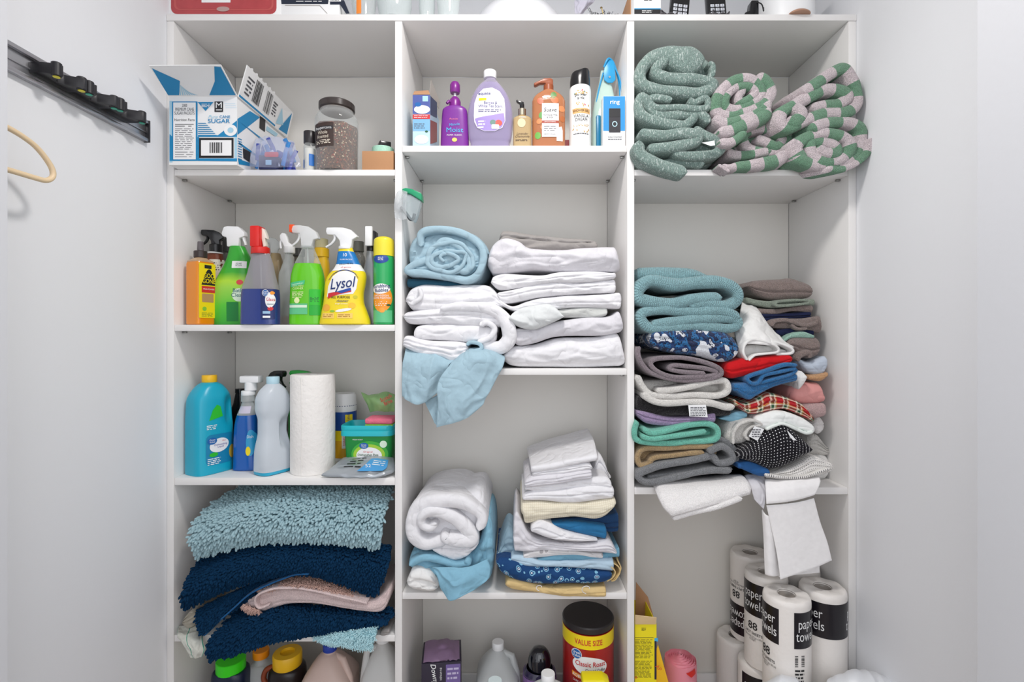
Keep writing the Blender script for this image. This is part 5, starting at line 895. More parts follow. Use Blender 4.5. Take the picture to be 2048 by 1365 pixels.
GI = mat('gold ink', '#c9a45e', .5); text('power\nof mink'.replace('of mink', 'sink'), .008, BLK, onl(L_, .0006), t, a.x(1159), a.z(203), width=a.w(23), bold=.01); patch2('label_band', [(a.x(x), a.z(y)) for x, y in ((1143, 226), (1178, 226), (1177, 236), (1144, 236))], mat('apricot print', '#e3b274', .5), onl(L_, .0004), t, 4); text('SHOWER GEL', .0055, BRI, onl(L_, .001), t, a.x(1160), a.z(231), width=a.w(31), bold=.01); text('VANILLA\nDREAM', .0085, BLK, onl(L_, .0006), t, a.x(1160), a.z(245), width=a.w(29)); lines(2, a.x(1145), a.x(1176), a.z(257), a.z(262), GI, onl(L_, .0006), t)
r_ = random.Random(3)
for k in range(26): px, py = r_.uniform(1144, 1176), r_.choice((r_.uniform(191, 198), r_.uniform(211, 222), r_.uniform(264, 272))); patch2('label_leaf', ell(a.x(px), a.z(py), a.w(2.2), a.w(1.1), 8, rot=r_.random()*3), (GI, mat('sage print', '#6f8f86', .5), mat('coral print', '#e2464a', .4))[k % 3 if k % 5 == 0 else 0], onl(L_, .0004), t, 1, dens=8)
lines(1, a.x(1145), a.x(1175), a.z(274), a.z(278), INK, onl(L_, .0006), t, word=.006)
# strapped cosmetics pouch
t = thing('wash_bag', 'clear mint toiletry pouch with bright blue strap behind the doorbell box', 'pouch', (X(1208, .09), .09, T1+.0006)); lo = np.array(t.location); BS = mat('bright blue vinyl', '#1f98cf', .35)
MV = mat('mint clear vinyl', '#cfe8de', .12, alpha=.3); zl_ = lambda py: Z(py, .09)-lo[2]; xl_ = lambda px: X(px, .09)-lo[0]
Loft([(0, .036, .03, 3, 0, 0), (.004, .038, .032, 3, 0, 0), (zl_(245), .036, .028, 3, 0, 0), (zl_(200), .028, .018, 2.6, .002, 0), (zl_(165), .017, .008, 2.4, .003, 0), (zl_(142), .012, .004, 2.2, .003, 0)]).build('pouch', MV, t)
for pts in ([(1205, 150), (1197, 180), (1191, 215), (1189, 240)], [(1228, 140), (1237, 160), (1242, 190), (1243, 215)]): tube('piping', [(xl_(x), -.012, zl_(y)) for x, y in pts], .0022, BS, t, 8, 20)
prism('strap', [(xl_(x), zl_(y)) for x, y in ((1206, 148), (1208, 130), (1213, 126), (1221, 126), (1226, 130), (1228, 150), (1229, 165), (1223, 171), (1213, 171), (1206, 165))], -.016, -.0135, BS, t, bevel=.0008); tube('strap_loop', [(xl_(1206), -.015, zl_(140)), (xl_(1212), -.02, zl_(127)), (xl_(1218), -.016, zl_(124)), (xl_(1227), -.01, zl_(133)), (xl_(1238), 0, zl_(165)), (xl_(1241), 0, zl_(210))], .0028, BS, t, 8, 30); cyl('rivet', .0032, 0, .002, mat('silver rivet', '#c0c4c6', .25, 1.0), t, seg=16, bev=.0004).matrix_local = Matrix.Translation((xl_(1217), -.016, zl_(160))) @ Matrix.Rotation(PI/2, 4, 'X')
box('blue_tube', xl_(1189), xl_(1198), -.034, -.02, 0, zl_(240), mat('deep cyan plastic', '#167aa6', .35), t, bevel=.003)
# doorbell box
Yf = .012; t = thing('doorbell_box', 'blue and white video doorbell box with dark doorbell printed on it', 'box', (X(1229, Yf), Yf, T1+.0006)); x0, x1 = X(1206, Yf)-t.location.x, X(1250.5, Yf)-t.location.x; h = Z(192, Yf)-t.location.z
box('carton', x0, x1, 0, .028, 0, h, WHP, t, bevel=.0008); f = pf(Yf, t); f2 = pf(Yf, t, .0009); f3 = pf(Yf, t, .0013); f4 = pf(Yf, t, .0017)
patch2('print_blue', rrect(1206.6, 1250, 192.6, 262, .3), mat('ring box blue', '#2a8fd0', .45), f, t, 1); text('ring', 8.5, WHT, lambda x, z: f2(x, 2*204-z), t, 1229.5, 204, width=19, bold=.02)
patch2('doorbell_print', rrect(1218, 1241, 217, 265, 1), mat('charcoal print', '#37353a', .35), f2, t, 1); patch2('doorbell_print', rrect(1219, 1240, 218, 234, .8), MK2, f3, t, 1); patch2('button_ring', ell(1229.5, 248, 5.2, 5.6, 26), mat('glow blue print', '#bfe4f4', .3), f3, t, 2); patch2('button', ell(1229.5, 248, 3.6, 3.9, 24), MK2, f4, t, 2); text('ring', 2, INK, lambda x, z: f3(x, 2*261-z), t, 1229.5, 261); text('Video Doorbell', 3.6, INK, lambda x, z: f2(x, 2*274-z), t, 1229.5, 274, width=28); lines(1, 1216, 1244, 277, 280, INK, f2, t, word=4)

# ================= on top of the unit
ZT = SH['top']+.0006
def tz(py, Y): return Z(py, Y)-ZT
t = thing('baking_dish_box', 'white box printed with a red baking dish on top of the unit', 'box', (X(447, .01), .01, ZT)); lx = M(114, .01)
box('carton', -lx, lx, 0, .22, 0, .085, CW, t, bevel=.001); f = pf(.01, t); f2 = pf(.01, t, .0009); f3 = pf(.01, t, .0013); RD = mat('terracotta red print', '#b5484c', .35, var=.18, vscale=30)
patch2('dish_print', rrect(342, 553, -14, 28, 12), RD, f, t, 5); patch2('dish_rim', rrect(348, 547, -12, 20, 10), mat('salmon red print', '#c25a58', .35), f2, t, 5); patch2('dish_print', rrect(352, 543, -9, 17.5, 9), RD, f3, t, 5); patch2('dish_print_emblem', ell(446, 18, 13, 5, 20), mat('grey rose print', '#b99a95', .5), pf(.01, t, .0016), t, 2); patch2('sticker', rrect(403, 461, -20, 5, .5), WHT, pf(.01, t, .0018), t, 1)
t = thing('appliance_box', 'black and white printed box beside the red dish box', 'box', (X(622, .012), .012, ZT)); lx = M(62, .012)
box('carton', -lx, lx*.92, 0, .2, 0, .07, CW, t, bevel=.001); f = pf(.012, t); f2 = pf(.012, t, .0009); NB = mat('dark navy print', '#20283a', .4); patch2('print_dark', [(560, -22), (660, -22), (656, 8), (563, 8)], NB, f, t, 2); lines(1, 592, 645, 1, 4, WHT, f2, t, word=12); patch2('barcode_field', rrect(657, 682, -12, 3, .3), WHT, f2, t, 1); barcode(661, 679, -8, 1, BLK, pf(.012, t, .0013), t); patch2('print_dark', [(680, 9), (688, 0), (699, 27), (692, 27.3)], NB, f2, t, 2)
patch2('print_dark', [(660, 0), (688, 0), (680, 9), (660, 9)], NB, f, t, 2); patch2('crease', [(570, 10), (640, 10.6), (640, 11.4), (570, 11)], mat('warm grey print', '#9a8f88', .5), f2, t, 2); patch2('crease', [(640, 10.6), (655, 27), (654, 27), (639.4, 11.4)], mat('warm grey print', '#9a8f88', .5), f2, t, 2)
def glassy(name, label, px, Y, r0, r1, hpx, cat='glass', m=None):
    t = put(name, label, cat, px, Y, SH['top']); a = At(Y, SH['top'], px); r0, r1 = a.w(r0), a.w(r1); th = np.linspace(0, 2*PI, 40, endpoint=False)
    rows = [(r0*.8, 0), (r0, .003), (r1, .05), (r1, .11), (r1-.0015, .11), (r1-.0015, .05), (r0-.0015, .005), (.0, .004)]
    mk('glass', np.vstack([np.stack([q*np.cos(th), q*np.sin(th), np.full(40, z)], 1) for q, z in rows]), [list(f) for f in grid_faces(len(rows), 40, cv=True)]+[list(range(40))[::-1]], m or mat('drinking glass', '#eef4f4', .03, alpha=.78), t); return t
t = glassy('plastic_cup', 'clear cup with orange stripe between box and glass vase', 728, .03, 20, 24, 0, 'cup', CLEAR); patch2('orange_stripe', rrect(-.011, .002, .002, .06, .001), mat('orange print 2', '#f08a35', .4), wrapf(M(22, .03), .0016), t, 4)
glassy('glass_vase', 'clear round glass vase near the middle of unit top', 789, .04, 28, 34, 0, 'vase'); glassy('glass_bottle', 'clear glass tumbler left of the bowl with twisted wall', 854, .05, 13, 16, 0); glassy('drinking_glass', 'clear glass right beside the big white bowl', 897, .03, 19, 23, 0)
t = put('white_bowl', 'large glossy white bowl upside down on top of the unit', 'bowl', 1037, .155, SH['top']); r = M(106, .05); Loft([(0, r, r), (.006, r, r), (.012, r*.985, r*.985), (.03, r*.96, r*.96), (.06, r*.88, r*.88), (.09, r*.72, r*.72), (.105, r*.5, r*.5), (.108, r*.2, r*.2)]).build('bowl', mat('white glazed ceramic', '#e4e5ea', .12, coat=.8), t, seg=64)
G = [[(1150, -14, .07), (1165, -12, .05), (1185, -14, .05), (1200, -14, .06)], [(1150, 8, .05), (1160, 10, .03), (1172, 6, .03), (1186, 4, .05)], [(1152, 27, .04), (1157, 28, .02), (1161, 28, .02), (1166, 28, .03)]]
drape('plastic_bag', G, mat('lilac grey film', '#c8c6d4', .12, alpha=.5), 'translucent crumpled plastic bag right of the white bowl', 'bag', th=.001, wr=.003, seed=6)
t = thing('tinsel_bundle', 'bundle of silver tinsel with a little brass rod sticking out', 'tinsel', (X(1200, .03), .03, ZT)); r_ = np.random.RandomState(4); mb = MB()
for k in range(70):
    c = np.array([r_.uniform(-.042, .042), r_.uniform(-.015, .015), r_.uniform(.004, .012)]); d = r_.normal(size=3)*.011; d[2] = abs(d[2]); V, Fs = tube_vf([c, c+d*.6+r_.normal(size=3)*.003, c+d], .0011, 4); mb.add(V, Fs)
mb.build('strands', mat('silver tinsel', '#8d8f93', .25, .9), t); tube('rod', [(.010, -.01, .002), (.002, -.012, .030)], .0016, mat('brass rod', '#9c8a63', .3, 1.0), t); Loft([(.028, .002, .002), (.030, .0035, .0035), (.032, .002, .002)], False).build('rod_tip', mat('brass rod', '#9c8a63'), t).location = (.0015, -.012, 0)
t = thing('router_box', 'white box with blue line and black base at the top right', 'box', (X(1295, .015), .015, ZT)); lx = M(27, .015); box('carton', -lx, lx, 0, .12, 0, .09, CW, t, bevel=.001); f = pf(.015, t); f2 = pf(.015, t, .0009); patch2('print_black', rrect(1268.5, 1321.5, 18, 28, .2), BLK, f, t, 1); patch2('print_line', rrect(1268.5, 1321.5, 16.5, 18.6, .2), SB, f2, t, 1); lines(2, 1284, 1305, 20, 26, WHT, f2, t, word=7); lines(1, 1288, 1304, -2, 2, BLK, f, t, word=7)
t = box('kraft_card', X(1259, .06), X(1266, .06), .05, .2, ZT, ZT+.1, KR, None, bevel=.0005, recenter=True, label='brown cardboard sheet standing left of the white router box', cat='cardboard'); t.name = 'cardboard_sheet'
def phone(px, label, tilt, cord):
    t = thing('cordless_phone', label, 'phone', (X(px, .03), .03, ZT)); wpx = M(19, .03)
    g = box('handset', -wpx, wpx, 0, .022, .0, .12, BKP, t, bevel=.005); g.rotation_euler = (-.12, tilt, 0)
    for i in range(3):
        for j in range(4): b_ = box('key', -.019+i*.0135, -.008+i*.0135, -.0022, .0002, .008+j*.0115, .0165+j*.0115, mat('pale phone key', '#c9ccd4', .4), g, bevel=.0015); text('123456789*0#'[(3-j)*3+i], .0045, BLK, flat(-.0022), b_, -.0135+i*.0135, .0122+j*.0115)
    c = [(cord[0]+.024*math.cos(k*.7)*(1+.1*math.sin(k)), -.006+.010*math.sin(k*1.1), .004+.0065*(k % 5)*.6+.006*math.sin(k*.7)**2) for k in range(26)]; tube('cord', c, .0019, mat('grey cord', '#4c4a4e', .5), t, 8, 220); return t
phone(1358, 'black phone handset with pale keys beside the white router box', .12, (-.032,)); phone(1437, 'black phone handset behind a coiled grey cord', -.03, (.0,))
t = thing('power_adapter', 'black power adapter with thin cord beside the white cylinder', 'adapter', (X(1500, .03), .03, ZT)); prism('brick', [(-.026, 0), (.018, 0), (.018, .05), (-.002, .05), (-.006, .022), (-.018, .018)], -.014, .012, BKP, t, bevel=.003); tube('cord', [(.010, -.012, .046), (.022, -.02, .034), (.030, -.014, .02), (.034, -.006, .034)], .0016, BKP, t, 8, 24)
t = put('white_canister', 'white cylinder canister at the right end of the unit top', 'canister', 1573, .07, SH['top']); r = M(50, .05); cyl('body', r, 0, .12, WHP, t, seg=56)
t = put('copper_dish', 'small copper brown dome before the white canister', 'ornament', 1599, .0, SH['top']); Loft([(0, M(21), M(14)), (.004, M(20), M(13)), (.010, M(12), M(8)), (.0125, M(4), M(3))]).build('dome', mat('copper brown', '#b98e76', .35, metal=.3), t)
# joiner gadget clipped on the divider: clear box with green lid
t = thing('hanging_container', 'small clear container with green lid hanging on the left divider', 'container', (X(805, -.01)+.022, -.006, Z(440))); lo = np.array(t.location)
q = lambda px, py, Y=-.012: (X(px, Y)-lo[0], Z(py, Y)-lo[2])
prism('green_lid', [q(805, 379), (q(812, 377)), q(824, 379), q(843, 387), q(844, 402), q(838, 399), q(822, 389), q(805, 385)], -.012, .022, pl('green lid', '#139968'), t, bevel=.002)
prism('clear_box', [q(806, 386), q(822, 390), q(838, 400), q(842, 403), q(834, 432), q(828, 444), q(818, 438), q(805, 420)], -.008, .018, mat('cloudy clear container', '#d8e4e8', .1, alpha=.72), t, bevel=.003)
tube('dark_clips', [(q(800, 414)[0], 0, q(800, 414)[1]), (q(806, 420)[0], 0, q(806, 420)[1]), (q(814, 430)[0], 0, q(814, 430)[1]), (q(820, 438)[0], 0, q(820, 438)[1]), (q(826, 436)[0], 0, q(826, 436)[1]), (q(828, 427)[0], 0, q(828, 427)[1])], .0045, mat('grey rubber', '#4a5054', .6), t, 8, 30)
G = [[(795, 384, -.016), (804, 381, -.02), (815, 384, -.02)], [(789, 405, -.012), (800, 408, -.022), (812, 415, -.022)], [(790, 436, -.014), (802, 440, -.02), (814, 438, -.02)]]
drape('film', [[tuple(np.array(P(*k))-lo) for k in r] for r in G], mat('thin clear film', '#e6eaec', .1, alpha=.75), th=.0008, wr=.002, seed=3, parent=t, world=True, nu=24, nv=24)

# ================= floor level, column 1
def jugrows(a, rows, **k): return loft_px(a, rows, **k)
Y = .10; a = At(Y, 0, 462); t = put('cleaner_bottle', 'dark blue bottle with bright green cap under the blue mats', 'bottle', 462, Y, 0); L_ = Loft([(0, .045, .035, 3), (.004, .048, .038, 3), (a.z(1352), .048, .038, 3), (a.z(1338), .034, .03, 2.5)]); L_.build('body', pl('dark navy plastic', '#16233f'), t); cyl('cap', a.w(27), a.z(1340), a.z(1318), pl('neon green cap', '#3ce21c'), t)
Y = .14; a = At(Y, 0, 522); t = put('clear_bottle', 'clear bottle with orange cap on the closet floor', 'bottle', 522, Y, 0); Loft([(0, .032, .026, 3), (.004, .035, .028, 3), (a.z(1345), .034, .027, 3), (a.z(1325), .016, .016, 2), (a.z(1312), .014, .014, 2)]).build('body', CLEARW, t); ribcap('cap', a.w(15), a.z(1314), a.z(1300), pl('orange cap', '#f29418'), t)
Y = .12; a = At(Y, 0, 575); t = put('syrup_bottle', 'nearly black bottle with wide yellow cap and brown handle', 'bottle', 575, Y, 0); L_ = Loft([(0, .045, .04, 3), (.004, .048, .043, 3), (.10, .048, .043, 3), (a.z(1345), .050, .045, 2.6), (a.z(1328), .038, .036, 2.2), (a.z(1322), .034, .034, 2)]); L_.build('body', pl('black brown plastic', '#1d1414'), t)
th = np.linspace(0, 2*PI, 48, endpoint=False); rc = a.w(27.5); za, zb_ = a.z(1330), a.z(1305); rows = [(rc*.97, za), (rc, za+.002), (rc, zb_-.003), (rc*.95, zb_), (rc*.5, zb_+.001), (rc*.46, zb_-.006), (.0001, zb_-.009)]; mk('cap', np.vstack([np.stack([q_*np.cos(th), q_*np.sin(th), np.full(48, z)], 1) for q_, z in rows]), [list(f) for f in grid_faces(len(rows), 48, cv=True)], pl('amber yellow cap', '#f2be1e'), t); tube('handle', [(-.036, -.01, a.z(1330)), (-.056, -.012, a.z(1336)), (-.062, -.014, a.z(1352)), (-.05, -.014, a.z(1366))], .0075, pl('brown red plastic', '#8a3f22'), t, 10, 24)
def jug(label, px, Y, m, capm, ztop, wpx, cap_r=.019, hx=1, dx=0.0, name='jug', caph=.018):
    a = At(Y, 0, px); t = put(name, label, 'jug', px, Y, 0); w_ = a.w(wpx/2); h = ztop
    L_ = Loft([(0, w_*.94, w_*.94, 5), (.006, w_, w_, 5), (h*.62, w_, w_, 5), (h*.74, w_*.94, w_*.94, 4), (h*.86, w_*.62, w_*.62, 3, dx*.6), (h*.93, w_*.36, w_*.36, 2.2, dx), (h*.955, .0165, .0165, 2, dx), (h, .0165, .0165, 2, dx)]); L_.build('body', m, t, seg=48); ribcap('cap', cap_r, h-caph*.6, h+caph*.5, capm, t, cx=dx)
    tube('handle', [(dx+hx*.012, -.0, h*.925), (dx+hx*.042, -.012, h*.90), (hx*w_*.86, -.020, h*.76), (hx*w_*.96, -.022, h*.60), (hx*w_*.9, -.02, h*.48)], [.008, .010, .0105, .0105, .009], m, t, 12); return t
MK_ = mat('milky jug plastic', '#dcdcda', .3, alpha=.25); jug('pinkish gallon jug with blue cap on the closet floor', 660, .10, mat('pinkish milky plastic', '#d9bfb4', .35, alpha=.12), pl('royal blue cap', '#1d3fa8'), Z(1293, .10), 100)
jug('tall white jug beside the pinkish jug on the floor', 766, .10, MK_, WHP, Z(1275, .10), 74, name='white_jug', hx=-1)
# column 2 floor
jug('milky water jug with white cap behind the purple box', 996, .16, mat('grey milky plastic', '#cfd2d2', .3, alpha=.2), WHP, Z(1290, .16), 84, cap_r=.0175)
t = thing('fabric_softener_box', 'dark purple dryer sheet box with white lettering on the floor', 'box', (X(884, .10), .10, 0), .12); hh = Z(1322, .06); box('carton', -.055, .055, -.05, .05, 0, hh, mat('dark violet card', '#2a2336', .4), t, bevel=.001)
f = flat(-.05); patch2('print', rrect(.012, .052, hh-.06, hh-.006, .002), mat('violet print', '#7c68a4', .4), f, t, 2); text('Downy', .014, WHT, flat(-.0508), t, -.020, hh-.028, rot=-PI/2*.9, shear=.3, bold=.01); text('IN-WASH', .006, WHT, flat(-.0508), t, -.002, hh-.03, rot=-PI/2); lines(3, .016, .048, hh-.012, hh-.05, mat('lilac ink', '#cfc4e4'), flat(-.0508), t)
G_ = [[(-.05, -.045, hh+.002), (0, -.045, hh+.002), (.05, -.045, hh+.002)], [(-.05, 0, hh+.008), (0, 0, hh+.014), (.05, 0, hh+.006)], [(-.05, .045, hh+.004), (0, .045, hh+.01), (.05, .045, hh+.003)]]; drape('torn_lid', G_, mat('rose violet card', '#8d7290', .5), th=.0012, wr=.004, seed=8, parent=t, world=True, nu=24, nv=24)
a = At(.12, 0, 1079); t = put('softener_bottle', 'dark purple bottle with glossy navy dome cap', 'bottle', 1079, .12, 0); L_ = Loft([(0, .046, .04, 3), (.005, .049, .043, 3), (a.z(1360), .049, .043, 3), (a.z(1342), .044, .04, 2.4), (a.z(1335), .038, .036, 2)]); L_.build('body', mat('purple floral label', '#7c5c94', .35, var=.5, vscale=60), t); L_.build('shoulder', mat('indigo plastic', '#2c2448', .2, coat=.5), t, grow=.0006, zlo=a.z(1344)); Loft([(a.z(1338), a.w(22), a.w(22)), (a.z(1322), a.w(23), a.w(23)), (a.z(1308), a.w(20), a.w(20)), (a.z(1298), a.w(13), a.w(13)), (a.z(1295), a.w(5), a.w(5))]).build('cap', mat('navy black gloss', '#11131f', .12, coat=1), t)
# coffee can
zc0 = .02; Y = .10; s_ = (D+Y)/F; ztop = Z(1229, Y); R_ = 50.5*s_; t = thing('coffee_can', 'big red value size coffee can with black lid', 'coffee can', (X(1176, Y), Y, 0)); hb = ztop
LC = Loft([(0, R_*.97, R_*.97), (.003, R_, R_), (hb-.02, R_, R_)], False); LC.build('body', mat('red printed plastic', '#a81f1c', .35, coat=.3, var=.1, vscale=12), t, seg=64); cyl('lid', R_*1.01, hb-.019, hb, pl('black lid', '#16161a'), t, bev=.003, seg=64)
LC.build('yellow_band', YEL, t, grow=.0004, zlo=hb-.058, zhi=hb-.021, seg=64); wf_ = wrapf(R_, .0012, -.12); text('VALUE SIZE', .015, REDI, wf_, t, 0, hb-.040, width=.078, bold=.02)
w1 = wrapf(R_, .0006, -.12); w2 = wrapf(R_, .0010, -.12); w3 = wrapf(R_, .0014, -.12); patch2('label_oval', ell(.004, hb-.104, .050, .026, 40, rot=-.1), WHT, w1, t, 6); patch2('oval_mark', ell(-.034, hb-.074, .0155, .014, 28), WHT, w2, t, 3); patch2('oval_mark', ell(-.034, hb-.074, .0140, .0125, 28), GVB, w3, t, 3); text('Great\nValue', .007, WHT, wrapf(R_, .0018, -.12), t, -.034, hb-.074, bold=.01)
text('Classic Roast', .0135, REDI, w3, t, .005, hb-.098, width=.084, bold=.01); text('Ground Coffee', .009, BLK, w3, t, .018, hb-.114, width=.056, shear=.3); patch2('label_ribbon', [(-.048, hb-.124), (.012, hb-.134), (.012, hb-.147), (-.048, hb-.136)], mat('orange print', '#f0702a', .4), w1, t, 4); text('ROBUSTO', .008, WHT, w3, t, -.020, hb-.135, width=.05, rot=-.14, bold=.02); text('DARK & SMOOTH', .006, WHT, w3, t, -.018, hb-.150, width=.052, rot=-.14, bold=.01)
patch2('label_cup', ell(.036, hb-.150, .026, .022, 30), mat('porcelain print', '#d9cfc6', .4), w1, t, 4); patch2('label_coffee', ell(.036, hb-.146, .020, .013, 30), mat('coffee print', '#5a3320', .4), w2, t, 4)
# fronts: bottle tops poking into the frame
a = At(-.02, 0, 990); t = put('water_bottle', 'bottle with pale clear cap at the bottom edge before the jug', 'bottle', 990, -.02, 0); zt2 = Z(1362, -.02); Loft([(0, .03, .03), (.004, .032, .032), (zt2-.07, .032, .032), (zt2-.03, .015, .015), (zt2-.01, .013, .013)]).build('body', CLEARW, t); ribcap('cap', a.w(14), zt2-.018, zt2, mat('pale aqua cap', '#dceaec', .3), t)
a = At(.0, 0, 1096); t = put('white_bottle', 'round white bottle with white cap before the navy domed bottle', 'bottle', 1096, 0.0, 0); zt2 = Z(1347, 0); Loft([(0, .05, .035), (.004, .054, .038), (zt2-.07, .054, .038), (zt2-.035, .036, .03), (zt2-.026, .016, .016), (zt2-.01, .015, .015)]).build('body', mat('translucent white plastic', '#dfe4e6', .3, alpha=.2), t); ribcap('cap', a.w(13.5), zt2-.026, zt2, WHP, t)
a = At(.0, 0, 1190); t = put('sprayer_bottle', 'grey bottle with broad yellow head before the coffee can', 'bottle', 1190, -.03, 0); zt2 = Z(1352, -.03); Loft([(0, .04, .03), (.004, .044, .034), (zt2-.06, .044, .034), (zt2-.03, .018, .018), (zt2-.02, .016, .016)]).build('body', mat('grey smoke plastic', '#a5a8aa', .3), t); prism('yellow_head', [(-.036, zt2-.012), (-.034, zt2), (.020, zt2), (.036, zt2-.010), (.038, zt2-.03), (-.03, zt2-.03)], -.02, .02, pl('bright yellow plastic', '#f2e11c'), t, bevel=.004)
# ================= column 3, floor
Yf = .02; t = thing('trash_bag_box', 'tall open yellow box with brown flap beside the right divider', 'box', (X(1291, Yf), Yf, 0)); x0, x1 = X(1270, Yf)-t.location.x, X(1313, Yf)-t.location.x; h = Z(1248, Yf)
YC = mat('yellow printed card', '#f2e01c', .45); b = MB(); b.box(x0, x1, 0, .0015, 0, h).box(x0, x1, .118, .12, 0, h).box(x0, x0+.0015, .0015, .118, 0, h).box(x1-.0015, x1, .0015, .118, 0, h); b.build('carton', YC, t, smooth=False); f = pf(Yf, t); lines(3, 1283, 1292, 1256, 1263, BLK, f, t, th=.4, word=5)
OL = mat('olive ink', '#6a6420', .6); lines(14, 1270, 1306, 1279, 1318, OL, f, t, th=.35, word=8); lines(14, 1270, 1305, 1322, 1357, OL, f, t, th=.35, word=8); patch2('print_dot', ell(1272, 1356, 2.6, 2.6, 14), mat('orange print', '#f0702a', .4), f, t, 1); patch2('print_rule', rrect(1270, 1307, 1275.6, 1276.6, .1), OL, f, t, 1)
patch2('print_edge', rrect(1309, 1313, 1283, 1360, .2), mat('deep navy print', '#23263a', .5), f, t, 2); patch2('print_edge', rrect(1309, 1316, 1277, 1284, .2), mat('cyan ink', '#49b4e8', .4), f, t, 1)
board4('brown_flap', [P(1270, 1245, .14), P(1310, 1245, .14), P(1296, 1195, .13), P(1272, 1165, .13)], .002, KR, t); G = [[P(1270, 1232, .02), P(1280, 1234, .02), P(1295, 1240, .02), P(1313, 1242, .02)], [P(1270, 1250, .019), P(1280, 1250, .019), P(1295, 1250, .019), P(1313, 1250, .019)]]
board4('torn_flap', [P(1270, 1249, Yf-.002), P(1312, 1249, Yf-.002), P(1313, 1236, Yf-.01), P(1270, 1231, Yf-.01)], .002, mat('cream card', '#e4c79a', .7), t)
board4('yellow_side', [P(1313, 1300, Yf+.004), P(1313, 1420, Yf+.004), P(1352, 1420, Yf-.02), P(1316, 1290, Yf+.003)], .002, mat('amber printed card', '#eeb91c', .5), t); text('AP', 8, mat('orange red ink', '#e04a22', .5), (lambda f_: lambda x, z: f_(x, 2*1337-z))(pf(Yf-.012, t)), t, 1317, 1337, rot=-.9)
# pink bag roll
t = thing('bag_roll', 'roll of pink plastic bags standing beside the yellow box', 'bag roll', (X(1361, .12), .12, 0)); hr = Z(1318, .12); PK = mat('pink plastic film', '#ee94a4', .4, sss=.2); r = M(31, .12)
rows = []; n = 64; th = np.linspace(0, 2*PI, n, endpoint=False)
for q_, z in [(r*.97, 0), (r, .003), (r, hr-.01), (r*.97, hr)]+[(r*(.93-.06*k), hr+(.003 if k % 2 else -.004)+.001*k) for k in range(15)]: rows.append(np.stack([q_*(1+.02*np.sin(th*3+z*200))*np.cos(th), q_*(1+.02*np.sin(th*2+q_*300))*np.sin(th), np.full(n, z)+.0015*np.sin(th*5+q_*900)], 1))
mk('film_roll', np.vstack(rows), [list(f) for f in grid_faces(len(rows), n, cv=True)], PK, t); patch2('red_tab', [(.0, hr-.012), (.03, hr-.004), (.034, hr-.02), (.016, hr-.026)], mat('red print', '#e0322a', .4), wrapf(r, .0015), t, 4); patch2('wrap_label', rrect(-.04, .04, .03, hr-.05, .003), mat('pale grey film', '#d8d4d6', .4), wrapf(r, .0008, .3), t, 5)
# wrapped paper towel rolls
PW = mat('wrapped paper towel', '#eee9e4', .5, bump=.5, bscale=60, coat=.15); BB = mat('black wrap print', '#17131a', .3); r0 = .0565; hr = .262
def wrapped(px, Y, z, label, a0, kind, flip=False):
    t = thing('wrapped_towel_roll', label, 'paper towel', (X(px, Y), Y, z), 0.0, 'wrapped paper towel rolls on the floor'); n = 64; th = np.linspace(0, 2*PI, n, endpoint=False)
    rows = [(r0*.9, 0), (r0, .006), (r0, hr-.014), (r0*.98, hr-.006), (r0*.92, hr-.0015), (r0*.8, hr), (r0*.42, hr-.001), (r0*.36, hr-.004), (r0*.30, hr-.012), (.0001, hr-.018)]; V = []
    for q_, zz_ in rows: V.append(np.stack([q_*np.cos(th), q_*np.sin(th), zz_+.0012*np.sin(th*7+px)*(q_ < r0*.95)*(q_ > r0*.5)], 1))
    V = np.vstack(V); mk('roll', V, [list(f) for f in grid_faces(len(rows), n, cv=True)]+[list(range(n))[::-1]], PW, t)
    cv_ = mat('wrap film with painted core shade', '#9a938c', .35); mk('core_dimple', np.vstack([np.stack([q_*np.cos(th), q_*np.sin(th), np.full(n, zz_)], 1) for q_, zz_ in ((r0*.38, hr-.0022), (r0*.30, hr-.0105), (.0001, hr-.0160))]), [list(f) for f in grid_faces(3, n, cv=True)], cv_, t)  # darker copy of the wrap: the dimple's shade is put into its colour
    sg = -1 if flip else 1; Q = (lambda fn: (lambda x, z_: fn(-x, hr-z_))) if flip else (lambda fn: fn)
    w1, w2 = Q(wrapf(r0, .0006, a0)), Q(wrapf(r0, .0011, a0)); zb0, zb1 = (hr-.112, hr-.022) if not flip else (hr-.112, hr-.022)
    if kind == 'plain': return t
    C_ = 2*PI*r0; gap = .034; mb = MB(); m_ = 90; xs_ = np.linspace(gap/2, C_-gap/2, m_); mb.add(np.vstack([w1(xs_, np.full(m_, zb0)), w1(xs_, np.full(m_, zb1))]), [(i, i+1, m_+i+1, m_+i) for i in range(m_-1)]); mb.build('black_band', BB, t)
    for x_ in (gap/2+.037, C_-gap/2-.037, C_/2): text('paper\ntowels', .026, WHT, w2, t, x_, (zb0+zb1)/2, width=.064, bold=-.002)
    text('88', .021, BLK, w2, t, C_-.054, zb0-.030, bold=.03); text('2-PLY SHEETS', .0075, BLK, w2, t, C_-.054, zb0-.050, width=.055, bold=.01); text('11.0 IN x 5.9 IN (27.9 cm x 14.9 cm)\n42.2 SQ FT', .006, BLK, w2, t, C_-.054, zb0-.064, width=.06)
    for x_ in (gap/2+.014,): barcode(x_-.012, x_+.012, zb0-.045, zb0-.015, BLK, w2, t, vert=True); lines(4, x_-.012, x_+.012, zb0-.05, zb0-.085, BLK, w2, t, th=.5, word=.01)
    return t
AG = lambda x_: -x_/r0; C_ = 2*PI*r0
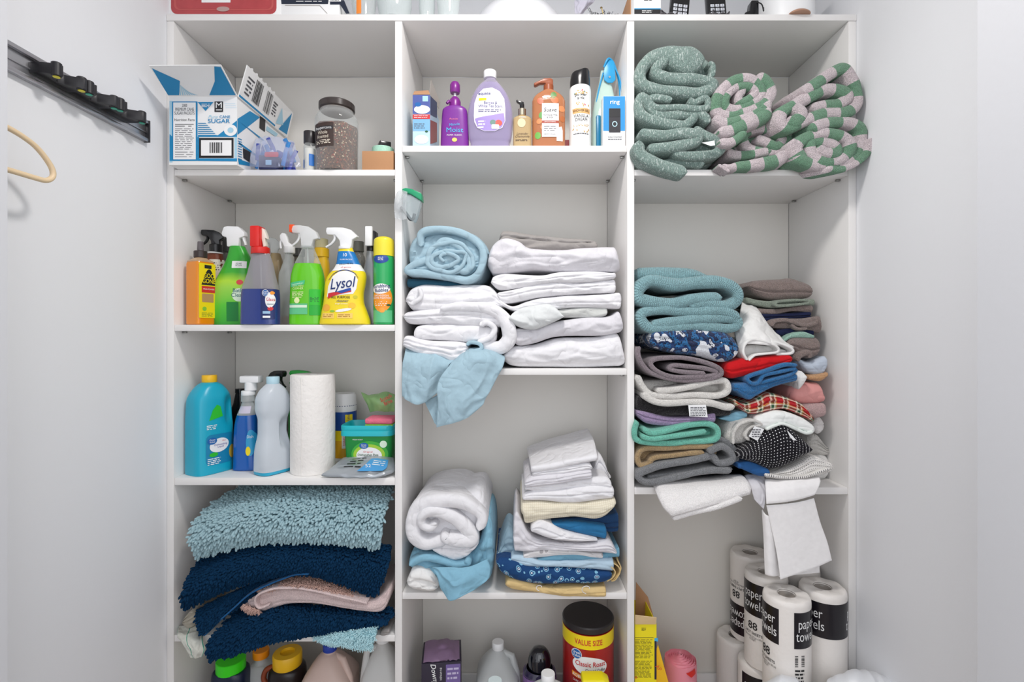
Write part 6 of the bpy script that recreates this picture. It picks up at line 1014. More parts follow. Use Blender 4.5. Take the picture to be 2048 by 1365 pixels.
wrapped(1472, .225, 0, 'lower wrapped paper towel roll at the back left of its pile', 0, 'plain'); wrapped(1518, .105, 0, 'lower wrapped paper towel roll under the one reading 88', -.47-.6-.031/r0, 'band'); wrapped(1603, -.01, 0, 'lower wrapped towel roll hidden beneath the front roll', 0, 'plain'); wrapped(1596, .14, 0, 'lower wrapped towel roll hidden beneath the right roll', 0, 'plain')
wrapped(1500, .215, hr+.0008, 'upper towel roll with upside-down lettering at the back of its pile', -1.2+(C_-.054)/r0, 'band', True); wrapped(1532, .088, hr+.0008, 'upper towel roll reading 88 between upside-down roll and front roll', -1.1-(C_-.054)/r0, 'band'); wrapped(1573, -.032, hr+.0008, 'frontmost upper towel roll with white gap in its black band', -.5, 'band'); wrapped(1645, .005, hr+.0008, 'rightmost upper towel roll standing by the side panel', -2.0, 'band'); wrapped(1596, .13, hr+.0008, 'upper towel roll mostly hidden behind the two front rolls', .4, 'plain')
# ------------------------------------------------------------------ cloth: towels, sheets, mats
def cvf(a, b, k): return lambda *p: [(a+p[i]*k, b+p[i+1]*k) for i in range(0, len(p), 2)]
def cv3(a, b, k): return lambda rows: [[(a+x*k, b+y*k, Y) for x, y, Y in r] for r in rows]
def zone(c, z, top=None): CLAMP['rest'] = z; CLAMP['x'] = (cols[c][1], cols[c+1][0]); CLAMP['top'] = top
WS = cloth('white sheet cotton', '#e7e6e9'); WG = cloth('lilac white cotton', '#dbd9de'); WO = cloth('off white cotton', '#e9e8e6'); LB = cloth('light blue sheet cotton', '#a3bfcc'); LB2 = cloth('sky blue jersey', '#84b4ca'); GY = cloth('warm grey cotton', '#a19c99'); TD = cloth('dark teal cotton', '#2d5a70')
# ===== column 3 top: green heather towels
zone(2, SH[(2, 0)]); A = cvf(1250, 0, .293)
GT_ = cloth('heather green terry', '#859c95', 'terry', 'slub', ['#cbd8d3'], 1.2)
heap('bath_towel', 'heather green towel rolled on top of its stack', 'towel', GT_, [('r', A(545, 400, 420, 395, 300, 362, 190, 392, 118, 470, 120, 555, 210, 598, 360, 612, 500, 618, 590, 592, 605, 552, 500, 528, 380, 520, 280, 508, 222, 475, 240, 420, 300, 402), 24.4, -.02, .26, dict(tprof=[2.6, 2.4, 1.5, 1, 1, 1, 1, 1, 1, 1, 1.1, 1, .9])), ('s', A(95, 450, 200, 375, 400, 365, 560, 390, 620, 480), A(95, 560, 250, 612, 450, 625, 620, 570), .025, .22), ('r', A(570, 420, 600, 440, 600, 500, 575, 520), 12.2, -.01, .24)])
heap('bath_towel', 'heather green towel with looped fold in middle of its stack', 'towel', GT_, [('r', A(130, 625, 100, 700, 130, 780, 250, 830, 400, 845, 470, 800, 490, 770), 20.7, -.02, .25), ('r', A(440, 665, 480, 690, 560, 660, 575, 720, 500, 735, 360, 720, 230, 730, 175, 690, 200, 665, 320, 680), 14.6, -.025, .25), ('r', A(140, 640, 170, 720, 250, 775, 400, 770, 500, 755, 560, 800, 575, 840), 18.3, -.02, .25), ('s', A(90, 700, 200, 690, 400, 700, 560, 720), A(90, 760, 200, 830, 400, 850, 560, 830), .03, .22)])
heap('bath_towel', 'heather green towel at the bottom, one end over the shelf edge', 'towel', GT_, [('s', A(75, 870, 130, 850, 300, 870, 500, 900, 660, 980), A(75, 1100, 200, 1130, 400, 1140, 560, 1140, 660, 1060), .01, .24, dict(grooves=[-.3, .3])), ('r', A(95, 960, 110, 1040, 190, 1100, 300, 1140, 430, 1175), 26.8, -.045, .10), ('r', A(100, 900, 250, 920, 400, 905, 500, 920, 490, 960, 380, 990, 250, 1000, 160, 1010), 23.2, -.035, .22), ('r', A(480, 870, 560, 920, 640, 960, 660, 1010, 600, 1050, 450, 1060, 320, 1040), 19.5, -.025, .24), ('r', A(240, 1110, 380, 1100, 545, 1120), 17.1, -.01, .2)])
o = bpy.data.objects['bath_towel.002']; 
def taglet(par, pts, Y, m=WHP, nm='care_tag'):
    l = np.array(par.location); V = [np.array(P(x, y, Y))-l for x, y in pts]; V = V+[v+np.array([0, .0008, 0]) for v in V]; return mk(nm, V, [(0, 1, 2, 3), (7, 6, 5, 4), (0, 4, 5, 1), (1, 5, 6, 2), (2, 6, 7, 3), (3, 7, 4, 0)], m, par, smooth=False)
taglet(o, A(525, 975, 610, 960, 615, 992, 585, 997), -.045)
# striped towels
ST = [(0, '#e3d5d9'), (.5, '#78a386')]; STR = cloth('green and pale pink striped terry', '#7fae8c', 'terry', 'stripes', ST, .74)
heap('striped_towel', 'green striped towel rolled upright next to the heather green stack', 'towel', STR, [('r', A(830, 600, 790, 640, 800, 690, 870, 660, 900, 610, 850, 575, 760, 590, 700, 650, 690, 720, 760, 740, 870, 700, 940, 650, 930, 580, 860, 530, 760, 540, 680, 600, 640, 680, 640, 750, 720, 780, 850, 760, 960, 700, 1005, 620, 960, 540, 900, 510), 18.3, -.03, .26, dict(tprof=[1, 1.3])), ('s', A(640, 640, 750, 540, 850, 500, 950, 540, 1010, 620), A(640, 780, 750, 800, 850, 780, 1010, 700), .03, .22), ('r', A(610, 800, 700, 830, 830, 800, 950, 740, 1000, 680), 23.2, -.035, .24), ('r', A(640, 900, 740, 880, 850, 830, 960, 780, 1000, 730), 26.8, -.04, .2), ('r', A(650, 970, 740, 960, 830, 900), 18.3, -.045, .15)])
heap('striped_towel', 'green striped towel squashed flat between the upright roll and right rolls', 'towel', STR, [('r', A(900, 940, 960, 960, 1040, 1000, 1080, 960, 1040, 900, 960, 870, 870, 880, 820, 930, 850, 1000, 950, 1030, 1060, 1020, 1120, 960, 1110, 890), 19.5, -.01, .26), ('s', A(700, 960, 850, 880, 1000, 860, 1120, 920), A(700, 1110, 900, 1110, 1060, 1090, 1120, 1040), .02, .22), ('r', A(700, 1030, 760, 1050, 880, 1045, 1000, 1030), 18.3, -.01, .24), ('r', A(665, 1130, 720, 1145, 800, 1130, 930, 1110, 1060, 1085, 1110, 1030), 24.4, -.04, .2, dict(tprof=[.5, 1, 1.1])), ('r', A(640, 1125, 690, 1150, 715, 1170), 7.3, -.045, .12)])
heap('striped_towel', 'green striped towel rolled on top at the far right', 'towel', STR, [('r', A(1290, 730, 1380, 710, 1480, 700, 1540, 650, 1500, 610, 1400, 600, 1300, 640, 1180, 700, 1100, 750, 1080, 820, 1130, 860, 1230, 820, 1380, 770, 1520, 760, 1600, 700, 1600, 600, 1560, 520, 1500, 460, 1420, 490, 1320, 560, 1220, 620), 24.4, -.05, .27, dict(skew=(-.05, -.01))), ('s', A(1080, 760, 1250, 640, 1420, 500, 1520, 470), A(1080, 850, 1250, 830, 1400, 790, 1520, 760), .01, .22), ('r', A(1160, 720, 1220, 760, 1180, 820, 1120, 800), 26.8, -.055, .1)])
heap('striped_towel', 'green striped towel rolled below, bulging past the right side panel', 'towel', STR, [('r', A(1330, 1000, 1380, 1040, 1460, 1040, 1450, 990, 1370, 960, 1300, 960, 1300, 1030, 1360, 1090, 1480, 1090, 1560, 1020, 1530, 940, 1400, 900, 1280, 920, 1200, 980, 1200, 1060, 1290, 1110, 1430, 1120, 1570, 1080, 1640, 980, 1640, 870, 1540, 820, 1400, 830, 1280, 880), 23.2, -.055, .26, dict(skew=(-.075, 0.0))), ('s', A(1130, 960, 1250, 880, 1400, 830, 1520, 840), A(1130, 1100, 1250, 1130, 1400, 1130, 1520, 1120), .0, .24), ('r', A(1150, 950, 1180, 1040, 1240, 1110), 31.7, -.05, .15), ('r', A(1700, 940, 1680, 1030, 1600, 1110, 1500, 1150, 1400, 1145), 14.6, -.06, .12, dict(skew=(-.1, .0)))])
# ===== column 3 second shelf, left stack
zone(2, SH[(2, 1)]); Dz = cvf(1250, 510, .2295); E = cvf(1250, 780, .293)
TE = cloth('dusty teal ribbed terry', '#84a9af', 'rib')
heap('bath_towel', 'dusty teal ribbed towel topping the left towel stack', 'towel', TE, [('r', Dz(560, 445, 700, 425, 890, 442, 985, 390, 975, 310, 860, 245, 640, 235, 430, 255, 230, 225, 135, 290, 135, 370, 240, 405, 420, 425, 620, 385, 850, 370), 24, .0, .26, dict(tprof=[.9, 1.1, 1.1, 1])), ('s', Dz(95, 110, 240, 105, 400, 108, 600, 125, 760, 190, 950, 240), Dz(95, 230, 400, 270, 700, 270, 950, 280), .05, .2)])
heap('bath_towel', 'dusty teal ribbed towel second from top of left towel stack', 'towel', TE, [('r', Dz(230, 610, 400, 590, 640, 560, 850, 545, 980, 560, 990, 610, 900, 640, 650, 625, 400, 640, 220, 640, 150, 560, 190, 500, 350, 480, 600, 500, 850, 490, 1005, 545), 21, .0, .26)])
CAM = cloth('navy camouflage terry', '#1f5f96', 'terry', 'camo', [(0, '#1b2a52'), (.38, '#2a6ea6'), (.5, '#1f3d70'), (.62, '#e8ebf2')], .7)
heap('camouflage_towel', 'navy, blue and white mottled plush towel under the teal towels', 'towel', CAM, [('s', Dz(210, 700, 260, 655, 400, 640, 700, 650, 850, 662, 950, 720, 1000, 800), Dz(210, 720, 240, 800, 450, 862, 650, 890, 850, 940, 960, 905, 1000, 830), -.01, .26, dict(grooves=[.15, (-.35, .7)], lump=.004))])
MV_ = cloth('mauve grey terry', '#8f8389', 'terry'); heap('rolled_towel', 'mauve grey towel coiled flat under the camouflage towel', 'towel', MV_, [('r', Dz(700, 1035, 500, 1022, 390, 1000, 430, 968, 600, 978, 790, 1015, 780, 1055, 600, 1072, 400, 1062, 270, 1010, 230, 950, 300, 912, 500, 905, 700, 935, 835, 1000, 820, 1062, 650, 1090, 450, 1092, 250, 1040, 150, 950, 120, 860, 130, 800), 9.5, -.02, .27)])
WT = cloth('white terry', '#e9e6e1', 'terry'); WT2 = cloth('bright white terry', '#f5f2f1', 'terry', bump=.7)
heap('bath_towel', 'off-white towel between mauve coiled towel and black towel', 'towel', WT, [('r', Dz(280, 1190, 420, 1180, 620, 1140, 790, 1105, 885, 1110, 895, 1190, 800, 1232, 600, 1225, 400, 1238, 240, 1225, 160, 1150, 115, 1050), 13, -.015, .27), ('r', Dz(150, 1210, 300, 1290, 550, 1290, 750, 1300, 900, 1330, 960, 1320), 14, -.02, .26), ('s', Dz(110, 1100, 400, 1090, 700, 1100, 880, 1120), Dz(110, 1200, 400, 1240, 880, 1240), .03, .2)])
BT = cloth('black terry', '#1b181b', 'terry'); o = heap('black_towel', 'black towel with white care tag in the left towel stack', 'towel', BT, [('s', E(72, 60, 100, 40, 300, 85, 500, 100, 700, 125), E(72, 140, 200, 178, 400, 180, 600, 178, 720, 172), .0, .25)])
tg = taglet(o, E(432, 105, 552, 103, 565, 188, 440, 182), -.022); lines(6, 1381, 1412, 814, 833, INK, (lambda l: lambda x, z: pf(-.0225, None)(x, z)-l)(np.array(o.location)), tg, word=5)
heap('bath_towel', 'lilac towel between the black and mint towels', 'towel', cloth('lilac terry', '#a792b8', 'terry'), [('s', E(75, 138, 140, 150, 300, 185, 450, 182, 600, 150), E(80, 180, 150, 232, 300, 247, 450, 228, 612, 220), -.005, .25, dict(grooves=[.1]))])
heap('bath_towel', 'mint green towel folded in a wave above the tan towel', 'towel', cloth('mint terry', '#79c9b4', 'terry'), [('r', E(110, 315, 200, 335, 400, 312, 560, 290), 11, -.02, .26), ('r', E(120, 265, 190, 292, 300, 280, 450, 248, 570, 240, 632, 270, 630, 330, 560, 352, 400, 362, 200, 368, 95, 355, 72, 290, 85, 215), 12, -.02, .26), ('s', E(80, 230, 300, 280, 600, 250), E(80, 350, 300, 365, 620, 350), .02, .2)])
heap('hand_towel', 'tan towel between mint and grey towels', 'towel', cloth('tan terry', '#b59a73', 'terry'), [('r', E(615, 385, 450, 395, 250, 402, 130, 412, 92, 460, 108, 515, 165, 512, 205, 470, 350, 448, 540, 432), 11, -.012, .26), ('s', E(90, 400, 300, 400, 620, 380), E(90, 510, 300, 480, 600, 450), .02, .2)])
heap('bath_towel', 'grey towel with curled right end near the bottom of the stack', 'towel', cloth('grey terry', '#85878a', 'terry'), [('r', E(730, 560, 560, 555, 400, 590, 200, 630, 120, 618, 100, 575, 200, 535, 400, 500, 540, 470, 610, 460, 650, 505, 715, 500, 745, 470, 720, 420, 660, 390, 570, 430), 14, -.025, .27), ('r', E(150, 600, 350, 575, 550, 540, 730, 545), 8, -.01, .2), ('r', E(640, 340, 720, 380, 760, 440, 765, 500), 14, .0, .2)])
heap('bath_towel', 'thick white towel drooping over the shelf edge at stack bottom', 'towel', WT2, [('d', cv3(1250, 780, .293)([[(190, 640, .20), (400, 620, .20), (600, 610, .2), (800, 600, .2)], [(190, 650, .03), (400, 640, .03), (620, 625, .03), (820, 610, .03)], [(215, 710, -.03), (430, 690, -.03), (650, 665, -.03), (845, 640, -.03)], [(260, 800, -.06), (470, 765, -.055), (680, 720, -.05), (858, 675, -.045)], [(320, 865, -.075), (500, 815, -.07), (680, 765, -.06), (850, 715, -.05)]]), dict(th=.026, wr=.0015, wf=(6, 14), rid=False)), ('r', E(330, 885, 480, 845, 640, 800, 800, 740), 10, -.07, .05)])
# ===== column 3 second shelf, right stack
TP = cloth('taupe terry', '#8d7d78', 'terry'); NV = cloth('deep navy cotton', '#1a2142'); SG = cloth('sage terry', '#8f9a8c', 'terry')
def S(name, label, m, top, bot, Y, dep=.2, **k): return heap(name, label, 'cloth', m, [('s', top, bot, Y, dep, k)], group='cloths in the right towel stack')
S('washcloth', 'taupe washcloth on top of the right cloth stack', TP, Dz(1065, 260, 1130, 228, 1350, 212, 1450, 203, 1600, 250, 1645, 300), Dz(1070, 290, 1130, 350, 1250, 392, 1400, 402, 1600, 372, 1645, 345), .10, .17, grooves=[-.25])
heap('washcloth', 'sage and taupe washcloth folded second in right cloth stack', 'cloth', SG, [('r', Dz(1600, 395, 1450, 400, 1330, 415, 1325, 445, 1450, 440, 1620, 415), 6, .08, .18), ('s', Dz(1045, 370, 1200, 400, 1400, 400, 1640, 385), Dz(1060, 420, 1250, 465, 1400, 462, 1640, 445), .095, .17)])
S('washcloth', 'taupe washcloth third from the top of right cloth stack', TP, Dz(1130, 465, 1300, 475, 1500, 445, 1610, 440), Dz(1160, 515, 1300, 522, 1450, 495, 1620, 505), .09, .17)
S('napkin', 'dark navy folded cloth below taupe washcloths at right', NV, Dz(1150, 512, 1350, 510, 1600, 500), Dz(1190, 590, 1400, 570, 1610, 560), .09, .17, grooves=[0])
heap('washcloth', 'crumpled taupe washcloth with curled layers mid right stack', 'cloth', TP, [('r', Dz(1280, 625, 1310, 585, 1400, 570, 1470, 590, 1560, 615, 1660, 600, 1690, 560), 8, .06, .18), ('r', Dz(1450, 600, 1500, 640, 1590, 640), 7, .06, .18), ('s', Dz(1270, 590, 1400, 560, 1550, 555, 1700, 530), Dz(1290, 640, 1450, 655, 1650, 680, 1700, 690), .075, .18)])
S('napkin', 'navy cloth sliver under the crumpled taupe washcloth', NV, Dz(1300, 655, 1450, 640, 1620, 660), Dz(1330, 710, 1450, 700, 1640, 710), .07, .18)
S('washcloth', 'pale mint cloth edge between navy sliver and taupe washcloths', cloth('pale mint cotton', '#9cc4b4', 'terry'), Dz(1365, 740, 1430, 690, 1540, 668, 1640, 700), Dz(1380, 760, 1450, 725, 1640, 725), .05, .2)
heap('washcloth', 'lowest taupe washcloth, bulging folds, in right cloth stack', 'cloth', TP, [('s', Dz(1385, 780, 1450, 722, 1600, 718, 1705, 725), Dz(1400, 800, 1500, 870, 1600, 910, 1700, 880), .045, .2, dict(grooves=[-.2])), ('r', Dz(1500, 920, 1530, 870, 1600, 850, 1610, 900), 12, .035, .18)])
S('napkin', 'pale grey-blue folded cloth under the taupe washcloths', cloth('pale grey blue cotton', '#bcc6d4'), Dz(1500, 900, 1600, 930, 1740, 880, 1755, 950), Dz(1520, 950, 1600, 1030, 1700, 1042, 1755, 990), .04, .2)
S('washcloth', 'orange tan cloth edge at the right of the stack', cloth('apricot terry', '#d0a074', 'terry'), Dz(1580, 1050, 1680, 1035, 1745, 1015), Dz(1590, 1090, 1680, 1100, 1735, 1060), .04, .2)
S('washcloth', 'salmon pink cloth at the right end of the stack', cloth('salmon cotton', '#dd9a96'), Dz(1430, 1150, 1550, 1120, 1690, 1120, 1725, 1200), Dz(1450, 1290, 1600, 1300, 1745, 1290), .035, .2)
S('washcloth', 'dusty pink cloth below the salmon pink cloth', cloth('dusty pink terry', '#c9a9a8', 'terry'), E(1150, 95, 1260, 90, 1365, 90), E(1180, 150, 1280, 190, 1355, 180), .035, .2)
heap('towel', 'big white cloth slumped between the two towel stacks', 'cloth', WO, [('d', cv3(1250, 510, .2295)([[(1020, 400, .14), (1070, 420, .14), (1110, 450, .14), (1140, 500, .14)], [(1000, 520, .08), (1080, 520, .06), (1160, 540, .06), (1230, 610, .09)], [(960, 680, .05), (1060, 660, .02), (1180, 670, .02), (1330, 720, .06)], [(980, 800, .03), (1100, 780, 0), (1260, 790, .0), (1470, 810, .04)]]), dict(th=.008, wr=.004, wf=(8, 14))), ('r', Dz(1070, 920, 1040, 850, 1055, 775, 1110, 735, 1220, 755, 1330, 800, 1340, 845, 1240, 862, 1140, 880, 1080, 925), 5, -.005, .2), ('r', Dz(1200, 740, 1350, 770, 1460, 820, 1455, 860, 1330, 868), 5, .0, .2), ('s', Dz(1000, 800, 1100, 780, 1300, 800, 1400, 830), Dz(1000, 860, 1100, 900, 1300, 868, 1400, 850), .03, .18)])
heap('towel', 'bright red folded cloth in the right stack', 'cloth', cloth('bright red cotton', '#c4151c'), [('s', Dz(865, 945, 1000, 905, 1150, 893, 1300, 875, 1430, 868, 1465, 900), Dz(880, 1060, 930, 1082, 1050, 1057, 1150, 1040, 1240, 1010, 1320, 1012, 1460, 930), -.005, .24, dict(grooves=[(-.1, .6)]))])
BT2 = cloth('blue terry', '#2f74ad', 'terry'); heap('washcloth', 'blue terry cloth with looped fold under the red cloth', 'cloth', BT2, [('r', Dz(1500, 960, 1400, 960, 1250, 1010, 1080, 1070, 1110, 1120, 1170, 1110, 1220, 1050, 1350, 1020, 1500, 990), 8, -.015, .24), ('r', Dz(1170, 1120, 1300, 1080, 1450, 1040, 1510, 1000), 7, -.01, .2)])
heap('washcloth', 'blue terry cloth with stitched edge above the plaid napkins', 'cloth', BT2, [('s', Dz(930, 1120, 1050, 1115, 1200, 1110, 1350, 1060, 1500, 1040), Dz(960, 1190, 1070, 1262, 1150, 1225, 1300, 1150, 1500, 1100), -.01, .24, dict(grooves=[(-.3, .5)]))])
S('washcloth', 'white cloth corner poking out beside the blue terry cloths', WO, Dz(1480, 1030, 1530, 1010, 1580, 1050), Dz(1490, 1120, 1515, 1172, 1580, 1080), .01, .2)
PLD = cloth('red green plaid cotton', '#c9c0a0', 'sheet', 'plaid', [(0, '#b8262e'), (.28, '#efe6d2'), (.42, '#2f5a40'), (.62, '#efe6d2'), (.72, '#c9a050'), (.8, '#b8262e')], 1.6)
heap('napkin', 'crumpled red, green and cream plaid napkins', 'cloth', PLD, [('s', E(740, 55, 800, 95, 900, 60, 980, 20, 1100, 50, 1200, 95, 1280, 190), E(770, 110, 850, 165, 1000, 140, 1100, 135, 1240, 195, 1285, 225), .0, .22, dict(wr=.006, wfreq=26, grooves=[0, .5]))])
S('napkin', 'light blue cloth tip left of the white tagged cloth', LB2, E(640, 192, 760, 145, 830, 150), E(650, 200, 740, 214, 830, 188), .01, .2)
heap('napkin', 'white napkin with green leafy trim above the dotted cloth', 'cloth', cloth('white with green leafy print', '#eef0ee', 'sheet'), [('s', E(885, 185, 1050, 140, 1200, 185, 1290, 245), E(945, 270, 1090, 238, 1240, 305, 1292, 300), -.012, .2)])
TRM = cloth('green leafy trim', '#e8eee9', 'sheet', 'floral', [(0, '#2f8a6a'), (.34, '#e8eee9')], .35); heap('trim', 'x', 'x', TRM, [('r', E(965, 275, 1030, 250, 1090, 238, 1170, 270, 1240, 300, 1290, 292), 6, -.0165, .012)])
o = heap('washcloth', 'white folded cloths with tag beside the black dotted cloth', 'cloth', WT, [('s', E(680, 250, 740, 200, 860, 192, 950, 235), E(720, 370, 790, 372, 850, 350, 950, 290), .005, .22), ('r', E(740, 372, 745, 300, 790, 240, 870, 215, 930, 240, 860, 260, 825, 310, 850, 345), 6, -.012, .2)])
tg = taglet(o, E(845, 318, 885, 248, 950, 270, 905, 350), -.022); lines(4, 1504, 1522, 858, 876, INK, (lambda l: lambda x, z: pf(-.0225, None)(x, z)-l)(np.array(o.location)), tg, word=5)
DOT_ = cloth('black with white dots', '#15141a', 'sheet', 'dots', ['#efeef0'], 1.15); o = heap('dish_cloth', 'black cloth with white polka dots in the right stack', 'cloth', DOT_, [('s', E(765, 425, 840, 385, 950, 310, 1090, 248, 1200, 320, 1282, 405), E(780, 470, 900, 505, 1000, 548, 1130, 512, 1278, 412), -.03, .25, dict(wr=.004, grooves=[(-.3, .5)]))])
taglet(o, E(1105, 275, 1170, 345, 1150, 348, 1125, 320), -.05)
heap('dish_cloth', 'white cloth with small black dashes under the dotted black cloth', 'cloth', cloth('white with black dashes', '#e6e3df', 'sheet', 'dots', ['#4a4a50'], .75), [('s', E(955, 580, 1100, 545, 1200, 500, 1280, 450, 1410, 500), E(975, 602, 1150, 622, 1300, 595, 1415, 550), -.02, .24, dict(wr=.003, grooves=[-.4, .1, .5])), ('r', E(960, 590, 1100, 600, 1250, 590, 1400, 545), 6, -.03, .1)])
S('dish_cloth', 'blue and white cloth corner below the dotted black cloth', cloth('denim blue cotton', '#2a5a92'), E(765, 500, 850, 490, 980, 540), E(790, 540, 900, 585, 970, 590), -.02, .15)
S('napkin', 'stack of plain white cloths at the back right, upper', WT, E(1240, 330, 1300, 300, 1370, 380), E(1260, 440, 1330, 450, 1400, 450), .08, .15, grooves=[-.4, .0, .4]); S('napkin', 'stack of plain white cloths at the back right, lower', WO, E(1260, 450, 1400, 440), E(1250, 620, 1330, 632, 1405, 600), .07, .15, grooves=[-.3, .3])
S('napkin', 'white rolled cloth at right above the dashes cloth', WT2, E(1280, 210, 1320, 180, 1358, 200), E(1290, 280, 1320, 300, 1362, 280), .06, .15, grooves=[0])
# hanging hand towels
HW = cloth('white woven hand towel', '#f3f1f1', 'sheet', bump=.12); heap('hand_towel', 'white hand towel folded over the shelf edge and hanging down', 'towel', HW, [
 ('d', cv3(1250, 780, .293)([[(960, 600, .15), (1090, 600, .15), (1200, 600, .15), (1310, 600, .15)], [(955, 620, .0), (1090, 615, .0), (1210, 610, .0), (1325, 600, .0)], [(960, 680, -.03), (1090, 670, -.035), (1210, 650, -.035), (1330, 640, -.03)], [(965, 780, -.04), (1080, 770, -.045), (1190, 750, -.045), (1290, 720, -.04)]]), dict(th=.009, wr=.002, rid=False)),
 ('d', cv3(1250, 780, .293)([[(965, 790, -.035), (1080, 780, -.04), (1190, 765, -.04), (1288, 740, -.035)], [(1000, 950, -.035), (1110, 940, -.04), (1220, 920, -.04), (1330, 900, -.035)], [(1035, 1120, -.04), (1150, 1110, -.042), (1260, 1080, -.042), (1380, 1040, -.04)], [(1060, 1295, -.045), (1180, 1255, -.045), (1300, 1215, -.045), (1412, 1165, -.045)]]), dict(th=.004, wr=.0015, rid=False, wf=(5, 5))),
 ('d', cv3(1250, 780, .293)([[(935, 815, -.02), (960, 850, -.03), (985, 860, -.03), (1010, 850, -.02)], [(945, 1000, -.02), (975, 1010, -.03), (1010, 1015, -.03), (1040, 1010, -.02)], [(955, 1262, -.02), (990, 1272, -.03), (1020, 1275, -.03), (1055, 1270, -.02)]]), dict(th=.004, wr=.0015, rid=False)),
 ('d', cv3(1250, 780, .293)([[(1000, 800, -.01), (1150, 790, -.01), (1280, 770, -.01)], [(1040, 1050, -.01), (1170, 1040, -.01), (1320, 1030, -.01)], [(1050, 1280, -.012), (1180, 1262, -.012), (1328, 1250, -.012)]]), dict(th=.004, wr=.0015, rid=False))])
heap('napkin', 'lilac white cloth corner hanging left of the hand towel', 'cloth', WG, [('d', cv3(1250, 780, .293)([[(815, 590, .02), (870, 580, .02), (950, 590, .02)], [(850, 650, -.02), (910, 660, -.025), (965, 700, -.02)], [(880, 750, -.03), (920, 790, -.032), (945, 815, -.03)]]), dict(th=.004, wr=.002))])
# ===== column 2, second shelf
zone(1, SH[(1, 1)]); B = cvf(780, 350, .381); B3 = cv3(780, 350, .381)
heap('bed_sheet', 'light blue sheet rolled in a bundle on top of white sheets', 'bed linen', LB, [('r', B(330, 480, 395, 500, 425, 460, 395, 400, 335, 355, 275, 345, 235, 390, 200, 435, 115, 480, 95, 512, 200, 525, 300, 535, 400, 555, 465, 520, 495, 440, 480, 370, 415, 318, 320, 290, 220, 290, 165, 315, 165, 380), 15, -.004, .27, dict(wob=.006)), ('s', B(110, 430, 200, 400, 250, 350, 350, 340, 430, 400, 480, 470), B(110, 510, 250, 530, 380, 545, 480, 480), .004, .2, dict(wr=.009, wfreq=24, lump=.006)), ('s', B(150, 300, 230, 268, 330, 264, 420, 292, 500, 345, 522, 400), B(90, 525, 250, 540, 380, 568, 450, 555, 520, 430), .012, .24, dict(wr=.006, wfreq=20)), ('r', [(780+.381*(300+90*u*0+(22+140*u)*(1+.16*math.sin(2*a_+6*u))*math.cos(a_)), 350+.381*(440+(16+72*u)*(1+.22*math.sin(1.4*a_+2))*math.sin(a_))) for u, a_ in [(k/30, k*.62+2.2) for k in range(31)]], 9, -.012, .2, dict(wob=.004, wf=30, tuck=.012, tprof=[.8, 1.2, .8, 1.3, .9, 1.2]))])
heap('bed_sheet', 'dark teal sheet showing between blue bundle and white sheets', 'bed linen', TD, [('s', B(90, 545, 180, 548, 260, 555, 400, 570), B(95, 590, 200, 600, 300, 600, 400, 590), .03, .22)])
heap('bed_sheet', 'white sheets folded and curled under the blue bundle', 'bed linen', WS, [
 ('s', B(76, 660, 100, 605, 170, 575, 300, 580, 420, 575, 520, 582, 575, 640, 600, 690), B(76, 668, 130, 718, 250, 728, 450, 715, 600, 700), .0, .26, dict(wr=.005, grooves=[(-.3, .7), (.25, .5)])),
 ('s', B(68, 735, 110, 715, 260, 700, 400, 690, 560, 700, 620, 760), B(68, 745, 110, 782, 260, 782, 400, 790, 500, 800, 600, 800), -.005, .26, dict(wr=.004, grooves=[0])),
 ('s', B(125, 800, 200, 785, 400, 785, 560, 800), B(130, 870, 300, 872, 480, 890, 560, 880), -.01, .26, dict(wr=.004)),
 ('r', B(470, 790, 510, 775, 548, 805, 530, 850, 460, 880), 12, -.022, .24), ('r', B(260, 700, 400, 690, 530, 705, 605, 760, 625, 850, 585, 905, 520, 905, 488, 880), 20, -.018, .26, dict(tprof=[.8, 1, 1.3, 1.5, 1.3])),
 ('s', B(65, 885, 90, 845, 200, 870, 380, 880, 420, 915), B(65, 900, 150, 940, 270, 962, 340, 985, 420, 925), -.02, .24, dict(wr=.006, grooves=[-.2, .3])), ('r', B(150, 590, 160, 640, 110, 680), 8, -.012, .1)])
heap('bed_sheet', 'light blue sheet slipping off the middle shelf and hanging down', 'bed linen', LB, [
 ('d', B3([[(85, 905, .10), (200, 925, .10), (400, 900, .10), (560, 930, .10)], [(80, 925, -.01), (180, 945, -.02), (260, 965, -.02), (335, 985, -.02)], [(72, 1050, -.03), (150, 1080, -.045), (230, 1060, -.04), (300, 1040, -.03)], [(78, 1160, -.025), (140, 1205, -.045), (200, 1175, -.035), (255, 1140, -.03)]]), dict(th=.004, wr=.009, wf=(5, 9))),
 ('d', B3([[(335, 985, .05), (400, 925, .05), (500, 930, .05), (590, 960, .05)], [(325, 1000, -.03), (400, 960, -.04), (500, 950, -.04), (590, 990, -.02)], [(258, 1090, -.05), (350, 1085, -.06), (450, 1060, -.055), (560, 1060, -.035)], [(260, 1200, -.055), (340, 1200, -.065), (430, 1170, -.055), (500, 1160, -.04)], [(252, 1322, -.05), (330, 1300, -.06), (400, 1268, -.05), (480, 1200, -.04)]]), dict(th=.004, wr=.010, wf=(4, 8))),
 ('d', B3([[(180, 1185, -.02), (220, 1170, -.02), (262, 1150, -.02)], [(200, 1230, -.02), (235, 1230, -.02), (262, 1220, -.02)], [(235, 1300, -.03), (245, 1315, -.035), (255, 1322, -.04)]]), dict(th=.003, wr=.002)),
 ('r', B(400, 895, 420, 880, 470, 890, 480, 915, 440, 925), 8, -.03, .1)])
def SS(label, m, top, bot, Y, dep=.24, nm='bed_sheet', **k): k.setdefault('wr', .005); return heap(nm, label, 'bed linen', m, [('s', B(*top), B(*bot), Y, dep, k)], group='folded sheets in the right sheet stack')
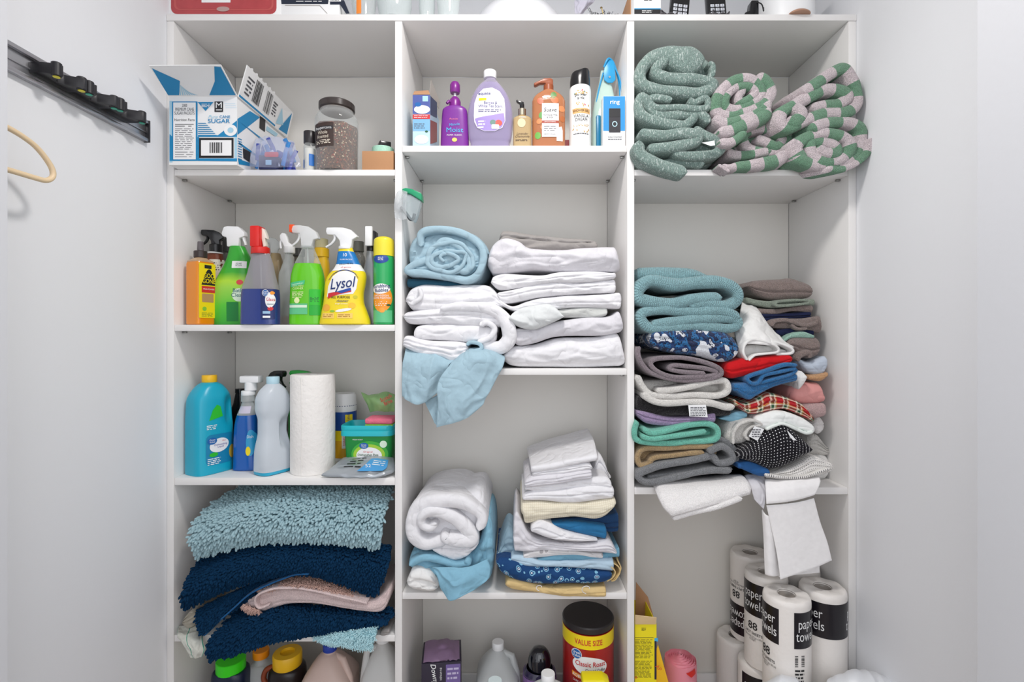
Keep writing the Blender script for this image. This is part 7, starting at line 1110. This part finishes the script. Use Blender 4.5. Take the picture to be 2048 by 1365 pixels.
SS('white folded sheet at the bottom of the right sheet stack', WS, (582, 955, 610, 925, 650, 900, 760, 892, 880, 858, 1000, 852, 1100, 848, 1195, 832, 1235, 940), (582, 968, 640, 1004, 750, 1012, 1000, 1012, 1240, 1008), .005, .26, grooves=[(-.75, .5)])
SS('white folded sheet second from bottom of right sheet stack', WG, (642, 850, 660, 808, 760, 810, 850, 775, 1000, 752, 1150, 742, 1200, 718, 1225, 780), (642, 872, 680, 897, 760, 885, 880, 850, 1100, 845, 1225, 825), .0, .26)
SS('pale bunched sheet bulge on the left of the stack middle', cloth('grey white cotton', '#dadddd'), (618, 750, 680, 702, 780, 680, 850, 682, 912, 740), (618, 762, 680, 800, 760, 812, 850, 778, 915, 748), -.02, .2, wr=.006)
SS('grey white folded sheet end in the middle of the stack', cloth('pale grey cotton', '#c9cbc8'), (870, 710, 1000, 700, 1130, 694, 1140, 702), (900, 752, 1020, 752, 1100, 748, 1140, 736), .01)
SS('white folded sheet above the bunched sheet bulge', WS, (570, 650, 640, 690, 720, 664, 800, 645, 950, 632, 1100, 630, 1185, 620), (590, 690, 650, 715, 720, 715, 880, 703, 1000, 698, 1215, 705), .0, .26, grooves=[(-.2, .5)])
SS('white folded sheet with pinched fold, fourth from top', WS, (560, 620, 640, 604, 760, 574, 880, 562, 1000, 568, 1100, 558, 1182, 548), (565, 645, 600, 676, 700, 662, 800, 645, 1000, 628, 1187, 620), .0, .26, grooves=[(.1, .6)])
SS('white folded sheet directly beneath the thick lilac white sheet', WS, (530, 560, 545, 535, 600, 520, 700, 525, 800, 530, 900, 512, 1050, 507, 1160, 515), (532, 572, 580, 605, 700, 592, 850, 572, 1060, 565, 1185, 545), .0, .26, grooves=[(0, .6)])
SS('thick lilac white folded sheet on top of right sheet stack', WG, (510, 440, 525, 385, 570, 338, 620, 328, 680, 348, 740, 386, 900, 388, 1000, 378, 1150, 377, 1190, 390, 1210, 480), (510, 492, 560, 520, 700, 506, 800, 502, 1000, 510, 1205, 512), -.005, .26, lump=.005)
heap('pillow_case', 'grey crumpled cloth lying behind on top of right stack', 'bed linen', GY, [('s', B(570, 325, 600, 293, 700, 305, 800, 318, 920, 332, 1010, 335, 1090, 350), B(600, 390, 700, 395, 900, 400, 1090, 390), .09, .17, dict(wr=.006, grooves=[.3]))])
# ===== column 2, third shelf
zone(1, SH[(1, 2)]); C = cvf(780, 840, .2784); C3 = cv3(780, 840, .2784)
heap('bed_sheet', 'white jersey sheet rolled up on the lower middle shelf', 'bed linen', WS, [('r', C(330, 745, 285, 780, 235, 760, 230, 705, 290, 670, 380, 685, 470, 735, 545, 800, 575, 870, 480, 880, 400, 860, 430, 830), 20, -.025, .2, dict(wob=.006, tprof=[.8, 1, 1.3, 1.6, 1])), ('r', C(640, 800, 650, 720, 600, 660, 480, 600, 310, 600, 210, 650, 160, 750, 170, 850, 240, 905, 330, 895, 400, 870), 20, -.02, .25, dict(wob=.006, tprof=[1, 1.3, 1.5, 1.5, 1.4, 1.2])), ('s', C(190, 600, 250, 540, 330, 495, 450, 492, 530, 514, 650, 487, 690, 560, 706, 660), C(170, 880, 300, 930, 450, 960, 600, 920, 700, 720), .012, .24, dict(wr=.008)), ('s', C(300, 900, 420, 870, 560, 880, 640, 860), C(310, 940, 440, 1005, 540, 990, 640, 900), -.01, .2, dict(wr=.005, grooves=[.2]))])
heap('bed_sheet', 'sky blue jersey sheet crumpled beneath the white rolled sheet', 'bed linen', LB2, [('s', C(130, 1070, 150, 960, 280, 975, 400, 1000, 560, 985, 640, 880, 690, 720, 740, 715, 748, 880), C(130, 1085, 250, 1090, 340, 1150, 450, 1195, 600, 1205, 742, 1150), .0, .25, dict(wr=.008, lump=.006, grooves=[(.1, .8), (-.35, .6)], wfreq=12)), ('d', C3([[(300, 1060, -.03), (420, 1060, -.04), (560, 1060, -.03), (700, 1000, -.01)], [(340, 1130, -.045), (430, 1140, -.05), (560, 1130, -.045), (720, 1080, -.02)], [(370, 1220, -.045), (440, 1230, -.05), (540, 1200, -.045), (700, 1150, -.03)], [(415, 1285, -.05), (440, 1302, -.055), (520, 1262, -.05), (600, 1215, -.04)]]), dict(th=.006, wr=.006, wf=(8, 6))), ('r', C(140, 1050, 250, 1010, 380, 1030, 480, 1060, 560, 1040, 540, 1010), 13, -.022, .2, dict(wob=.005))])
heap('pillow_case', 'small white crumpled cloth at the lower left corner', 'bed linen', WO, [('s', C(120, 1140, 160, 1075, 220, 1065, 300, 1100, 345, 1165), C(125, 1180, 150, 1225, 240, 1243, 345, 1240), -.025, .2, dict(wr=.007, grooves=[0]))])
def TS(label, m, top, bot, Y, dep=.22, nm='folded_cloth', **k): k.setdefault('wr', .003); return heap(nm, label, 'cloth', m, [('s', C(*top), C(*bot), Y, dep, k)], group='folded cloths in the right pile')
o = TS('tan cloth with white swirls at the bottom of the right pile', cloth('tan print cotton', '#d9bd86'), (828, 1160, 860, 1135, 960, 1150, 1100, 1190, 1300, 1195, 1550, 1190), (828, 1185, 900, 1215, 1050, 1232, 1250, 1262, 1552, 1266), -.008, .2, wr=.004)
def swl(cx, cy, k=1.0): c = [(cx+k*r*math.cos(a), cy-.7*k*r*math.sin(a)) for r, a in [(3+1.3*i, .5*i) for i in range(10)]]; p = np.array([np.array(P(x, y, -.0165))-np.array(o.location) for x, y in c]); V, Fs = tube_vf(catmull(p, 40), .0009, 5); return mk('printed_swirl', V, Fs, WS, o)
swl(780+1420*.2784, 840+1215*.2784, 1.0); swl(780+1080*.2784, 840+1205*.2784, .7)
heap('drawstring', 'gathered tan cords at the right end of the right pile', 'cord', cloth('tan print cotton', '#d9bd86'), [('r', C(1600, 1030, 1640, 1060, 1650, 1100, 1620, 1150, 1590, 1160), 2.5, .0, .05), ('r', C(1640, 1020, 1660, 1070, 1640, 1120, 1600, 1165), 2.5, -.004, .05), ('r', C(1590, 1060, 1620, 1100, 1600, 1140, 1560, 1165), 2.5, -.008, .05)])
FL = cloth('navy floral print', '#1f4a7c', 'sheet', 'floral', [(0, '#e6b0a0'), (.10, '#1f4a7c'), (.2, '#e9f0f4'), (.26, '#1c4575'), (.36, '#7fb4d0'), (.46, '#1b4272')], .62)
TS('navy cloth with light blue and coral paisley flowers', FL, (760, 1000, 800, 985, 900, 1000, 1000, 1040, 1200, 1062, 1400, 1075, 1595, 1085), (765, 1040, 830, 1115, 1000, 1168, 1250, 1182, 1500, 1172, 1595, 1135), -.012, .23)
TS('pale blue folded cloth lying on the navy paisley cloth', cloth('pale blue cotton', '#b3cbdc'), (862, 995, 890, 962, 1000, 975, 1100, 1005, 1300, 1008, 1600, 990), (880, 1010, 960, 1036, 1100, 1046, 1300, 1058, 1605, 1080), -.005, .23)
TS('mid blue folded cloth above the pale blue cloth', cloth('mid blue cotton', '#6fa0b8'), (1050, 990, 1200, 965, 1400, 958, 1560, 950, 1650, 915), (1060, 1005, 1300, 1005, 1500, 995, 1650, 985), .0, .22)
TS('white cloth with grey leaf print in the right pile', cloth('grey leaf print', '#dcdadb', 'sheet', 'floral', [(0, '#a9a6a8'), (.3, '#dcdadb')], .8), (955, 960, 1050, 932, 1200, 925, 1400, 945, 1530, 955), (965, 988, 1100, 980, 1250, 972, 1530, 990), -.003, .22)
TS('wide lilac white cloth draped unevenly in the right pile', WG, (885, 690, 915, 665, 960, 745, 1000, 815, 1100, 865, 1400, 885, 1560, 862, 1625, 930), (920, 942, 980, 947, 1100, 935, 1250, 938, 1400, 940, 1610, 952), -.008, .23, wr=.005, grooves=[(-.2, .7), (.3, .6)])
TS('frilly white cloth under the cream cloth', WS, (1010, 755, 1070, 718, 1150, 742, 1250, 795, 1400, 832, 1490, 856), (1030, 800, 1150, 848, 1300, 868, 1490, 862), -.012, .2, wr=.005, grooves=[(0, .6)])
TS('blue folded cloth wedged right of the frilly white cloth', cloth('strong blue cotton', '#2b6f9e'), (1120, 735, 1300, 728, 1450, 745, 1555, 760), (1200, 765, 1330, 805, 1420, 830, 1550, 856), .0, .2)
TS('navy folded cloths under the right end of the cream cloth', cloth('navy cotton', '#1e3d63'), (1130, 715, 1350, 700, 1500, 690, 1635, 665), (1140, 735, 1400, 745, 1550, 800, 1640, 800), .02, .2, grooves=[0, -.5])
TS('crumpled pale blue grey fabric left of the right pile', cloth('blue grey satin', '#8fa9b8'), (770, 960, 830, 800, 880, 800, 920, 900), (765, 975, 850, 1000, 925, 960), .03, .15, wr=.009, grooves=[-.4, 0, .4])
o = TS('cream woven cloth in the middle of the right pile', cloth('cream waffle weave', '#e6dfcb', 'sheet', 'grid', ['#d3c9b0'], .6), (940, 620, 955, 590, 1200, 592, 1400, 590, 1560, 572, 1622, 565), (955, 690, 980, 748, 1100, 722, 1300, 702, 1500, 712, 1625, 620), -.012, .23, grooves=[(-.5, .7), (-.75, .5)])
TS('white cloth just above the cream woven cloth', WS, (950, 540, 1000, 515, 1200, 500, 1450, 470, 1590, 480), (950, 576, 1100, 582, 1300, 592, 1610, 562), -.006, .22, grooves=[(.1, .6)])
TS('white napkins fanned in the upper right pile, lower', WS, (965, 470, 1040, 440, 1200, 440, 1440, 410, 1545, 410, 1590, 440), (985, 500, 1100, 520, 1300, 505, 1590, 488), .0, .22, grooves=[(0, .6)])
TS('white napkins fanned in the upper right pile, middle', WG, (965, 430, 1050, 392, 1200, 385, 1440, 350, 1450, 400), (970, 488, 1060, 480, 1250, 452, 1450, 420), -.008, .22, grooves=[(.2, .7), (-.4, .6)])
TS('white napkins fanned in the upper right pile, behind', WS, (1460, 330, 1500, 245, 1540, 300, 1575, 400), (1460, 410, 1520, 420, 1590, 430), .08, .17, grooves=[-.4, .3])
TS('white napkin with pleats just below the topmost white cloth', WS, (1020, 375, 1150, 340, 1300, 322, 1410, 305, 1452, 330), (1030, 400, 1200, 395, 1350, 370, 1452, 352), -.006, .22, grooves=[(0, .7)])
heap('folded_cloth', 'topmost white cloth lying tilted on the right pile', 'cloth', WS, [('d', C3([[(985, 205, .22), (1130, 150, .22), (1290, 105, .22), (1425, 68, .22)], [(1000, 280, .10), (1150, 230, .10), (1310, 190, .10), (1465, 150, .10)], [(1012, 345, .0), (1160, 320, .0), (1320, 290, .0), (1488, 255, .0)], [(1012, 372, .003), (1110, 368, .003), (1300, 320, .003), (1488, 285, .003)]]), dict(th=.010, wr=.001, rid=False))])
# ===== column 1, fourth shelf: mats
zone(0, SH[(0, 3)], SH[(0, 2)]-.0175); Fz = cvf(330, 950, .304); F3 = cv3(330, 950, .304)
def rug(name, label, rows, base, strand, count, ln, r, seed, th=.008, lean=(0, 0, -.6), nrow=None, jit=.3, hem=None, cat='bath mat', seg=6, wr=.0015):
    o = heap(name, label, cat, base, [('d', rows, dict(th=th, wr=wr, rid=False, seed=seed, nu=40, nv=60))]); l = np.array(o.location)
    V = interp_grid([[P(*q) for q in rr] for rr in rows], 50, 80); du = np.gradient(V, axis=0); dv = np.gradient(V, axis=1); n = np.cross(du, dv); n /= np.linalg.norm(n, axis=2)[..., None]
    if (n[..., 1].mean()-.2*n[..., 2].mean()) > 0: n = -n
    V = V+n*th*.4; V2 = clampc(V.reshape(-1, 3)).reshape(V.shape)-l; CL = CLAMP['top']
    pile('pile_strands', V2, n, strand, o, count, ln, r, seed, lean, seg, nrow, jit); return o
def chen(name, c, v=.25): return mat(name, c, .95, var=v, vscale=70, spec=.08)
NB1 = cloth('navy mat backing', '#0f2747'); NP = chen('navy chenille', '#0e304e', .35); LBB = cloth('grey blue mat backing', '#4d6b74'); LP = chen('light blue chenille', '#9fbcc4', .1)
rug('shag_mat', 'light blue chenille bath mat on top of the mat pile', F3([[(560, 60, .22), (850, 60, .22), (1200, 65, .22), (1500, 75, .22)], [(330, 200, .08), (750, 150, .06), (1150, 150, .06), (1480, 170, .07)], [(205, 330, .01), (600, 250, -.005), (1050, 270, -.005), (1440, 290, .005)], [(180, 430, -.015), (600, 350, -.025), (1050, 370, -.02), (1430, 390, -.005)], [(230, 520, .0), (620, 420, -.005), (1050, 415, -.005), (1415, 455, .005)]]), LBB, LP, 5200, .015, .0037, 3, lean=(-.1, -.1, -.4), nrow=44)
rug('shag_mat', 'navy chenille mat directly under the light blue mat', F3([[(250, 560, .04), (600, 440, .03), (1000, 430, .03), (1490, 470, .04)], [(165, 690, -.015), (560, 540, -.015), (1000, 500, -.01), (1475, 590, .0)], [(120, 800, -.035), (480, 650, -.03), (950, 585, -.02), (1420, 720, .0)], [(135, 855, -.015), (520, 690, -.01), (950, 625, -.005), (1390, 780, .01)]]), NB1, NP, 4400, .012, .0034, 5, lean=(-.15, -.1, -.3), nrow=20, jit=.22)
rug('shag_mat', 'folded corner of navy mat with blue hem at left', F3([[(240, 880, .0), (420, 790, .0), (620, 700, .01), (800, 640, .02)], [(225, 960, -.02), (330, 890, -.015), (480, 800, -.005), (650, 730, .01)], [(250, 1045, -.03), (310, 1000, -.025), (430, 890, -.01), (560, 790, .01)]]), NB1, NP, 1100, .011, .0032, 6, lean=(-.2, -.1, -.35), nrow=9, jit=.22)
o = heap('hem', 'x', 'x', cloth('bright navy hem', '#1c5688'), [('r', Fz(250, 1065, 310, 1015, 430, 900, 560, 790, 680, 725, 830, 668, 950, 655), 3.2, -.03, .02)]); o.parent = bpy.data.objects['shag_mat.002']; o.location = o.location-bpy.data.objects['shag_mat.002'].location; o.name = 'hem'
for k in ('label', 'category'):
    if k in o: del o[k]
PKC = cloth('pale pink mat backing', '#d9c4c2', 'terry', bump=.4); o = heap('pink_rug', 'pale pink rug folded between the navy mats', 'bath mat', PKC, [('s', Fz(510, 850, 590, 785, 730, 742, 900, 748, 1100, 785, 1330, 822, 1420, 790, 1485, 730), Fz(512, 862, 620, 905, 800, 852, 1000, 848, 1200, 882, 1300, 896, 1430, 896, 1485, 800), -.01, .22, dict(grooves=[(.55, .6), (-.45, .4)], wr=.002)), ('r', Fz(680, 860, 615, 880, 595, 830, 625, 785, 740, 750, 950, 765, 1150, 805, 1330, 845), 4, -.028, .1)])
V = interp_grid([[P(*q) for q in rr] for rr in F3([[(640, 730, .03), (900, 655, .03), (1150, 695, .03), (1350, 780, .03)], [(600, 770, -.015), (850, 725, -.02), (1100, 765, -.02), (1290, 825, -.012)]])], 30, 60); n = np.zeros_like(V); n[..., 1] = -.8; n[..., 2] = .5; pile('pink_pile', V-np.array(o.location), n, chen('pink brown pile', '#c8a79c', .15), o, 3200, .009, .0012, 8, (0, 0, -.4), 4, None, .6)
n2 = interp_grid([[P(*q) for q in rr] for rr in F3([[(520, 850, -.02), (560, 870, -.025), (620, 890, -.025)], [(520, 862, -.01), (560, 895, -.015), (640, 905, -.015)]])], 12, 20); n = np.zeros_like(n2); n[..., 1] = -.8; n[..., 0] = -.3; pile('pink_fringe', n2-np.array(o.location), n, chen('pink brown pile', '#c8a79c', .15), o, 420, .009, .0012, 9, (-.4, 0, -.4), 4, None, .6)
rug('shag_mat', 'lowest navy shag mat drooping over the shelf edge', F3([[(500, 880, .03), (800, 870, .03), (1150, 890, .03), (1510, 890, .03)], [(400, 1000, -.01), (700, 930, -.02), (1050, 935, -.01), (1495, 945, .0)], [(300, 1110, -.045), (520, 1050, -.045), (850, 975, -.03), (1300, 980, -.002)], [(315, 1200, -.05), (520, 1140, -.05), (780, 1050, -.035), (1050, 985, -.005)]]), NB1, NP, 3600, .014, .0032, 11, lean=(-.25, -.1, -.55), nrow=17, jit=.25)
AQ2 = cloth('aqua mat backing', '#8fc0cc', 'terry'); rug('fluffy_mat', 'pale aqua fluffy cloth sticking out at the shelf edge', F3([[(900, 1040, .03), (1050, 1000, .02), (1250, 1005, .02), (1400, 1000, .02)], [(960, 1060, -.01), (1100, 1055, -.02), (1250, 1050, -.03), (1395, 1040, -.03)], [(1090, 1090, -.02), (1190, 1115, -.03), (1290, 1135, -.03), (1365, 1135, -.03)]]), AQ2, chen('pale aqua pile', '#bfe3ea', .1), 3600, .008, .0011, 12, th=.012, lean=(0, -.1, -.3), jit=.6, seg=4, cat='cloth')
GS = cloth('white with green stripe', '#e3e4da', 'sheet', 'bands', [(0, '#e3e4da'), (.93, '#4fa890')], .3); heap('striped_cloth', 'white cloth with thin green stripes drooping at far left', 'cloth', GS, [('d', F3([[(90, 1010, .02), (140, 1000, .02), (210, 1000, .02), (240, 1040, .02)], [(80, 1040, -.01), (130, 1080, -.02), (200, 1090, -.025), (250, 1090, -.02)], [(120, 1110, -.02), (160, 1130, -.03), (210, 1150, -.03), (265, 1150, -.025)], [(180, 1180, -.025), (195, 1200, -.03), (215, 1205, -.03), (240, 1195, -.025)]]), dict(th=.006, wr=.004)), ])
heap('rag', 'crumpled beige cloth between the left panel and navy mats', 'cloth', cloth('beige grey cotton', '#b9b2a4'), [('s', Fz(110, 960, 160, 900, 210, 870), Fz(110, 990, 160, 1010, 215, 985), .0, .15, dict(wr=.008, grooves=[0, .5]))])
heap('rag', 'tiny grey crumpled cloth right of the aqua fluffy cloth', 'cloth', GY, [('s', Fz(1420, 1030, 1440, 1005, 1485, 1000), Fz(1422, 1045, 1445, 1054, 1485, 1030), .0, .06, dict(wr=.006))])
# white bags at the bottom right edge of the picture
CLAMP['rest'] = None; CLAMP['x'] = None; CLAMP['top'] = None
PB_ = mat('white plastic bag', '#e6e8ec', .35, sss=.1); heap('white_bag', 'white bag standing before the side panel, bottom right', 'bag', PB_, [('d', [[(1675, 1366, -.05), (1710, 1350, .0), (1745, 1352, -.02), (1800, 1372, -.05)], [(1655, 1368, -.10), (1700, 1352, -.12), (1745, 1354, -.12), (1825, 1385, -.12)], [(1640, 1460, -.14), (1690, 1450, -.16), (1760, 1450, -.16), (1850, 1470, -.14)], [(1610, 1720, -.14), (1690, 1725, -.16), (1760, 1725, -.16), (1840, 1720, -.14)]], dict(th=.003, wr=.004))])
heap('white_bag', 'tip of a white bag before the paper towel rolls', 'bag', PB_, [('d', [[(1535, 1366, -.05), (1560, 1355, -.05), (1585, 1358, -.05), (1605, 1368, -.05)], [(1525, 1380, -.11), (1560, 1362, -.12), (1590, 1366, -.12), (1612, 1385, -.11)], [(1520, 1440, -.13), (1560, 1440, -.14), (1590, 1440, -.14), (1612, 1440, -.13)], [(1520, 1755, -.10), (1560, 1760, -.11), (1590, 1760, -.11), (1612, 1755, -.10)]], dict(th=.003, wr=.003))])
# the trim built above belongs to the leafy napkin
tr = bpy.data.objects.get('trim'); nk = [o for o in bpy.data.objects if o.get('label', '').startswith('white napkin with green leafy')][0]
tr.location = tr.location-nk.location; tr.parent = nk
for k in ('label', 'category'):
    if k in tr: del tr[k]
tr.name = 'leafy_trim'

for o in bpy.data.objects:
    l = o.get('label')
    if not l or o.get('group'): continue
    if l.startswith('heather green towel'): o['group'] = 'heather green towels on the top right shelf'
    elif 'green striped towel' in l: o['group'] = 'green striped towels on the top right shelf'
    elif o.name.startswith('shag_mat'): o['group'] = 'chenille mats on the fourth left shelf'
    elif o.name.split('.')[0] in ('bath_towel', 'hand_towel', 'camouflage_towel', 'rolled_towel', 'black_towel') and o.location.x < .62: o['group'] = 'towels in the left towel stack'
    elif o.name.split('.')[0] == 'spray_bottle' and o.location.z > 1.18: o['group'] = 'spray bottles on the second left shelf'
    elif o.name.split('.')[0] in ('bath_towel', 'washcloth', 'napkin', 'towel', 'dish_cloth'): o['group'] = 'cloths in the right towel stack'
